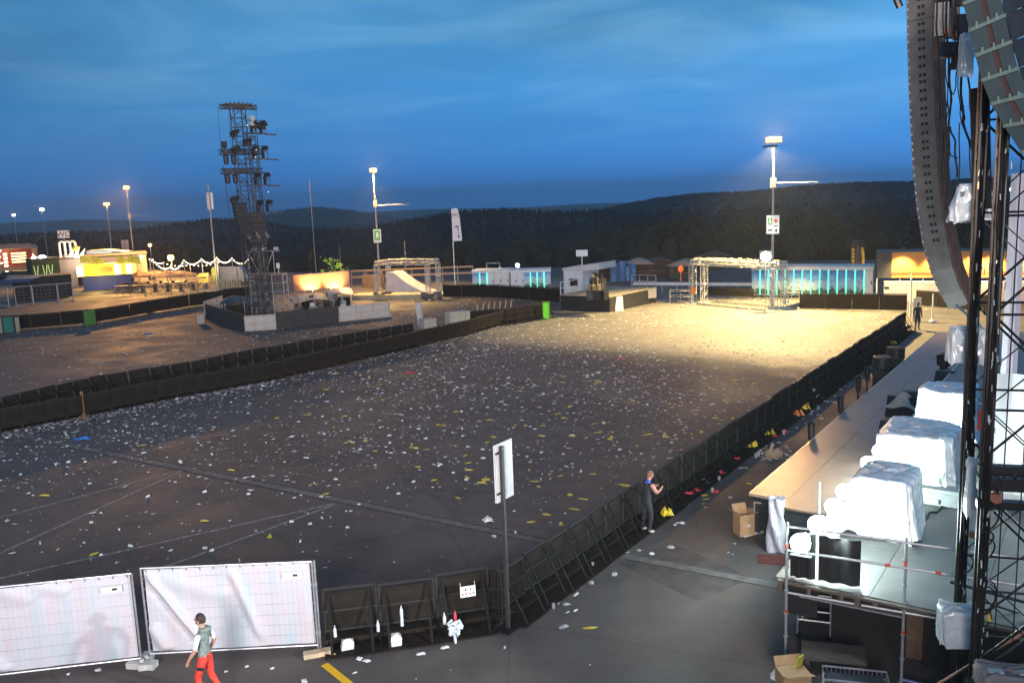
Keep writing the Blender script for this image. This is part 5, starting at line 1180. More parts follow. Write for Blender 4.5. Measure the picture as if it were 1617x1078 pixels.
for p, py in spots:
    r_ = rg.random(); rz = rg.uniform(0, 6.28); s_ = (.19 + .75 * rg.random() ** 4.5) * (0.75 + .25 * min(1, p.y / 60))
    kind = 'w' if r_ < .42 else ('g' if r_ < .80 else 't')
    if kind == 'w' and nw < 215: nw += 1; lit('paper_scrap', rg.choice(ms_w), p, rz, s_, 'crumpled white paper scrap lying on the dark paving', 'paper scrap', 'white paper scraps'); continue
    if kind == 'g' and ng < 180: ng += 1; lit('crushed_cup', rg.choice(ms_g), p, rz, s_, 'crushed grey drinks cup lying on the dark paving', 'crushed cup', 'crushed grey cups'); continue
    if kind == 't' and nt_ < 110: nt_ += 1; lit('tan_scrap', rg.choice(ms_t), p, rz, s_, 'small tan cardboard scrap lying on the dark paving', 'cardboard scrap', 'tan cardboard scraps'); continue
    b = {'w': WH[rg.randrange(6)], 'g': WH[rg.randrange(6)], 't': WH[rg.randrange(6)]}[kind]; ca, sa = math.cos(rz), math.sin(rz); s_ *= 1.1
    stuff[kind].add([(p.x + (v[0] * ca - v[1] * sa) * s_, p.y + (v[0] * sa + v[1] * ca) * s_, v[2] * s_) for v in b.v], b.f)
structure('white_litter', stuff['w'], L_WHITE, 'stuff'); structure('grey_litter', stuff['g'], L_GREY, 'stuff'); structure('tan_litter', stuff['t'], L_TAN, 'stuff')
# yellow bags: the ones plainly seen, then random ones
ypx = [(70, 782), (322, 822), (147, 875), (426, 847), (740, 742), (908, 804), (862, 812), (838, 824), (886, 827), (900, 781), (922, 788), (760, 762), (768, 757), (990, 767), (966, 690), (1052, 690), (1024, 686), (945, 683), (963, 693), (738, 754), (905, 689), (600, 607), (515, 615), (437, 660), (545, 657), (486, 655), (225, 703), (365, 742), (740, 521), (775, 523), (855, 688), (890, 660), (900, 642), (1108, 682), (1130, 660), (1145, 632), (1160, 600), (940, 606), (946, 603), (1000, 633), (830, 672), (700, 672), (720, 650), (655, 707), (583, 597), (780, 690), (795, 745), (845, 760)]
for k, (x, y) in enumerate(ypx): lit('yellow_bag', rg.choice(ms_y), P(x, y), rg.uniform(-.5, .5) + (0 if rg.random() < .7 else 1.5), rg.uniform(.75, 1.15), 'flat yellow plastic bag lying on the dark paving', 'plastic bag', 'yellow plastic bags')
n_ = 0
while n_ < 90:
    p = P(rg.uniform(480, 1250), rg.uniform(560, 790))
    if in_field(p) and not behind_row(p): n_ += 1; lit('yellow_bag', rg.choice(ms_y), p, rg.uniform(0, 6), rg.uniform(.4, .85), 'flat yellow plastic bag lying on the dark paving', 'plastic bag', 'yellow plastic bags')
def one(seed, sx, sy, m, px, py, label, name, rz=0.0, amp=.6, cat='litter'):
    return solo(name, crumple(seed, sx, sy, 6, amp), m, label, cat, None, P(px, py), rz)
one(1, .75, .28, L_BLUE, 128, 694, 'blue plastic sheet lying left of the worn yellow line', 'blue_bag', .1, .9)
one(2, .85, .5, L_BLUE, 231, 527, 'blue tarp lying on the far left paving', 'blue_bag', .1, .3)
one(3, .95, .22, L_RED, 648, 589, 'long red cloth lying in the middle of the field', 'red_cloth', .1, .5)
one(4, .42, .22, L_RED, 980, 567, 'red cloth lying far up the field', 'red_cloth', .4)
one(5, .34, .34, L_WHITE, 770, 822, 'large crumpled white bag lying beside the drainage strip', 'white_bag', .4, .8)
for k, (x, y) in enumerate(((549, 1022), (625, 1016))):
    solo('white_paper_bag', MB().prism([(-.13, 0, 0), (.13, 0, .0), (.15, .02, .15), (.05, .05, .27), (-.08, .04, .2)], (0, .16, .02)), L_WHITE, ('white paper bag at the left foot of the front barrier', 'white paper bag at the middle foot of the front barrier')[k], 'paper bag', None, P(x, y + 4, .04), .3)
t = thing('bottle_bag', 'clear bag full of plastic bottles hanging on the front barrier', 'bag', P(720, 1010, .04))
mb = MB()
for k in range(26): c = Vector((rg.uniform(-.13, .13), rg.uniform(-.09, .06), rg.uniform(.05, .42))); dd = Vector((rg.uniform(-1, 1), rg.uniform(-1, 1), rg.uniform(-1, 1))).normalized() * .075; mb.tube(c - dd, c + dd, .036, 8, .026)
mb.build('bottles', mat('bottle_clear', (.55, .62, .66), .15, 0, .1, 6), t)
def bottle(p, label, m=None, z=0.0, group='drinks bottles on the front barrier'):
    return solo('drink_bottle', MB().lathe([(.001, 0), (.036, 0), (.036, .16), (.014, .22), (.014, .26), (.001, .26)], (0, 0, 0), 9), m or MATS['bottle_clear'], label, 'bottle', group, (p.x, p.y, z))
for k, (x, y, z, lab) in enumerate(((636, 1018, .40, 'clear bottle standing on the step of the front barrier'), (636, 1019, .62, 'upper clear bottle caught behind the front barrier'), (703, 1012, .36, 'white cup shaped bottle left of the bottle bag'), (720, 1009, .36, 'red capped bottle standing above the bottle bag'), (530, 1033, .36, 'small bottle standing at the left end of the front barrier'), (598, 1024, .36, 'bottle lying low behind the middle of the front barrier'))):
    p = P(x, y); bottle(Vector((p.x, p.y + .1, 0)), lab, (L_WHITE if k == 2 else L_RED if k == 3 else None), z)
for k, (x, y) in enumerate(((567, 1038), (578, 1041), (703, 1020), (797, 1020), (665, 1030), (480, 1073), (560, 1060), (430, 1053), (357, 1058), (390, 1050), (522, 1038), (108, 1062), (155, 1056))):
    lit('paper_scrap', rg.choice(ms_w), P(x, y + 2), rg.uniform(0, 6), .7, 'white scrap lying before the front fence line', 'paper scrap', 'scraps before the front fence')
# drinks cups lying on the paving, and a drift of scraps along the foot of the nearer row
CUPM = meshes_of([cupmesh()], mat('cup_plastic', (.62, .64, .66), .3, 0, .1, 8), 'drinks_cup')[0]
for k in range(80):
    p = P(rg.uniform(20, 1150), rg.uniform(585, 880))
    if not in_field(p) or behind_row(p): continue
    o = lit('drinks_cup', CUPM, p, rg.uniform(0, 6), rg.uniform(.65, 1.0), 'clear plastic drinks cup lying on its side on the paving', 'drinks cup', 'drinks cups on the paving'); o.rotation_euler.x = 1.5; o.location.z = .04
drift = MB()
for k in range(900):
    i = rg.randrange(1, len(near_row) - 1); q = near_row[i].lerp(near_row[i + 1], rg.random()); p = Vector((q.x, q.y, 0)) + (SN * .8 - SD * .35).normalized() * abs(rg.gauss(.25, .7))
    b = WH[rg.randrange(6)]; rz = rg.uniform(0, 6.28); ca, sa = math.cos(rz), math.sin(rz); s_ = rg.uniform(.25, .75); drift.add([(p.x + (v[0] * ca - v[1] * sa) * s_, p.y + (v[0] * sa + v[1] * ca) * s_, v[2] * s_) for v in b.v], b.f)
structure('drifted_litter', drift, L_GREY, 'stuff')
# rubbish along the pit barrier
for k in range(150):
    s_ = rg.uniform(.5, 38); p = fieldc + SD * s_ + SN * abs(rg.gauss(.75, .35)); c = rg.random(); dens = 1
    if c < .38: lit('paper_scrap', rg.choice(ms_w), p, rg.uniform(0, 6), rg.uniform(.5, 1.0), 'white scrap swept against the foot of the pit barrier', 'paper scrap', 'scraps along the pit barrier')
    elif c < .74: lit('dark_rubbish', rg.choice(ms_g), p, rg.uniform(0, 6), rg.uniform(.7, 1.6), 'grey rubbish swept against the foot of the pit barrier', 'rubbish', 'rubbish along the pit barrier')
    elif c < .90: lit('yellow_bag', rg.choice(ms_y), p, rg.uniform(0, 6), rg.uniform(.4, .8), 'yellow bag swept against the foot of the pit barrier', 'plastic bag', 'yellow bags along the pit barrier')
ms_r = meshes_of([crumple(80 + i, .34, .22, 5, .9) for i in range(3)], L_RED, 'red_rubbish')
for (x, y) in ((1140, 748), (1128, 777), (1087, 780), (1102, 775), (1165, 725), (1240, 683), (1222, 690)): lit('red_rubbish', rg.choice(ms_r), P(x, y), rg.uniform(0, 6), 1.0, 'red rubbish lying in the pit beside the barrier', 'rubbish', 'red rubbish in the pit')
for k, (x, y, lab) in enumerate(((1188, 705, 'yellow bundle nearest the end of the stage in the pit'), (1217, 686, 'yellow bundle second nearest the stage end in the pit'), (1260, 656, 'orange yellow bundle halfway along the pit'), (1273, 646, 'yellow bundle farthest of the three along the pit'), (1411, 543, 'small yellow bundle at the far end of the pit barrier'), (1052, 814, 'yellow green bag beside the feet of the man at the barrier'))):
    solo('yellow_bundle', crumple(90 + k, .55, .4, 6, 1.4), mat('bundle_yellow', (.72, .58, .04), .6, 0, .25, 6) if k != 2 else L_ORG, lab, 'bundle', 'yellow bundles in the pit', P(x, y), k)
for k, (x, y, lab) in enumerate(((1290, 627, 'pair of pale sticks leaning on the pit barrier'), (1363, 572, 'pale folded sheet leaning on the far pit barrier'))):
    p = P(x, y); solo('pale_sticks', MB().bar((0, 0, 0), (-.5, .2, 1.05), .12, .06).bar((.25, .1, 0), (-.2, .3, .6), .12, .06), L_WHITE, lab, 'sticks', None, p, .3)
# small things in the lane between the two barrier rows
p = P(162, 622); solo('timber_frame', MB().bar((-.3, 0, 0), (.05, .0, 1.15), .07).bar((.4, 0, 0), (.05, .0, 1.15), .07).bar((-.15, 0, .45), (.25, 0, .45), .05), mat('pale_lath', (.62, .45, .30), .7), 'pale timber A frame standing between the barrier rows', 'timber frame', None, p, .2)
p = P(194, 619); solo('white_canister', MB().lathe([(.12, 0), (.14, .4), (.12, .5), (.05, .6), (.05, .7)], (0, 0, 0), 9), L_WHITE, 'white canister standing beside the timber frame', 'canister', None, p)
p = P(437, 572); solo('white_bottle', MB().lathe([(.07, 0), (.07, .3), (.03, .4), (.03, .5)], (0, 0, 0), 8), L_WHITE, 'white bottle standing on the lane between the barrier rows', 'bottle', None, p)
p = P(135, 656); solo('rusty_post', MB().box((0, 0, .6), (.12, .1, 1.2)).box((0, 0, .02), (.4, .4, .04)), mat('rust', (.22, .10, .045), .8, 0, .3, 5), 'rusty brown post in the nearer barrier row', 'post', None, p + Vector((0, -.12, 0)))
# ================================================================== PEOPLE
SKIN = mat('skin', (.48, .27, .19), .55, 0, .08, 8); HAIRD = mat('dark_hair', (.03, .02, .015), .7, 0, .2, 20)
def person(label, loc, rz, J, color_fn, mats, hair=None, scale=1.0, head_turn=0.0, fingers=True):
    """J: joint name -> (x, y, z, radius), facing local +y; one skinned body"""
    t = thing('person', label, 'person', loc, rz)
    edges = [('pelvis', 'waist'), ('waist', 'chest'), ('chest', 'neckb'), ('neckb', 'neck'), ('neck', 'headc')]
    for s_ in 'lr':
        edges += [('chest', 'sh' + s_), ('sh' + s_, 'el' + s_), ('el' + s_, 'wr' + s_), ('wr' + s_, 'pa' + s_), ('pelvis', 'hip' + s_), ('hip' + s_, 'kn' + s_), ('kn' + s_, 'an' + s_), ('an' + s_, 'toe' + s_)]
        if fingers:
            wr, pa = Vector(J['wr' + s_][:3]), Vector(J['pa' + s_][:3]); d = (pa - wr).normalized(); sd = d.cross(Vector((.3, 1, .1))).normalized()
            curl = d.cross(sd).normalized() * (1 if s_ == 'l' else -1)
            for i in range(4):
                b = pa + sd * (i - 1.5) * .021; ln = (.066, .078, .074, .058)[i]
                J['f%d%s' % (i, s_)] = (*(b + d * .012), .0095); J['g%d%s' % (i, s_)] = (*(b + d * ln * .6 + curl * .010), .0088); J['h%d%s' % (i, s_)] = (*(b + d * ln + curl * .034), .0075)
                edges += [('pa' + s_, 'f%d%s' % (i, s_)), ('f%d%s' % (i, s_), 'g%d%s' % (i, s_)), ('g%d%s' % (i, s_), 'h%d%s' % (i, s_))]
            mid = wr.lerp(pa, .45); J['t0' + s_] = (*(mid + sd * .04 + d * .012), .011); J['t1' + s_] = (*(mid + sd * .058 + d * .05 + curl * .02), .0088); edges += [('wr' + s_, 't0' + s_), ('t0' + s_, 't1' + s_)]
    names = list(J); idx = {n_: i for i, n_ in enumerate(names)}
    me = bpy.data.meshes.new('tmp'); me.from_pydata([J[n_][:3] for n_ in names], [(idx[a], idx[b]) for a, b in edges if a in idx and b in idx], [])
    o = bpy.data.objects.new('tmp', me); col.objects.link(o)
    sk = o.modifiers.new('s', 'SKIN'); sk.use_smooth_shade = True; sk.branch_smoothing = .4
    for i, n_ in enumerate(names):
        v = me.skin_vertices[0].data[i]; r_ = J[n_][3]; rr = J[n_][4] if len(J[n_]) > 4 else r_; v.radius = (r_, rr); v.use_root = (n_ == 'pelvis')
    ss = o.modifiers.new('d', 'SUBSURF'); ss.levels = ss.render_levels = 2
    dg = bpy.context.evaluated_depsgraph_get(); ev = o.evaluated_get(dg); nm = bpy.data.meshes.new_from_object(ev)
    vs = [v.co.copy() for v in nm.vertices]; fs = [tuple(p.vertices) for p in nm.polygons]; bpy.data.objects.remove(o)
    mb = MB(); mb.add(vs, fs)
    # head: ovoid with brow, nose, chin, ears
    hc = Vector(J['headc'][:3]); M = Matrix.Rotation(head_turn, 3, 'Z'); n1, n2 = 20, 14; hv = []
    for j in range(n2 + 1):
        ph = math.pi * j / n2; z = math.cos(ph)
        for i in range(n1):
            th = 2 * math.pi * i / n1; x = math.sin(ph) * math.cos(th); y = math.sin(ph) * math.sin(th)
            ww = .078 if z > -.2 else .078 - (-.2 - z) * .03; dd = .098
            p = Vector((x * ww, y * dd, z * .122))
            if y > .55:
                if abs(x) < .22 and -.32 < z < .12: p.y += .020 * (1 - abs(x) / .22) * (1 - abs(z + .18) / .3)
                if z < -.62: p.y += .012
                if .08 < z < .22 and .15 < abs(x) < .6: p.y -= .008
            hv.append(hc + M @ p)
    hf = [(j * n1 + i, j * n1 + (i + 1) % n1, (j + 1) * n1 + (i + 1) % n1, (j + 1) * n1 + i) for j in range(n2) for i in range(n1)]
    hb = len(mb.f); mb.add(hv, [tuple(reversed(f)) for f in hf])
    for sgn in (-1, 1):
        e = [hc + M @ Vector((sgn * (.079 + .012 * (k % 2)), .005 + .022 * math.cos(k * 1.05), -.01 + .034 * math.sin(k * 1.05))) for k in range(6)]
        mb.prism(e, M @ Vector((sgn * .012, -.006, 0)))
    # face features
    mb2 = MB()
    for sgn in (-1, 1): mb2.box(hc + M @ Vector((sgn * .031, .093, .012)), (.026, .012, .012), head_turn); mb2.box(hc + M @ Vector((sgn * .031, .095, .034)), (.034, .012, .008), head_turn)
    mb2.box(hc + M @ Vector((0, .094, -.062)), (.045, .012, .009), head_turn)
    nb = len(mb.f); me = bpy.data.meshes.new('body'); allv = mb.v + mb2.v; off = len(mb.v); allf = mb.f + [tuple(i + off for i in f) for f in mb2.f]
    me.from_pydata(allv, [], allf)
    for m_ in mats: me.materials.append(m_)
    for p in me.polygons:
        p.use_smooth = True
        c = sum((me.vertices[i].co for i in p.vertices), Vector()) / len(p.vertices)
        p.material_index = 0 if hb <= p.index < nb else (len(mats) - 1 if p.index >= nb else color_fn(c))
    bo = bpy.data.objects.new('body', me); col.objects.link(bo); bo.parent = t
    if hair:
        mb = MB(); hv = []; n1, n2 = 18, 8
        for j in range(n2 + 1):
            ph = (math.pi * .62) * j / n2
            for i in range(n1):
                th = 2 * math.pi * i / n1; x = math.sin(ph) * math.cos(th); y = math.sin(ph) * math.sin(th); z = math.cos(ph)
                lift = 1.0 if (y < .45 or z > .52) else .90
                p = Vector((x * .088 * lift, y * .106 * lift - .006, z * .135 * lift + .004)) * (1 + .03 * math.sin(i * 5 + j * 3)); hv.append(hc + M @ p)
        mb.add(hv, [(j * n1 + i, (j + 1) * n1 + i, (j + 1) * n1 + (i + 1) % n1, j * n1 + (i + 1) % n1) for j in range(n2) for i in range(n1)]); mb.build('hair', hair, t, smooth=True)
    t.scale = (scale,) * 3
    return t
def stance(**kw):
    J = dict(pelvis=(0, 0, .95, .155, .115), waist=(0, .01, 1.10, .145, .105), chest=(0, 0, 1.33, .165, .115), neckb=(0, -.01, 1.49, .075, .07), neck=(0, .01, 1.55, .056), headc=(0, .03, 1.68, .06),
             shl=(-.19, 0, 1.43, .068), shr=(.19, 0, 1.43, .068), ell=(-.25, -.03, 1.15, .048), elr=(.25, -.03, 1.15, .048), wrl=(-.27, .06, .90, .034), wrr=(.27, .06, .90, .034), pal=(-.27, .08, .82, .034, .022), par=(.27, .08, .82, .034, .022),
             hipl=(-.10, 0, .88, .105), hipr=(.10, 0, .88, .105), knl=(-.11, .02, .49, .068), knr=(.11, .02, .49, .068), anl=(-.11, -.02, .09, .048), anr=(.11, -.02, .09, .048), toel=(-.13, .16, .045, .042), toer=(.13, .16, .045, .042))
    J.update(kw); return J
# worker walking left in red trousers
VEST = mat('grey_vest', (.20, .235, .215), .8, 0, .3, 14, bump=.9); TEE = mat('white_tee', (.68, .70, .72), .8, 0, .15, 14, bump=.8); REDT = mat('red_trousers', (.72, .055, .035), .7, 0, .28, 13, bump=1.0); SHOE = mat('dark_shoe', (.03, .03, .03), .6); FACEI = mat('face_dark', (.10, .045, .035), .6, 0, 0); BLKBAND = mat('black_band', (.02, .02, .022), .8)
def cf(c):
    if c.z < .10: return 4
    if c.z < .985: 
        if abs(c.x) > .205 and c.z > .72: return 0
        return 3
    if c.z > 1.535: return 0
    if abs(c.x) > .185: return 2 if c.z > 1.20 else 0
    if c.z > 1.47: return 1
    return 1
py_ = 1100
for py_ in range(1085, 1180):
    q = P(331, py_)
    if ztop(q, 969) > 1.80: break
w1 = person('person in bright red trousers and grey green vest walking left before the white fence', P(331, py_), R(78), stance(knl=(-.11, .14, .51, .068), anl=(-.10, .06, .11, .048), toel=(-.12, .24, .06, .042), knr=(.11, -.02, .49, .068), anr=(.11, -.24, .14, .048), toer=(.12, -.10, .05, .042), elr=(.26, -.08, 1.16, .046), wrr=(.27, .06, .93, .034), par=(.26, .09, .85, .034, .022), ell=(-.25, .05, 1.16, .046), wrl=(-.24, .2, .96, .034), pal=(-.23, .24, .89, .034, .022)), cf, [SKIN, VEST, TEE, REDT, SHOE, BLKBAND, FACEI], HAIRD, 1.0, 0.1)
# hood, collar and side stripe on the vest
MB().lathe([(.07, 0), (.115, .01), (.12, .05), (.085, .075)], (0, -.05, 1.47), 12).build('hood', VEST, w1, smooth=True)
MB().box((-.205, .0, .76), (.03, .15, .055)).build('pocket_flap', BLKBAND, w1)
# man leaning on the pit barrier
BLKT = mat('black_clothes', (.022, .022, .026), .85, 0, .3, 6); PALESH = mat('pale_shoes', (.55, .52, .50), .6); BLUEC = mat('blue_collar', (.05, .08, .35), .7); SUNB = mat('sunburnt_skin', (.50, .22, .16), .55, 0, .08, 8)
def cf2(c):
    if c.z < .115: return 3
    if c.z > 1.54: return 0
    if c.z > 1.46 and abs(c.x) < .13: return 2
    if abs(c.x) > .20 and c.z > 1.0: return 0
    if c.y > .26 and c.z > .95: return 0
    return 1
lean = stance(chest=(0, .05, 1.33, .175, .125), neckb=(0, .08, 1.48, .08, .075), neck=(0, .12, 1.54, .06), headc=(0, .16, 1.66, .06), shl=(-.20, .06, 1.43, .07), shr=(.20, .06, 1.43, .07), ell=(-.27, .16, 1.20, .052), elr=(.27, .15, 1.20, .052), wrl=(-.16, .40, 1.23, .038), wrr=(.16, .40, 1.22, .038), pal=(-.11, .47, 1.25, .034, .022), par=(.11, .47, 1.24, .034, .022), anl=(-.14, -.05, .09, .048), toel=(-.16, .13, .045, .042), hipr=(.11, 0, .88, .11), knr=(.14, .06, .49, .072), anr=(.15, -.02, .09, .048), toer=(.18, .15, .045, .042), pelvis=(0, -.02, .95, .165, .125), waist=(0, .02, 1.10, .16, .12))
w2 = person('person in black vest leaning at the pit barrier and looking along the field', P(1021, 840), R(-58), lean, cf2, [SUNB, BLKT, BLUEC, PALESH, FACEI], mat('cropped_hair', (.22, .10, .06), .8), 1.0, -.2)
# distant dark figure by the cream board
w3 = person('distant person in dark clothes standing before the cream board', P(1448, 521), R(185), stance(), lambda c: 0 if c.z > 1.54 else 1, [mat('dim_skin', (.20, .12, .09), .6), BLKT, FACEI], HAIRD, 1.0, 0, False)
# ================================================================== STAGE
def stage_mat(name, rgb, rough, var=.2):
    m = mat(name, rgb, rough, 0, var, 1.4, spec=.5); return m
LIPM = stage_mat('brown_stage_ply', (.125, .088, .068), .36); DECKM = stage_mat('grey_stage_ply', (.12, .125, .12), .45); DKTEAL = mat('black_skirt', (.008, .010, .010), .8, 0, .3, 3)
EDGE = mat('worn_metal_edge', (.60, .52, .42), .35, .7, .2, 5)
t = thing('stage_deck', 'long brown stage deck with a bright metal edge beside the pit', 'stage', S(0, 0, 0))
def Sp(*l): return [S(a, b, z) for a, b, z in l]
mb = MB()
for k in range(11):       # deck boards laid side by side with tight seams
    a, b = k * 2.72 + (0 if k else 0), (k + 1) * 2.72
    for n0, n1 in ((0.0, 1.05), (1.06, 2.60)):
        s0 = a if k else (0.0 if n0 == 0 else -.65)
        mb.prism([S(s0, n0, 1.14), S(b - .012, n0, 1.14), S(b - .012, n1, 1.14), S(s0 if n0 else s0 - .10, n1, 1.14)], (0, 0, .06))
mb.build('deck_board', LIPM, t, world=True)
MB().prism(Sp((0, .0, 1.13), (29.9, .0, 1.13), (29.9, -.03, 1.13), (-.02, -.03, 1.13)), (0, 0, .085)).prism(Sp((-.03, -.03, 1.13), (-.13, 1.05, 1.13), (-.10, 1.05, 1.13), (.0, -.03, 1.13)), (0, 0, .083)).build('metal_edge', EDGE, t, world=True)
MB().prism(Sp((.12, .05, 0), (29.9, .05, 0), (29.9, 2.6, 0), (-.50, 2.6, 0), (-.50, 1.1, 0), (.02, 1.1, 0)), (0, 0, 1.13)).build('skirt', DKTEAL, t, world=True)
# raised main stage
t2 = thing('raised_stage', 'higher grey stage floor carrying the plastic wrapped boxes', 'stage', S(0, 2.7, 0))
mb = MB()
for k in range(14):
    for j in range(6):
        a = -5.95 + k * 2.44; n0 = 2.62 + j * 1.83
        if a > -1 and n0 < 1.8: continue
        mb.prism([S(a, n0, 1.62), S(a + 2.43, n0, 1.62), S(a + 2.43, n0 + 1.82, 1.62), S(a, n0 + 1.82, 1.62)], (0, 0, .08))
mb.build('deck_board', DECKM, t2, world=True)
MB().prism(Sp((-4.0, 2.68, 0), (28, 2.68, 0), (28, 13, 0), (-4.0, 13, 0)), (0, 0, 1.60)).build('skirt', DKTEAL, t2, world=True)
MB().prism(Sp((6, 2.61, 1.62), (28, 2.61, 1.62), (28, 2.56, 1.62), (6, 2.56, 1.62)), (0, 0, .09)).build('metal_edge', EDGE, t2, world=True)
mb = MB()
for k in range(7): a = S(-6.0, 2.75 + k * 1.5, 1.55); mb.box(a, (.12, .10, .16), SRZ)
mb.bar(S(-6.02, 2.7, 1.66), S(-6.02, 13, 1.66), .10, .05); mb.build('front_beam', mat('dull_beam', (.10, .075, .055), .7), t2, world=True)
# scaffold guard rail along the near edge of the raised stage
GR = mat('guard_rail_tube', (.40, .41, .42), .4, .5, .15, 8)
pL = P(1241, 1046); pL2 = Vector((5.33, 16.75, 0)); pR = Vector((7.24, 15.72, 0)); gdir = (pR - pL2).normalized(); pE = pR + gdir * 3.1
t = thing('scaffold_rail', 'scaffold guard rail with red marks along the near edge of the raised stage', 'scaffold rail', pL2)
for q in (pL2, pR, pE):
    mb = MB(); mb.tube(q, q + Vector((0, 0, 2.95)), .03, 8); mb.lathe([(.08, 0), (.08, .02), (.03, .03)], q, 8)
    for z in (.5, 1.0, 1.5, 2.0, 2.5): mb.lathe([(.03, z), (.05, z + .01), (.05, z + .03), (.03, z + .04)], q, 8)
    po = mb.build('post', GR, t, world=True)
    for z in (2.42, 1.0): MB().tube(q + Vector((0, 0, z)), q + Vector((0, 0, z + .10)), .034, 8).build('red_mark', RED, t, world=True)
for z, nm in ((2.88, 'top_rail'), (2.38, 'middle_rail')):
    MB().tube(pL2 + Vector((0, -.04, z)), pE + Vector((0, -.04, z)), .027, 8).build(nm, GR, t, world=True)
MB().tube(pL2 + Vector((0, .05, 1.45)), pE + Vector((0, .05, 1.45)), .03, 8).bar(pL2 + Vector((.3, .06, 1.36)), pR + Vector((0, .06, 1.36)), .10, .03).build('ledger', GR, t, world=True)
for f in (.85, 1.25): q = pL2.lerp(pR, f) + Vector((0, -.04, 2.38)); MB().tube(q - gdir * .05, q + gdir * .05, .031, 8).build('red_mark', RED, t, world=True)
MB().tube(S(-3.2, 2.72, 1.7), S(-3.2, 2.72, 2.9), .027, 8).build('side_post', GR, t, world=True)
for k in range(3): q = pL2 + gdir * (.45 + k * .62); MB().box(q + Vector((0, .1, 1.52)), (.06, .12, .20)).build('bracket', WOOD, t, world=True)
MB().tube(pR + Vector((0, 0, .1)), pR + gdir * 2.2 + Vector((0, -.3, .1)), .03, 8).build('base_rail', mat('blue_tube', (.20, .24, .42), .45, .3), t, world=True)
# black cloth panels hung behind the rail
for k, (f0, f1, lab) in enumerate(((.05, .27, 'narrow black cloth hung behind the end of the guard rail'), (.30, .66, 'wide black cloth panel hung behind the guard rail'))):
    a = pL2.lerp(pR, f0) + Vector((.04, .25, 1.72)); b = pL2.lerp(pR, f1) + Vector((.04, .25, 1.72))
    def fn(u_, v_, a=a, b=b): q = a.lerp(b, u_); return (q.x + .02 * math.sin(u_ * 14), q.y + .03 * math.sin(u_ * 14), q.z + v_ * .95)
    solow('black_cloth', MB().grid(fn, 20, 4), DARKCL, lab, 'cloth', 'black cloths behind the guard rail')
solow('black_leg_cloth', MB().box(pL2 + Vector((.35, .12, 1.22)), (.62, .06, .62), -.46), DARKCL, 'black box cloth hanging below the corner of the guard rail', 'cloth')
# ------------------------------------------------ floodlights on the stage edge
FLOOD = [(1264, 857), (1291, 828), (1316, 800), (1333, 776), (1371, 731), (1389, 712), (1406, 694)]
labs = ['nearest floodlight on the corner of the guard rail', 'second nearest floodlight fixed on the guard rail', 'third nearest floodlight left of the first wrapped box', 'fourth nearest floodlight left of the first wrapped box', 'third farthest floodlight left of the middle wrapped box', 'second farthest floodlight left of the middle wrapped box', 'farthest floodlight beside the middle wrapped box']
for k, (px, py) in enumerate(FLOOD):
    z = 2.05 if k > 1 else 2.62; p = P(px, py, z); h = .35 if k > 1 else .28; t = thing('floodlight', labs[k], 'floodlight', (p.x, p.y, z - h), face_cam(p) - .2, 'floodlights on the stage edge')
    mb = MB(); mb.tube((0, .0, h), (0, .26, h), .20, 14, .14); ho = mb.build('housing', BLACKM, t)
    MB().lathe([(.02, -.02), (.19, 0), (.19, .03), (.13, .07), (.001, .09)], (0, 0, 0), 14).build('lens', mat('flood_lens', (.9, 1, 1), .3, 0, 0, emit=(.80, 1.0, .98), es=220), ho)
    ho.children[0].location = (0, .0, h); ho.children[0].rotation_euler = (R(90), 0, 0)
    mb = MB(); mb.bar((-.15, .1, 0), (-.15, .1, h), .02); mb.bar((.15, .1, 0), (.15, .1, h), .02); mb.bar((-.2, .1, .01), (.2, .1, .01), .2, .02); mb.build('bracket', STEEL, t)
    off = (Vector((-p.x, -p.y, 0)).normalized()) * .42 if k > 1 else SN * .55 + SD * .5
    lamp_light('POINT', 'flood_glow', (p.x + off.x, p.y + off.y, z + .02), (220, 230, 270, 270, 270, 270, 220)[k], COOL, .08)
    if k in (2, 3, 4, 5, 6): lamp_light('SPOT', 'flood_beam', tuple(p + SN * .10 - SD * .34 + Vector((0, 0, .1))), 900, COOL, .08, tuple(p + SN * 1.6 + SD * (.3 if k < 4 else .8) + Vector((0, 0, .5))), 120, .8)
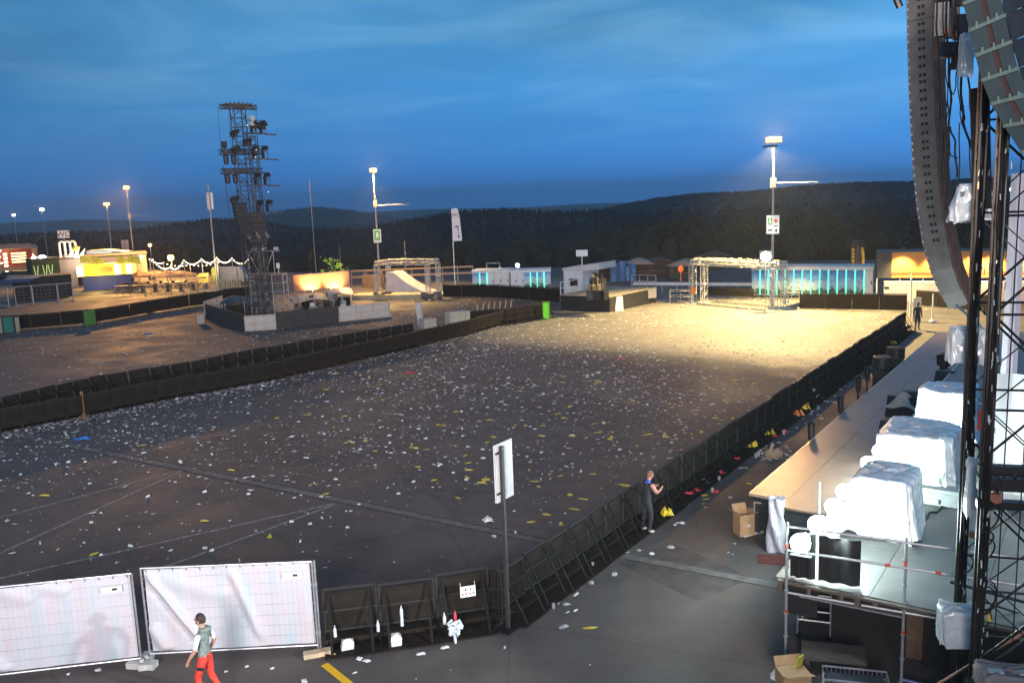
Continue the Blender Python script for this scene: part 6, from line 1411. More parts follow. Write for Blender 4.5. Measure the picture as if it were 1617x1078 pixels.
# ------------------------------------------------ boxes under white plastic
def wrapped_box(label, s0, n0, ls, ln, h, seed, m=WPLAST, z=1.70, cat='wrapped box', under=None, group='boxes under white plastic', spread=.14, skew=0.0):
    c = S(s0, n0, z); t = thing('wrapped_box', label, cat, c, SRZ + skew, group); rg = random.Random(seed); ph = [rg.uniform(0, 6) for _ in range(8)]
    hs, hn = ls / 2, ln / 2
    if under: MB().box((0, 0, h * .2), (ls * .9, ln * .9, h * .4)).box((0, 0, h * .42), (ls * .93, ln * .93, .05)).box((-hs * .92, 0, h * .25), (.05, ln * .5, .1)).build('case', under, t)
    nu, nv = 64, 22
    def fn(u_, v_):
        a = u_ * 2 * math.pi; ca, sa = math.cos(a), math.sin(a); pw = .22
        sx = math.copysign(abs(ca) ** pw, ca); sy = math.copysign(abs(sa) ** pw, sa)
        if v_ < .72:
            f = v_ / .72; k_ = 1 + spread * (1 - f) ** 1.5 * (1 + .8 * math.sin(a * 3 + ph[0])) + (.045 * math.sin(a * 9 + ph[1] + f * 2) + .035 * math.sin(a * 17 + ph[2] + f * 5) + .02 * math.sin(a * 31 + f * 9)) * (1 - .6 * f)
            z_ = h * f * (.97 + .03 * math.sin(a * 2 + ph[3])) + (1 - f) * .16 * max(0, math.sin(a * 4 + ph[4]))
        else:
            f = (v_ - .72) / .28; k_ = 1 - f; z_ = h * (1 + .03 * math.sin(a * 2 + ph[3]) * (1 - f)) + .05 * math.sin(f * 6 + a * 2 + ph[5]) * f + .02 * math.sin(a * 5 + f * 9)
        return (sx * hs * k_, sy * hn * k_, z_)
    MB().grid(fn, nu, nv).build('sheet', m, t, smooth=True)
    return t
wrapped_box('nearest white plastic covered box on the stage', -2.2, 3.95, 1.5, 1.25, 1.35, 1, spread=.20)
wrapped_box('middle and brightest white plastic covered box on the stage', 1.1, 4.05, 1.9, 1.75, 1.6, 2, under=mat('grey_case', (.33, .36, .36), .5))
wrapped_box('farthest white plastic covered box at the raised stage edge', 6.3, 3.95, 1.5, 1.5, 1.6, 3)
q = S(2.0, 4.2, 1.7); 
MB2 = MB()
solo('wrapped_sheet_end', crumple(301, .9, 1.0, 7, 1.2), PLAST, 'loose end of clear plastic hanging beside the middle wrapped box', 'plastic sheet', None, S(.9, 5.5, 1.72), .4)
MB2.box((0, 0, .22), (1.9, .9, .40)).box((0, -.46, .30), (1.7, .03, .06)).box((0, -.47, .12), (.3, .03, .12)); solo('flight_case', MB2, mat('pale_case', (.34, .38, .38), .45, .2, .1), 'low pale flight case in front of the middle wrapped box', 'flight case', None, S(.25, 4.6, 1.7), SRZ - 1.57)
q = [P(1450, 820, 1.72), P(1462, 820, 1.72), P(1468, 808, 1.72), P(1480, 808, 1.72), P(1492, 796, 1.72)]
solow('floor_cable', MB().path(q, .02, 6), RUBBER, 'black cable lying on the grey stage floor', 'cable')
# beige cloth heap, wedge monitors and far kit on the lower deck
q = P(1425, 655, 1.2); t = thing('cloth_heap', 'beige cloth heap thrown over dark monitor wedges on the brown deck', 'cloth', q, SRZ)
MB().prism([(-.5, -.5, 0), (.9, -.5, 0), (.9, -.5, .45), (-.1, -.5, .7)], (0, 1.0, 0)).build('monitor_wedge', BLACKM, t)
def fn(u_, v_): return ((u_ - .5) * 1.3 + .1, (v_ - .5) * 1.0, .30 + .55 * math.exp(-((u_ - .45) ** 2 + (v_ - .5) ** 2) * 7) + .05 * math.sin(u_ * 13 + v_ * 7))
MB().grid(fn, 16, 12).build('cloth', mat('beige_cloth', (.42, .38, .32), .85, 0, .2, 4), t, smooth=True)
for k, (px, py, lab) in enumerate(((1408, 690, 'dark box left of the middle floodlights on the brown deck'), (1440, 640, 'dark monitor wedge behind the beige cloth'), (1492, 606, 'black case standing at the raised stage edge'))):
    q = P(px, py, 1.2); solo('stage_monitor', MB().prism([(-.4, -.35, 0), (.4, -.35, 0), (.4, -.35, .5), (-.1, -.35, .55), (-.4, -.35, .2)], (0, .7, 0)).box((0, .0, .02), (.85, .75, .04)), mat('dark_case', (.03, .035, .035), .6), lab, 'monitor', 'dark monitors on the brown deck', q, SRZ)
q = P(1490, 590, 1.2); t = thing('spotlight_rig', 'tan lensed spotlight rig standing by the raised stage edge', 'spotlight', q, SRZ)
MB().lathe([(.1, -.3), (.3, -.2), (.32, .25), (.2, .3)], (0, 0, .6), 12).box((0, 0, .1), (.6, .5, .2)).box((.36, 0, .4), (.05, .2, .7)).box((-.36, 0, .4), (.05, .2, .7)).build('body', BLACKM, t)
MB().lathe([(.02, 0), (.24, .02), (.2, .07)], (0, 0, 0), 12).build('lens', mat('tan_lens', (.5, .4, .28), .4), t); t.children[-1].location = (-.1, -.3, .62); t.children[-1].rotation_euler = (R(70), 0, 0)
# short black posts in the pit and speakers at the lip
for k, (px, py, lab) in enumerate(((1293, 700, 'nearest short post standing in the pit at the stage edge'), (1338, 655, 'second short post in the pit at the stage edge'), (1365, 622, 'third short post in the pit at the stage edge'), (1379, 606, 'farthest short post in the pit at the stage edge'))):
    p = P(px, py, 1.0); mb = MB(); mb.box((0, 0, .03), (.4, .4, .06)); mb.tube((0, 0, 0), (0, 0, 1.25), .05, 8); mb.tube((0, 0, 1.1), (0, 0, 1.65), .10, 10, .12); mb.lathe([(.12, 1.65), (.14, 1.68), (.05, 1.74)], (0, 0, 0), 10)
    q = p - SN * .25; solo('effect_nozzle', mb, BLACKM, lab, 'stage nozzle', 'posts along the stage edge', (q.x, q.y, 0))
for k, (px, py, lab) in enumerate(((1403, 594, 'nearer dark fan on the pit floor by the stage edge'), (1424, 578, 'farther dark fan by the stage edge'))):
    p = P(px, py, .6) - SN * .3; mb = MB(); mb.box((0, 0, .45), (.9, .6, .9)); mb.lathe([(.2, -.3), (.42, -.25), (.42, .25), (.2, .3)], (0, 0, 1.25), 14); mb.tube((-.5, 0, 0), (-.5, 0, 1.2), .03, 5)
    solo('stage_fan', mb, BLACK, lab, 'stage fan', 'fans by the stage edge', (p.x, p.y, 0), SRZ)
p = P(1240, 690); solo('cup_stack', MB().box((0, 0, .1), (.5, .35, .2)).bar((-.4, -.2, 0), (-.1, -.1, .5), .08), L_TAN, 'tan box and lath lying in the pit below the posts', 'box', None, P(1222, 720), .3)
for k in range(26):
    q = P(1225 + random.uniform(-25, 25), 712 + random.uniform(-14, 14)); lit('crushed_cup', random.choice(ms_w), q, random.uniform(0, 6), random.uniform(.5, .8), 'white cup spilled in the pit below the stage edge', 'cup', 'cups spilled in the pit')
# cardboard box, black flight case, plastic and mat at the near end of the stage
q = P(1174, 842); t = thing('cardboard_box', 'open cardboard box standing at the near corner of the stage', 'cardboard box', q, .25)
mb = MB(); W_, Dp, H_ = .42, .40, .62
for c, s_ in (((0, 0, .01), (W_, Dp, .02)), ((-W_ / 2, 0, H_ / 2), (.012, Dp, H_)), ((W_ / 2, 0, H_ / 2), (.012, Dp, H_)), ((0, -Dp / 2, H_ / 2), (W_, .012, H_)), ((0, Dp / 2, H_ / 2), (W_, .012, H_))): mb.box(c, s_)
mb.build('walls', CARD, t); mb = MB(); mb.para((-W_ / 2, -Dp / 2, H_), (0, Dp, 0), (-.16, 0, .10), (0, 0, .01)); mb.para((W_ / 2, -Dp / 2, H_), (0, Dp, 0), (.15, 0, .02), (0, 0, .01)); mb.para((-W_ / 2, Dp / 2, H_), (W_, 0, 0), (0, .1, .16), (0, 0, .01)); mb.build('flap', CARD, t)
MB().box((.05, -Dp / 2 - .01, .30), (.10, .006, .08)).build('paper_label', L_WHITE, t)
q = P(1212, 840); t = thing('flight_case', 'black flight case with metal edges under the stage corner', 'flight case', q, SRZ - 1.57 + .1)
MB().box((0, 0, .48), (.62, .5, .86)).build('body', BLACK, t); mb = MB()
for x in (-.31, .31):
    for y in (-.25, .25): mb.box((x, y, .48), (.035, .035, .90))
for z in (.04, .92):
    for y in (-.25, .25): mb.box((0, y, z), (.64, .03, .035))
mb.build('metal_corners', ALU, t); MB().box((0, -.27, .1), (.25, .02, .06)).build('handle', ALU, t)
MB().box((0, 0, .96), (.5, .4, .05)).build('red_cloth', mat('rust_red', (.40, .10, .05), .8), t)
def fn(u_, v_): a = u_ * 6.28; r_ = .16 + .09 * (1 - v_) + .05 * math.sin(a * 4 + v_ * 9); return (r_ * math.cos(a), r_ * math.sin(a), v_ * 1.45 + .04 * math.sin(a * 3 + v_ * 20))
solo('bunched_plastic', MB().grid(fn, 30, 26), mat('lilac_plastic', (.42, .40, .45), .35, 0, .15, 6), 'bunched clear plastic hanging from the stage corner to the ground', 'plastic sheet', None, P(1226, 868))
solo('white_lath', MB().bar((0, 0, .02), (.55, .3, .02), .06, .03), L_WHITE, 'white lath lying before the cardboard box', 'lath', None, P(1175, 848))
for (x, y, s_) in ((1160, 858, .6), (1150, 872, .5), (1157, 875, .4)): lit('dark_rubbish', ms_g[0], P(x, y), s_ * 9, s_, 'grey scrap on the ground beside the cardboard box', 'rubbish', 'scraps beside the cardboard box')
solo('red_edged_mat', MB().box((0, 0, .006), (.8, .5, .012)).box((0, .26, .012), (.82, .03, .02)).box((0, -.26, .012), (.82, .03, .02)), mat('dark_red_mat', (.10, .02, .015), .8, 0, .3, 4), 'dark red edged mat lying below the stage corner', 'mat', None, P(1222, 884), -.3)
# ------------------------------------------------ under the raised stage, bottom right
q = P(1285, 1002); t = thing('tube_trolley', 'tubular steel trolley frame standing under the stage edge', 'trolley', q, -.35)
mb = MB()
for x in (-.33, .33):
    for y in (-.2, .25): mb.tube((x, y, .1), (x, y, 1.0), .02, 6)
for z in (.42, 1.0):
    for y in (-.2, .25): mb.tube((-.33, y, z), (.33, y, z), .02, 6)
    for x in (-.33, .33): mb.tube((x, -.2, z), (x, .25, z), .02, 6)
mb.tube((-.22, -.2, .42), (-.22, -.2, 1.0), .015, 6); mb.build('frame', STEEL, t)
MB().box((0, .02, .30), (.6, .4, .22)).build('tray', BLACKM, t)
for z in (.62, .86): MB().box((.02, .05, z), (.09, .02, .12)).build('paper_label', L_GREY, t)
for x in (-.3, .3):
    for y in (-.2, .25): w_ = MB().lathe([(.02, -.02), (.06, -.02), (.06, .02), (.02, .02)], (0, 0, 0), 10).build('wheel', RUBBER, t); w_.location = (x, y, .06); w_.rotation_euler = (R(90), 0, 0)
q = P(1252, 1085); t = thing('cardboard_box', 'open cardboard box with a yellow card at the bottom edge of the picture', 'cardboard box', q, .1)
mb = MB(); mb.box((0, 0, .18), (.55, .4, .36)); mb.para((-.27, -.2, .36), (.55, 0, 0), (0, -.14, .04), (0, 0, .012)); mb.para((-.27, .2, .36), (.55, 0, 0), (0, .1, .15), (0, 0, .012)); mb.build('walls', CARD, t)
MB().para((.05, .05, .36), (.18, .12, .0), (.02, -.02, 0), (.04, 0, .22)).build('yellow_card', mat('card_yellow', (.55, .48, .08), .6), t)
solo('white_tissue', crumple(401, .22, .35, 6, 1.4), L_WHITE, 'white tissue beside the lower cardboard box', 'tissue', None, P(1228, 1072), .4)
q = P(1350, 1092); t = thing('wire_basket', 'pale plastic basket of dark kit at the bottom edge', 'basket', q, -.28)
mb = MB()
for k in range(15):
    x = -.55 + k * 1.1 / 14
    for y in (-.24, .24): mb.bar((x, y, 0), (x * 1.06, y * 1.08, .34), .02, .01)
for z in (.02, .18, .34):
    for y in (-.25, .25): mb.bar((-.58, y, z), (.58, y, z), .02, .03)
    for x in (-.58, .58): mb.bar((x, -.25, z), (x, .25, z), .02, .03)
mb.build('lattice', mat('basket_grey', (.28, .28, .30), .6), t); MB().box((0, 0, .14), (1.0, .4, .25)).build('dark_kit', mat('kit_dark', (.03, .04, .06), .7, 0, .4, 6), t)
q = P(1315, 1052); solo('wooden_pallet', MB().box((0, 0, .3), (1.2, .7, .06)).box((-.5, 0, .15), (.1, .7, .3)).box((.5, 0, .15), (.1, .7, .3)), mat('dark_pallet', (.09, .075, .065), .8), 'dark wooden pallet stack behind the pale basket', 'pallet', None, q, -.3)
for k, (px, py, lab) in enumerate(((1448, 990, 'tall brown crate under the stage right of the rail post'), (1478, 1005, 'narrow dark crate under the stage by the truss'))):
    q = P(px, py + 40); mb = MB(); mb.box((0, 0, .6), (.5, .5, 1.2)); mb.box((0, -.26, .6), (.06, .03, 1.2)); mb.box((0, -.26, 1.15), (.5, .03, .06)); solo('brown_crate', mb, (mat('brown_crate', (.12, .07, .04), .7, 0, .3, 4), BLACKM)[k], lab, 'crate', 'crates under the stage', q, -.3)
# plastic wrapped amplifier and bags near the truss foot
q = D(1512, 985, 13.9); t = thing('wrapped_amplifier', 'grey amplifier wrapped in clear plastic between the truss legs', 'wrapped box', (q.x, q.y, q.z - .3), -.3)
MB().box((0, 0, .3), (.50, .45, .5)).build('amplifier', mat('amp_grey', (.16, .16, .18), .5), t)
def wrapfn(w_, d_, h_, ph, tp=0.0):
    def fn(u_, v_):
        a = u_ * 6.2832; ca, sa = math.cos(a), math.sin(a); sx = math.copysign(abs(ca) ** .3, ca); sy = math.copysign(abs(sa) ** .3, sa); f = min(1, v_ / .75); k_ = (1 + .05 * math.sin(a * 7 + v_ * 5 + ph) + .03 * math.sin(a * 13 + v_ * 17)) if v_ < .75 else (1 - (v_ - .75) / .25)
        k_ *= 1 - tp * f ** 1.5
        return (sx * w_ / 2 * k_, sy * d_ / 2 * k_, h_ * f + .03 * math.sin(a * 5 + ph + v_ * 11))
    return fn
MB().grid(wrapfn(.58, .52, .60, 1), 48, 20).build('plastic_wrap', PLAST, t, smooth=True)
q = D(1590, 1075, 12.4); t = thing('canvas_bag', 'dusty canvas bag lying at the bottom right corner', 'bag', (q.x, q.y, q.z - .1), -.2)
MB().grid(wrapfn(.85, .5, .30, 2), 40, 14).build('body', mat('dusty_canvas', (.20, .18, .18), .85, 0, .2, 5), t, smooth=True); MB().box((-.2, -.1, .31), (.2, .12, .03)).box((.22, -.1, .31), (.2, .12, .03)).build('pocket', mat('pocket_grey', (.36, .40, .40), .7), t)
MB().box((0, 0, -.4), (1.0, .6, .7)).build('stand', BLACKM, t)
solow('brace_pole', MB().tube(D(1462, 1090, 14.2), D(1640, 985, 13.5), .022, 8), mat('rusty_pole', (.42, .22, .14), .6, .2, .2, 8), 'rusty diagonal brace pole crossing the bottom right corner', 'brace pole')
solow('brace_pole', MB().tube(D(1548, 1040, 13.8), D(1650, 965, 13.2), .025, 8), BLACKM, 'dark diagonal brace pole above the dusty canvas bag', 'brace pole')
solow('brace_pole', MB().tube(D(1500, 918, 15.5), D(1660, 962, 15.0), .03, 8), BLACKM, 'upper dark tube running behind the foot of the truss tower', 'brace pole')
solow('brace_pole', MB().tube(D(1555, 950, 15.2), D(1660, 985, 15.0), .02, 8), BLACKM, 'lower dark tube running behind the foot of the truss tower', 'brace pole')

# ------------------------------------------------ loudspeaker truss tower
TOW = mat('black_truss', (.011, .011, .013), .38, .3, .3, 6)
c2 = D(1553, 800, 13.0); c1 = D(1527, 700, 14.35); c2.z = c1.z = 0; e = c1 - c2; f_ = Vector((e.y, -e.x, 0)).normalized() * e.length; c3 = c2 + f_; c4 = c1 + f_
tw = thing('truss_tower', 'black box truss tower wrapped in cables at the right edge', 'truss tower', c2)
topz = 18.0
for q, nm in ((c2, 0), (c1, 1), (c3, 2), (c4, 3)):
    mb = MB()
    hz_ = topz if nm != 1 else topz
    for dx, dy in ((-.05, -.05), (.05, -.05), (.05, .05), (-.05, .05)): mb.tube(q + Vector((dx, dy, 0)), q + Vector((dx, dy, hz_)), .024, 6)
    for k in range(int(hz_ / .45)):
        z = k * .45; s_ = 1 if k % 2 else -1
        mb.tube(q + Vector((-.05 * s_, -.05, z)), q + Vector((.05 * s_, -.05, z + .45)), .012, 4); mb.tube(q + Vector((-.05, -.05 * s_, z)), q + Vector((-.05, .05 * s_, z + .45)), .012, 4)
    mb.build('chord', TOW, tw, world=True)
mb = MB()
for k in range(12):
    z = .3 + k * 1.45
    for a, b in ((c2, c3), (c3, c4), (c1, c4), (c2, c1)):
        if a is c2 and b is c1: continue
        aa, bb_ = (a, b) if k % 2 else (b, a)
        mb.tube(aa + Vector((0, 0, z)), bb_ + Vector((0, 0, z + 1.45)), .022, 6)
        mb.tube(bb_ + Vector((0, 0, z + .05)), aa + Vector((0, 0, z + 1.4)), .012, 5)
        mb.tube(a + Vector((0, 0, z)), b + Vector((0, 0, z)), .02, 6)
mb.build('brace', TOW, tw, world=True)
mb = MB()
for z0 in (4.62, 4.95, 5.18): mb.box(c2.lerp(c3, .5) + Vector((0, 0, z0)), ((c3 - c2).length + .2, .16, .12 if z0 != 4.95 else .2), math.atan2(f_.y, f_.x))
mb.build('crossbeam', TOW, tw, world=True)
# vertical pull wires in the tower face
mb = MB()
for f in (.18, .36, .7, .86): mb.tube(c2.lerp(c3, f) + Vector((0, 0, 2)), c2.lerp(c3, f) + Vector((0, 0, topz)), .010, 5)
mb.build('pull_wire', TOW, tw, world=True)
# cable looms strapped to the two left legs, with bits of shiny tape
mb = MB(); tp = MB(); rg = random.Random(3)
for q, nn, amp in ((c1, 7, .10), (c2, 6, .08)):
    for k in range(nn):
        ph = rg.uniform(0, 6); pts = []
        for i in range(70):
            z = .3 + i * 15.0 / 69; pts.append(q + Vector((amp * math.sin(z * 1.3 + ph) * .6 + rg.uniform(-.012, .012) + (k - nn / 2) * .012, -.08 + .05 * math.cos(z * 1.1 + ph), z)))
        mb.path(pts, rg.uniform(.010, .022), 5)
    for k in range(64):
        z = rg.uniform(.5, 13); c = q + Vector((rg.uniform(-.09, .09), -.13, z)); mb_ = rg.uniform(-.4, .4)
        tp.bar(c, c + Vector((.03 * mb_, -.005, rg.uniform(.04, .13))), rg.uniform(.012, .028), .01)
mb.build('cable_loom', RUBBER, tw, world=True); tp.build('shiny_tape', mat('shiny_tape', (.70, .74, .75), .2, .4, .1), tw, world=True)
# knots of cable, clamps and rags lower on the legs
mb = MB()
for k in range(16):
    q = (c1, c2)[k % 2]; z = rg.uniform(2.2, 7.4); c = q + Vector((.05, -.12, z)); rr = rg.uniform(.06, .16)
    MB().path([c + Vector((rr * math.cos(a), -.02 * math.sin(a * 2), rr * 1.6 * math.sin(a))) for a in np.linspace(0, 6.5, 16)], .013, 5).build('cable_coil', RUBBER, tw, world=True)
for z, q, m_, s_ in ((5.6, c1, RED, (.03, .03, .35)), (4.2, c1, mat('clamp_rust', (.28, .12, .08), .6), (.1, .1, .12)), (3.6, c1, MATS['clamp_rust'], (.09, .09, .1)), (4.75, c2, MATS['clamp_rust'], (.12, .12, .14)), (2.8, c2, YELL, (.04, .03, .12))):
    MB().box(q + Vector((.12, -.12, z)), s_, .5).build('clamp', m_, tw, world=True)
# plastic wrapped units strapped between the legs
def wrapped_unit(label, px, py, dist, w_, d_, h_, ph, m=PLAST, tp=.18):
    q = D(px, py, dist); t = thing('wrapped_unit', label, 'wrapped unit', (q.x, q.y, q.z - h_ / 2), face_cam(q) + .2, 'plastic wrapped units on the tower')
    MB().box((0, 0, h_ * .48), (w_ * .62, d_ * .7, h_ * .72)).build('unit', mat('unit_dark', (.10, .10, .12), .6), t)
    MB().grid(wrapfn(w_, d_, h_, ph, tp), 56, 26).build('plastic_wrap', m, t, smooth=True)
    return t
wrapped_unit('plastic wrapped unit below the hanging loudspeaker curve on the tower', 1536, 321, 14.9, .72, .45, .60, 3, PLAST, .42)
wrapped_unit('plastic wrapped unit bulging between the tower legs above the stage', 1527, 545, 15.0, .62, .5, .58, 4)
wrapped_unit('narrow plastic wrapped unit high between the two loudspeaker columns', 1525, 88, 15.2, .20, .3, .66, 5)
wrapped_unit('small plastic wrapped lump low on the left tower leg', 1541, 770, 14.0, .30, .35, .95, 6)
# motors and hanging cable bundles between the loudspeaker columns
q = D(1496, 55, 16); t = thing('chain_hoist', 'black chain hoists hanging between the loudspeaker columns', 'chain hoist', (q.x, q.y, q.z), face_cam(q)); 
mb = MB()
for k, (x, z, w_, h_) in enumerate(((-.10, .25, .22, .55), (.06, .3, .2, .7), (.20, .1, .16, .4), (.0, -.25, .42, .25), (.25, -.45, .25, .3), (-.02, .8, .3, .7), (.3, .75, .3, .6))): mb.box((x, .1 * (k % 2), z), (w_, .25, h_), .2 * k)
mb.build('hoist_body', BLACKM, t); MB().box((-.02, -.2, .02), (.06, .04, .06)).box((.15, -.22, -.02), (.05, .04, .10)).build('red_lamp', RED, t)
MB().tube((-.1, 0, .5), (-.1, 0, 3), .02).tube((.1, 0, .5), (.1, 0, 3), .02).tube((.3, 0, .5), (.3, 0, 3), .02).build('chain', BLACKM, t)
bund = [[(1478, -10), (1480, 60), (1483, 130), (1484, 190)], [(1492, -10), (1496, 80), (1500, 150), (1497, 230), (1494, 310)], [(1500, 100), (1502, 160), (1490, 210), (1500, 245), (1512, 250)], [(1508, -10), (1512, 70), (1517, 130), (1520, 190), (1535, 240), (1541, 330)], [(1517, 130), (1518, 170), (1524, 190), (1516, 195), (1513, 300)], [(1482, 100), (1481, 160), (1486, 185), (1478, 190)], [(1528, 120), (1534, 180), (1537, 240), (1540, 320)], [(1496, 110), (1498, 180), (1495, 300), (1494, 330)], [(1486, 160), (1492, 190), (1489, 240), (1486, 290)], [(1500, 200), (1508, 225), (1511, 280)], [(1507, 40), (1512, 110), (1506, 150), (1499, 142)]]
for k, b in enumerate(bund):
    pts = []
    for (a, c) in zip(b[:-1], b[1:]):
        for i in range(6): f = i / 6; pts.append(D(a[0] + (c[0] - a[0]) * f + 1.2 * math.sin(i + k), a[1] + (c[1] - a[1]) * f, 15.4 + .05 * k))
    pts.append(D(*b[-1], 15.4 + .05 * k)); mb = MB(); mb.path(pts, .011 if k % 3 else .017, 5)
    if k in (1, 3): mb.path([p + Vector((.04, .05, 0)) for p in pts], .013, 5).path([p + Vector((-.04, .02, .1)) for p in pts], .010, 5)
    solow('hanging_cable', mb, RUBBER, 'black cable dangling between the loudspeaker columns', 'cable', 'cables between the loudspeaker columns')
solow('leg_bundle', MB().tube(D(1541, 140, 14.6), D(1545, 330, 14.5), .10, 8, .08).tube(D(1556, 120, 14.4), D(1560, 330, 14.3), .06, 8), DARKCL, 'thick black wrapped cable trunk above the left tower leg', 'cable trunk')
solow('cable_tail', MB().path([D(1510, 482, 19.5), D(1525, 495, 18), D(1545, 512, 16.5), D(1560, 528, 15.2)], .03, 6), mat('pale_strap', (.40, .40, .40), .6), 'pale strap running from the loudspeaker curve to the tower', 'strap')

# ------------------------------------------------ curved loudspeaker column
pth = [(1451, -62), (1451, 0), (1452, 60), (1454, 130), (1457, 200), (1461, 270), (1466, 325), (1475, 380), (1486, 425), (1499, 457), (1516, 487)]
seg = []
for a, b in zip(pth[:-1], pth[1:]):
    for i in range(20): f = i / 20; seg.append(Vector((a[0] + (b[0] - a[0]) * f, a[1] + (b[1] - a[1]) * f)))
cum = [0]
for a, b in zip(seg[:-1], seg[1:]): cum.append(cum[-1] + (b - a).length)
def at(s_):
    i = int(np.searchsorted(cum, s_)); i = min(max(i, 1), len(seg) - 2); return seg[i], (seg[i + 1] - seg[i - 1]).normalized()
LAD = 20.0; q0 = D(1451, 0, LAD)
t = thing('line_array', 'long curved column of grey loudspeakers with paired square holes', 'loudspeakers', (q0.x, q0.y, q0.z), 0)
GREYC = mat('grey_cabinet', (.105, .096, .092), .55, .1, .25, 3); BRWN = mat('brown_grille', (.12, .055, .028), .7, 0, .3, 4); HOLE_SHADE = mat('port_shade_black', (.008, .008, .008), .9, 0, 0)
pitch = 13.2; ncab = int(cum[-1] / pitch); mpp = LAD / FOC
for i in range(ncab):
    c, tg_ = at((i + .5) * pitch); p = D(c.x, c.y, LAD); pn = D(c.x + tg_.x * pitch * .47, c.y + tg_.y * pitch * .54, LAD) - p
    T_ = pn.normalized(); W = ray(c.x, c.y).normalized(); U = T_.cross(W); U = U if U.x > 0 else -U; U = U.normalized()
    cs, sn_ = math.cos(R(27)), math.sin(R(27)); W2 = T_.cross(U).normalized(); W2 = W2 if W2.y > 0 else -W2
    U2 = U * cs - W2 * sn_; V2 = W2 * cs + U * sn_
    wdt = .56 if i < ncab - 9 else .56 - .012 * (i - ncab + 9)
    o_ = p - U2 * (wdt / 2) - T_ * pn.length
    cab = MB().para(o_, U2 * wdt, V2 * .50, T_ * pn.length * 2).build('cabinet', GREYC, t, world=True)
    MB().para(o_ + U2 * (wdt + .001) + V2 * .03, U2 * .03, V2 * .95, T_ * pn.length * 2.02).build('grille', BRWN, cab) if False else None
    g = MB().para(o_ + U2 * (wdt + .001) + V2 * .03, U2 * .03, V2 * .44, T_ * pn.length * 2.0); g = g.build('grille', BRWN, t, world=True); g.parent = cab
    if i < ncab - 8:
        hb = MB()
        for dx in (.44, .60): hb.para(o_ + U2 * (wdt * dx) + T_ * pn.length * .62 - V2 * .004, U2 * .062, V2 * .01, T_ * .066)  # blocks set proud; the shade inside the holes is put into their black
        h_ = hb.build('port_block', HOLE_SHADE, t, world=True); h_.parent = cab
    rv = MB().box(o_ + U2 * .03 - V2 * .006 + T_ * pn.length, (.02, .02, .05)); rv = rv.build('rigging_pin', ALU, t, world=True); rv.parent = cab
# top left clamp seen at the upper edge
solow('rigging_clamp', MB().tube(D(1408, -20, 20), D(1421, 12, 20), .08, 8), BLACKM, 'dark rigging tube poking in at the top beside the loudspeaker column', 'rigging')
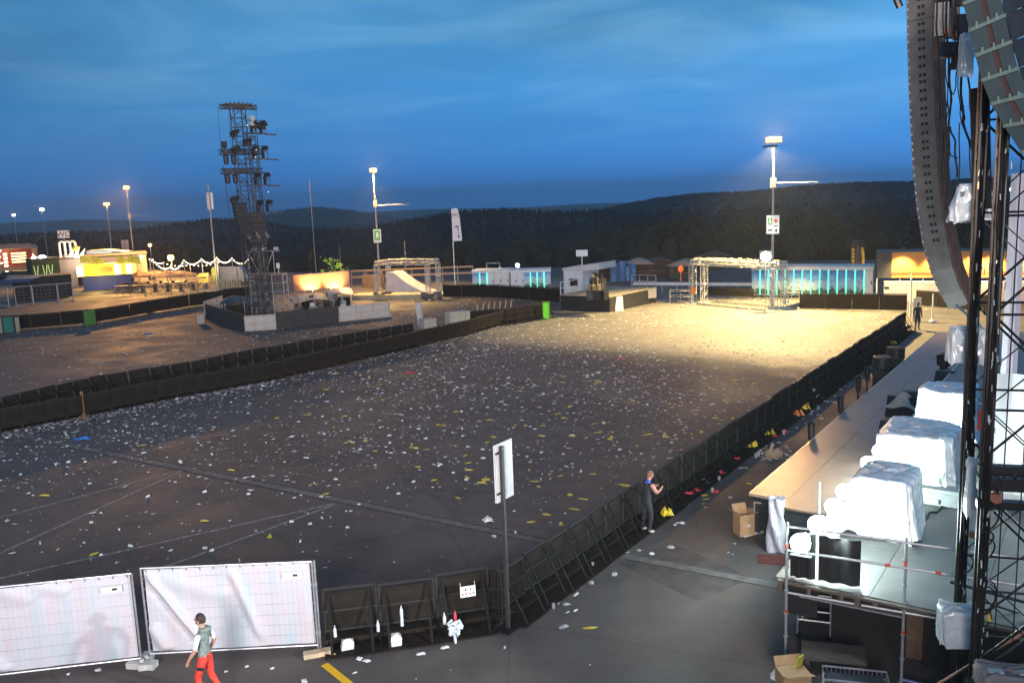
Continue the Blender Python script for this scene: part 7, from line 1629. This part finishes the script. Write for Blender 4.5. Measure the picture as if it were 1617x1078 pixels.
# ------------------------------------------------ second column of grey green loudspeakers
rl = [(1512, -34, 1568, -60), (1521, 6, 1577, -18), (1531, 48, 1587, 24), (1540, 88, 1597, 66), (1550, 127, 1608, 108), (1565, 164, 1622, 150), (1585, 199, 1640, 190), (1612, 240, 1666, 236)]
LB = 12.4; q0 = D(rl[0][0], rl[0][1], LB); t = thing('side_array', 'column of grey green loudspeaker backs at the top right corner', 'loudspeakers', (q0.x, q0.y, q0.z), 0)
GG = mat('grey_green_cabinet', (.032, .044, .041), .5, .1, .15, 3); RIDGE = mat('cabinet_ridge', (.10, .135, .12), .5, .1, .1); CHAN = mat('brown_channel', (.045, .022, .018), .6, 0, .2, 3)
for i in range(len(rl) - 1):
    a, b = rl[i], rl[i + 1]; p0, p1 = D(a[0], a[1], LB), D(a[2], a[3], LB + .15); r0_, r1_ = D(b[0], b[1], LB), D(b[2], b[3], LB + .15)
    U = p1 - p0; T_ = r0_ - p0; nrm = ray(a[2], a[3]).normalized()
    cab = MB().para(p0, U * .44, T_, nrm * .5).para(p0 + U * .60, U * .40, T_, nrm * .5).build('cabinet', GG, t, world=True)
    c = MB().para(p0 + U * .44 + nrm * .03, U * .16, T_, nrm * .4).build('channel', CHAN, t, world=True); c.parent = cab
    rdg = MB().bar(r0_ - nrm * .03, r1_ - nrm * .03, .035, .05)
    for f in (.18, .5, .74): rdg.box(r0_.lerp(r1_, f) - nrm * .05 + Vector((0, 0, .03)), (.025, .03, .09))
    rdg = rdg.build('ridge', RIDGE, t, world=True); rdg.parent = cab
    s_ = MB().para(p1 + nrm * .02 + U * .01, U * 1.0 + nrm * .4, (r1_ - p1), nrm * .4).build('side_cover', BLACK, t, world=True); s_.parent = cab
# ------------------------------------------------ white scrim column and backdrop beyond the tower
q = D(1589, 600, 21.5); q.z = 0; solow('white_scrim_column', MB().box(q + Vector((.05, 0, 4.8)), (.26, .26, 9.6)).box(q + Vector((.05, -.14, 4.8)), (.03, .02, 9.6)), mat('pinkish_scrim', (.62, .56, .60), .7, 0, .06, 1), 'tall white wrapped column behind the truss tower', 'column')
qa = D(1566, 700, 20.2); qa.z = 1.7; bt = S(6, 9.5, 1.7)
def fn(u_, v_): return (qa.x + u_ * 5.0, qa.y - u_ * 1.6 + .06 * math.sin(u_ * 30) + .03 * math.sin(u_ * 70 + v_ * 3), 1.72 + v_ * 3.3)
solow('white_backdrop', MB().grid(fn, 60, 12), mat('white_backdrop', (.66, .64, .64), .7, 0, .06, 1), 'white backdrop sheet hung behind the truss tower', 'backdrop', smooth=True)
lamp_light('POINT', 'backdrop_light', (qa.x + .9, qa.y - 1.6, 3.2), 130, COOL, .25)
solow('grey_case_stack', MB().box((qa.x + .8, qa.y - 1.2, 2.1), (.6, .5, .8), .2).box((qa.x + 1.0, qa.y - 1.2, 2.7), (.4, .4, .35), .5), mat('teal_case', (.10, .15, .15), .5), 'teal case stack on the stage behind the truss tower', 'cases')

# ------------------------------------------------------------------ evening haze
hz_ = MB(); hz_.box((0, 0, -20), (6900, 6900, 108)); 
HM = bpy.data.materials.new('haze'); HM.use_nodes = True; t = HM.node_tree
for n in list(t.nodes):
    if n.type == 'BSDF_PRINCIPLED': t.nodes.remove(n)
pv = t.nodes.new('ShaderNodeVolumePrincipled'); pv.inputs['Color'].default_value = (.80, .86, .92, 1); pv.inputs['Density'].default_value = 0.00030; pv.inputs['Anisotropy'].default_value = 0.2
out = [n for n in t.nodes if n.type == 'OUTPUT_MATERIAL'][0]; t.links.new(pv.outputs[0], out.inputs['Volume'])
structure('haze', hz_, HM, 'stuff')
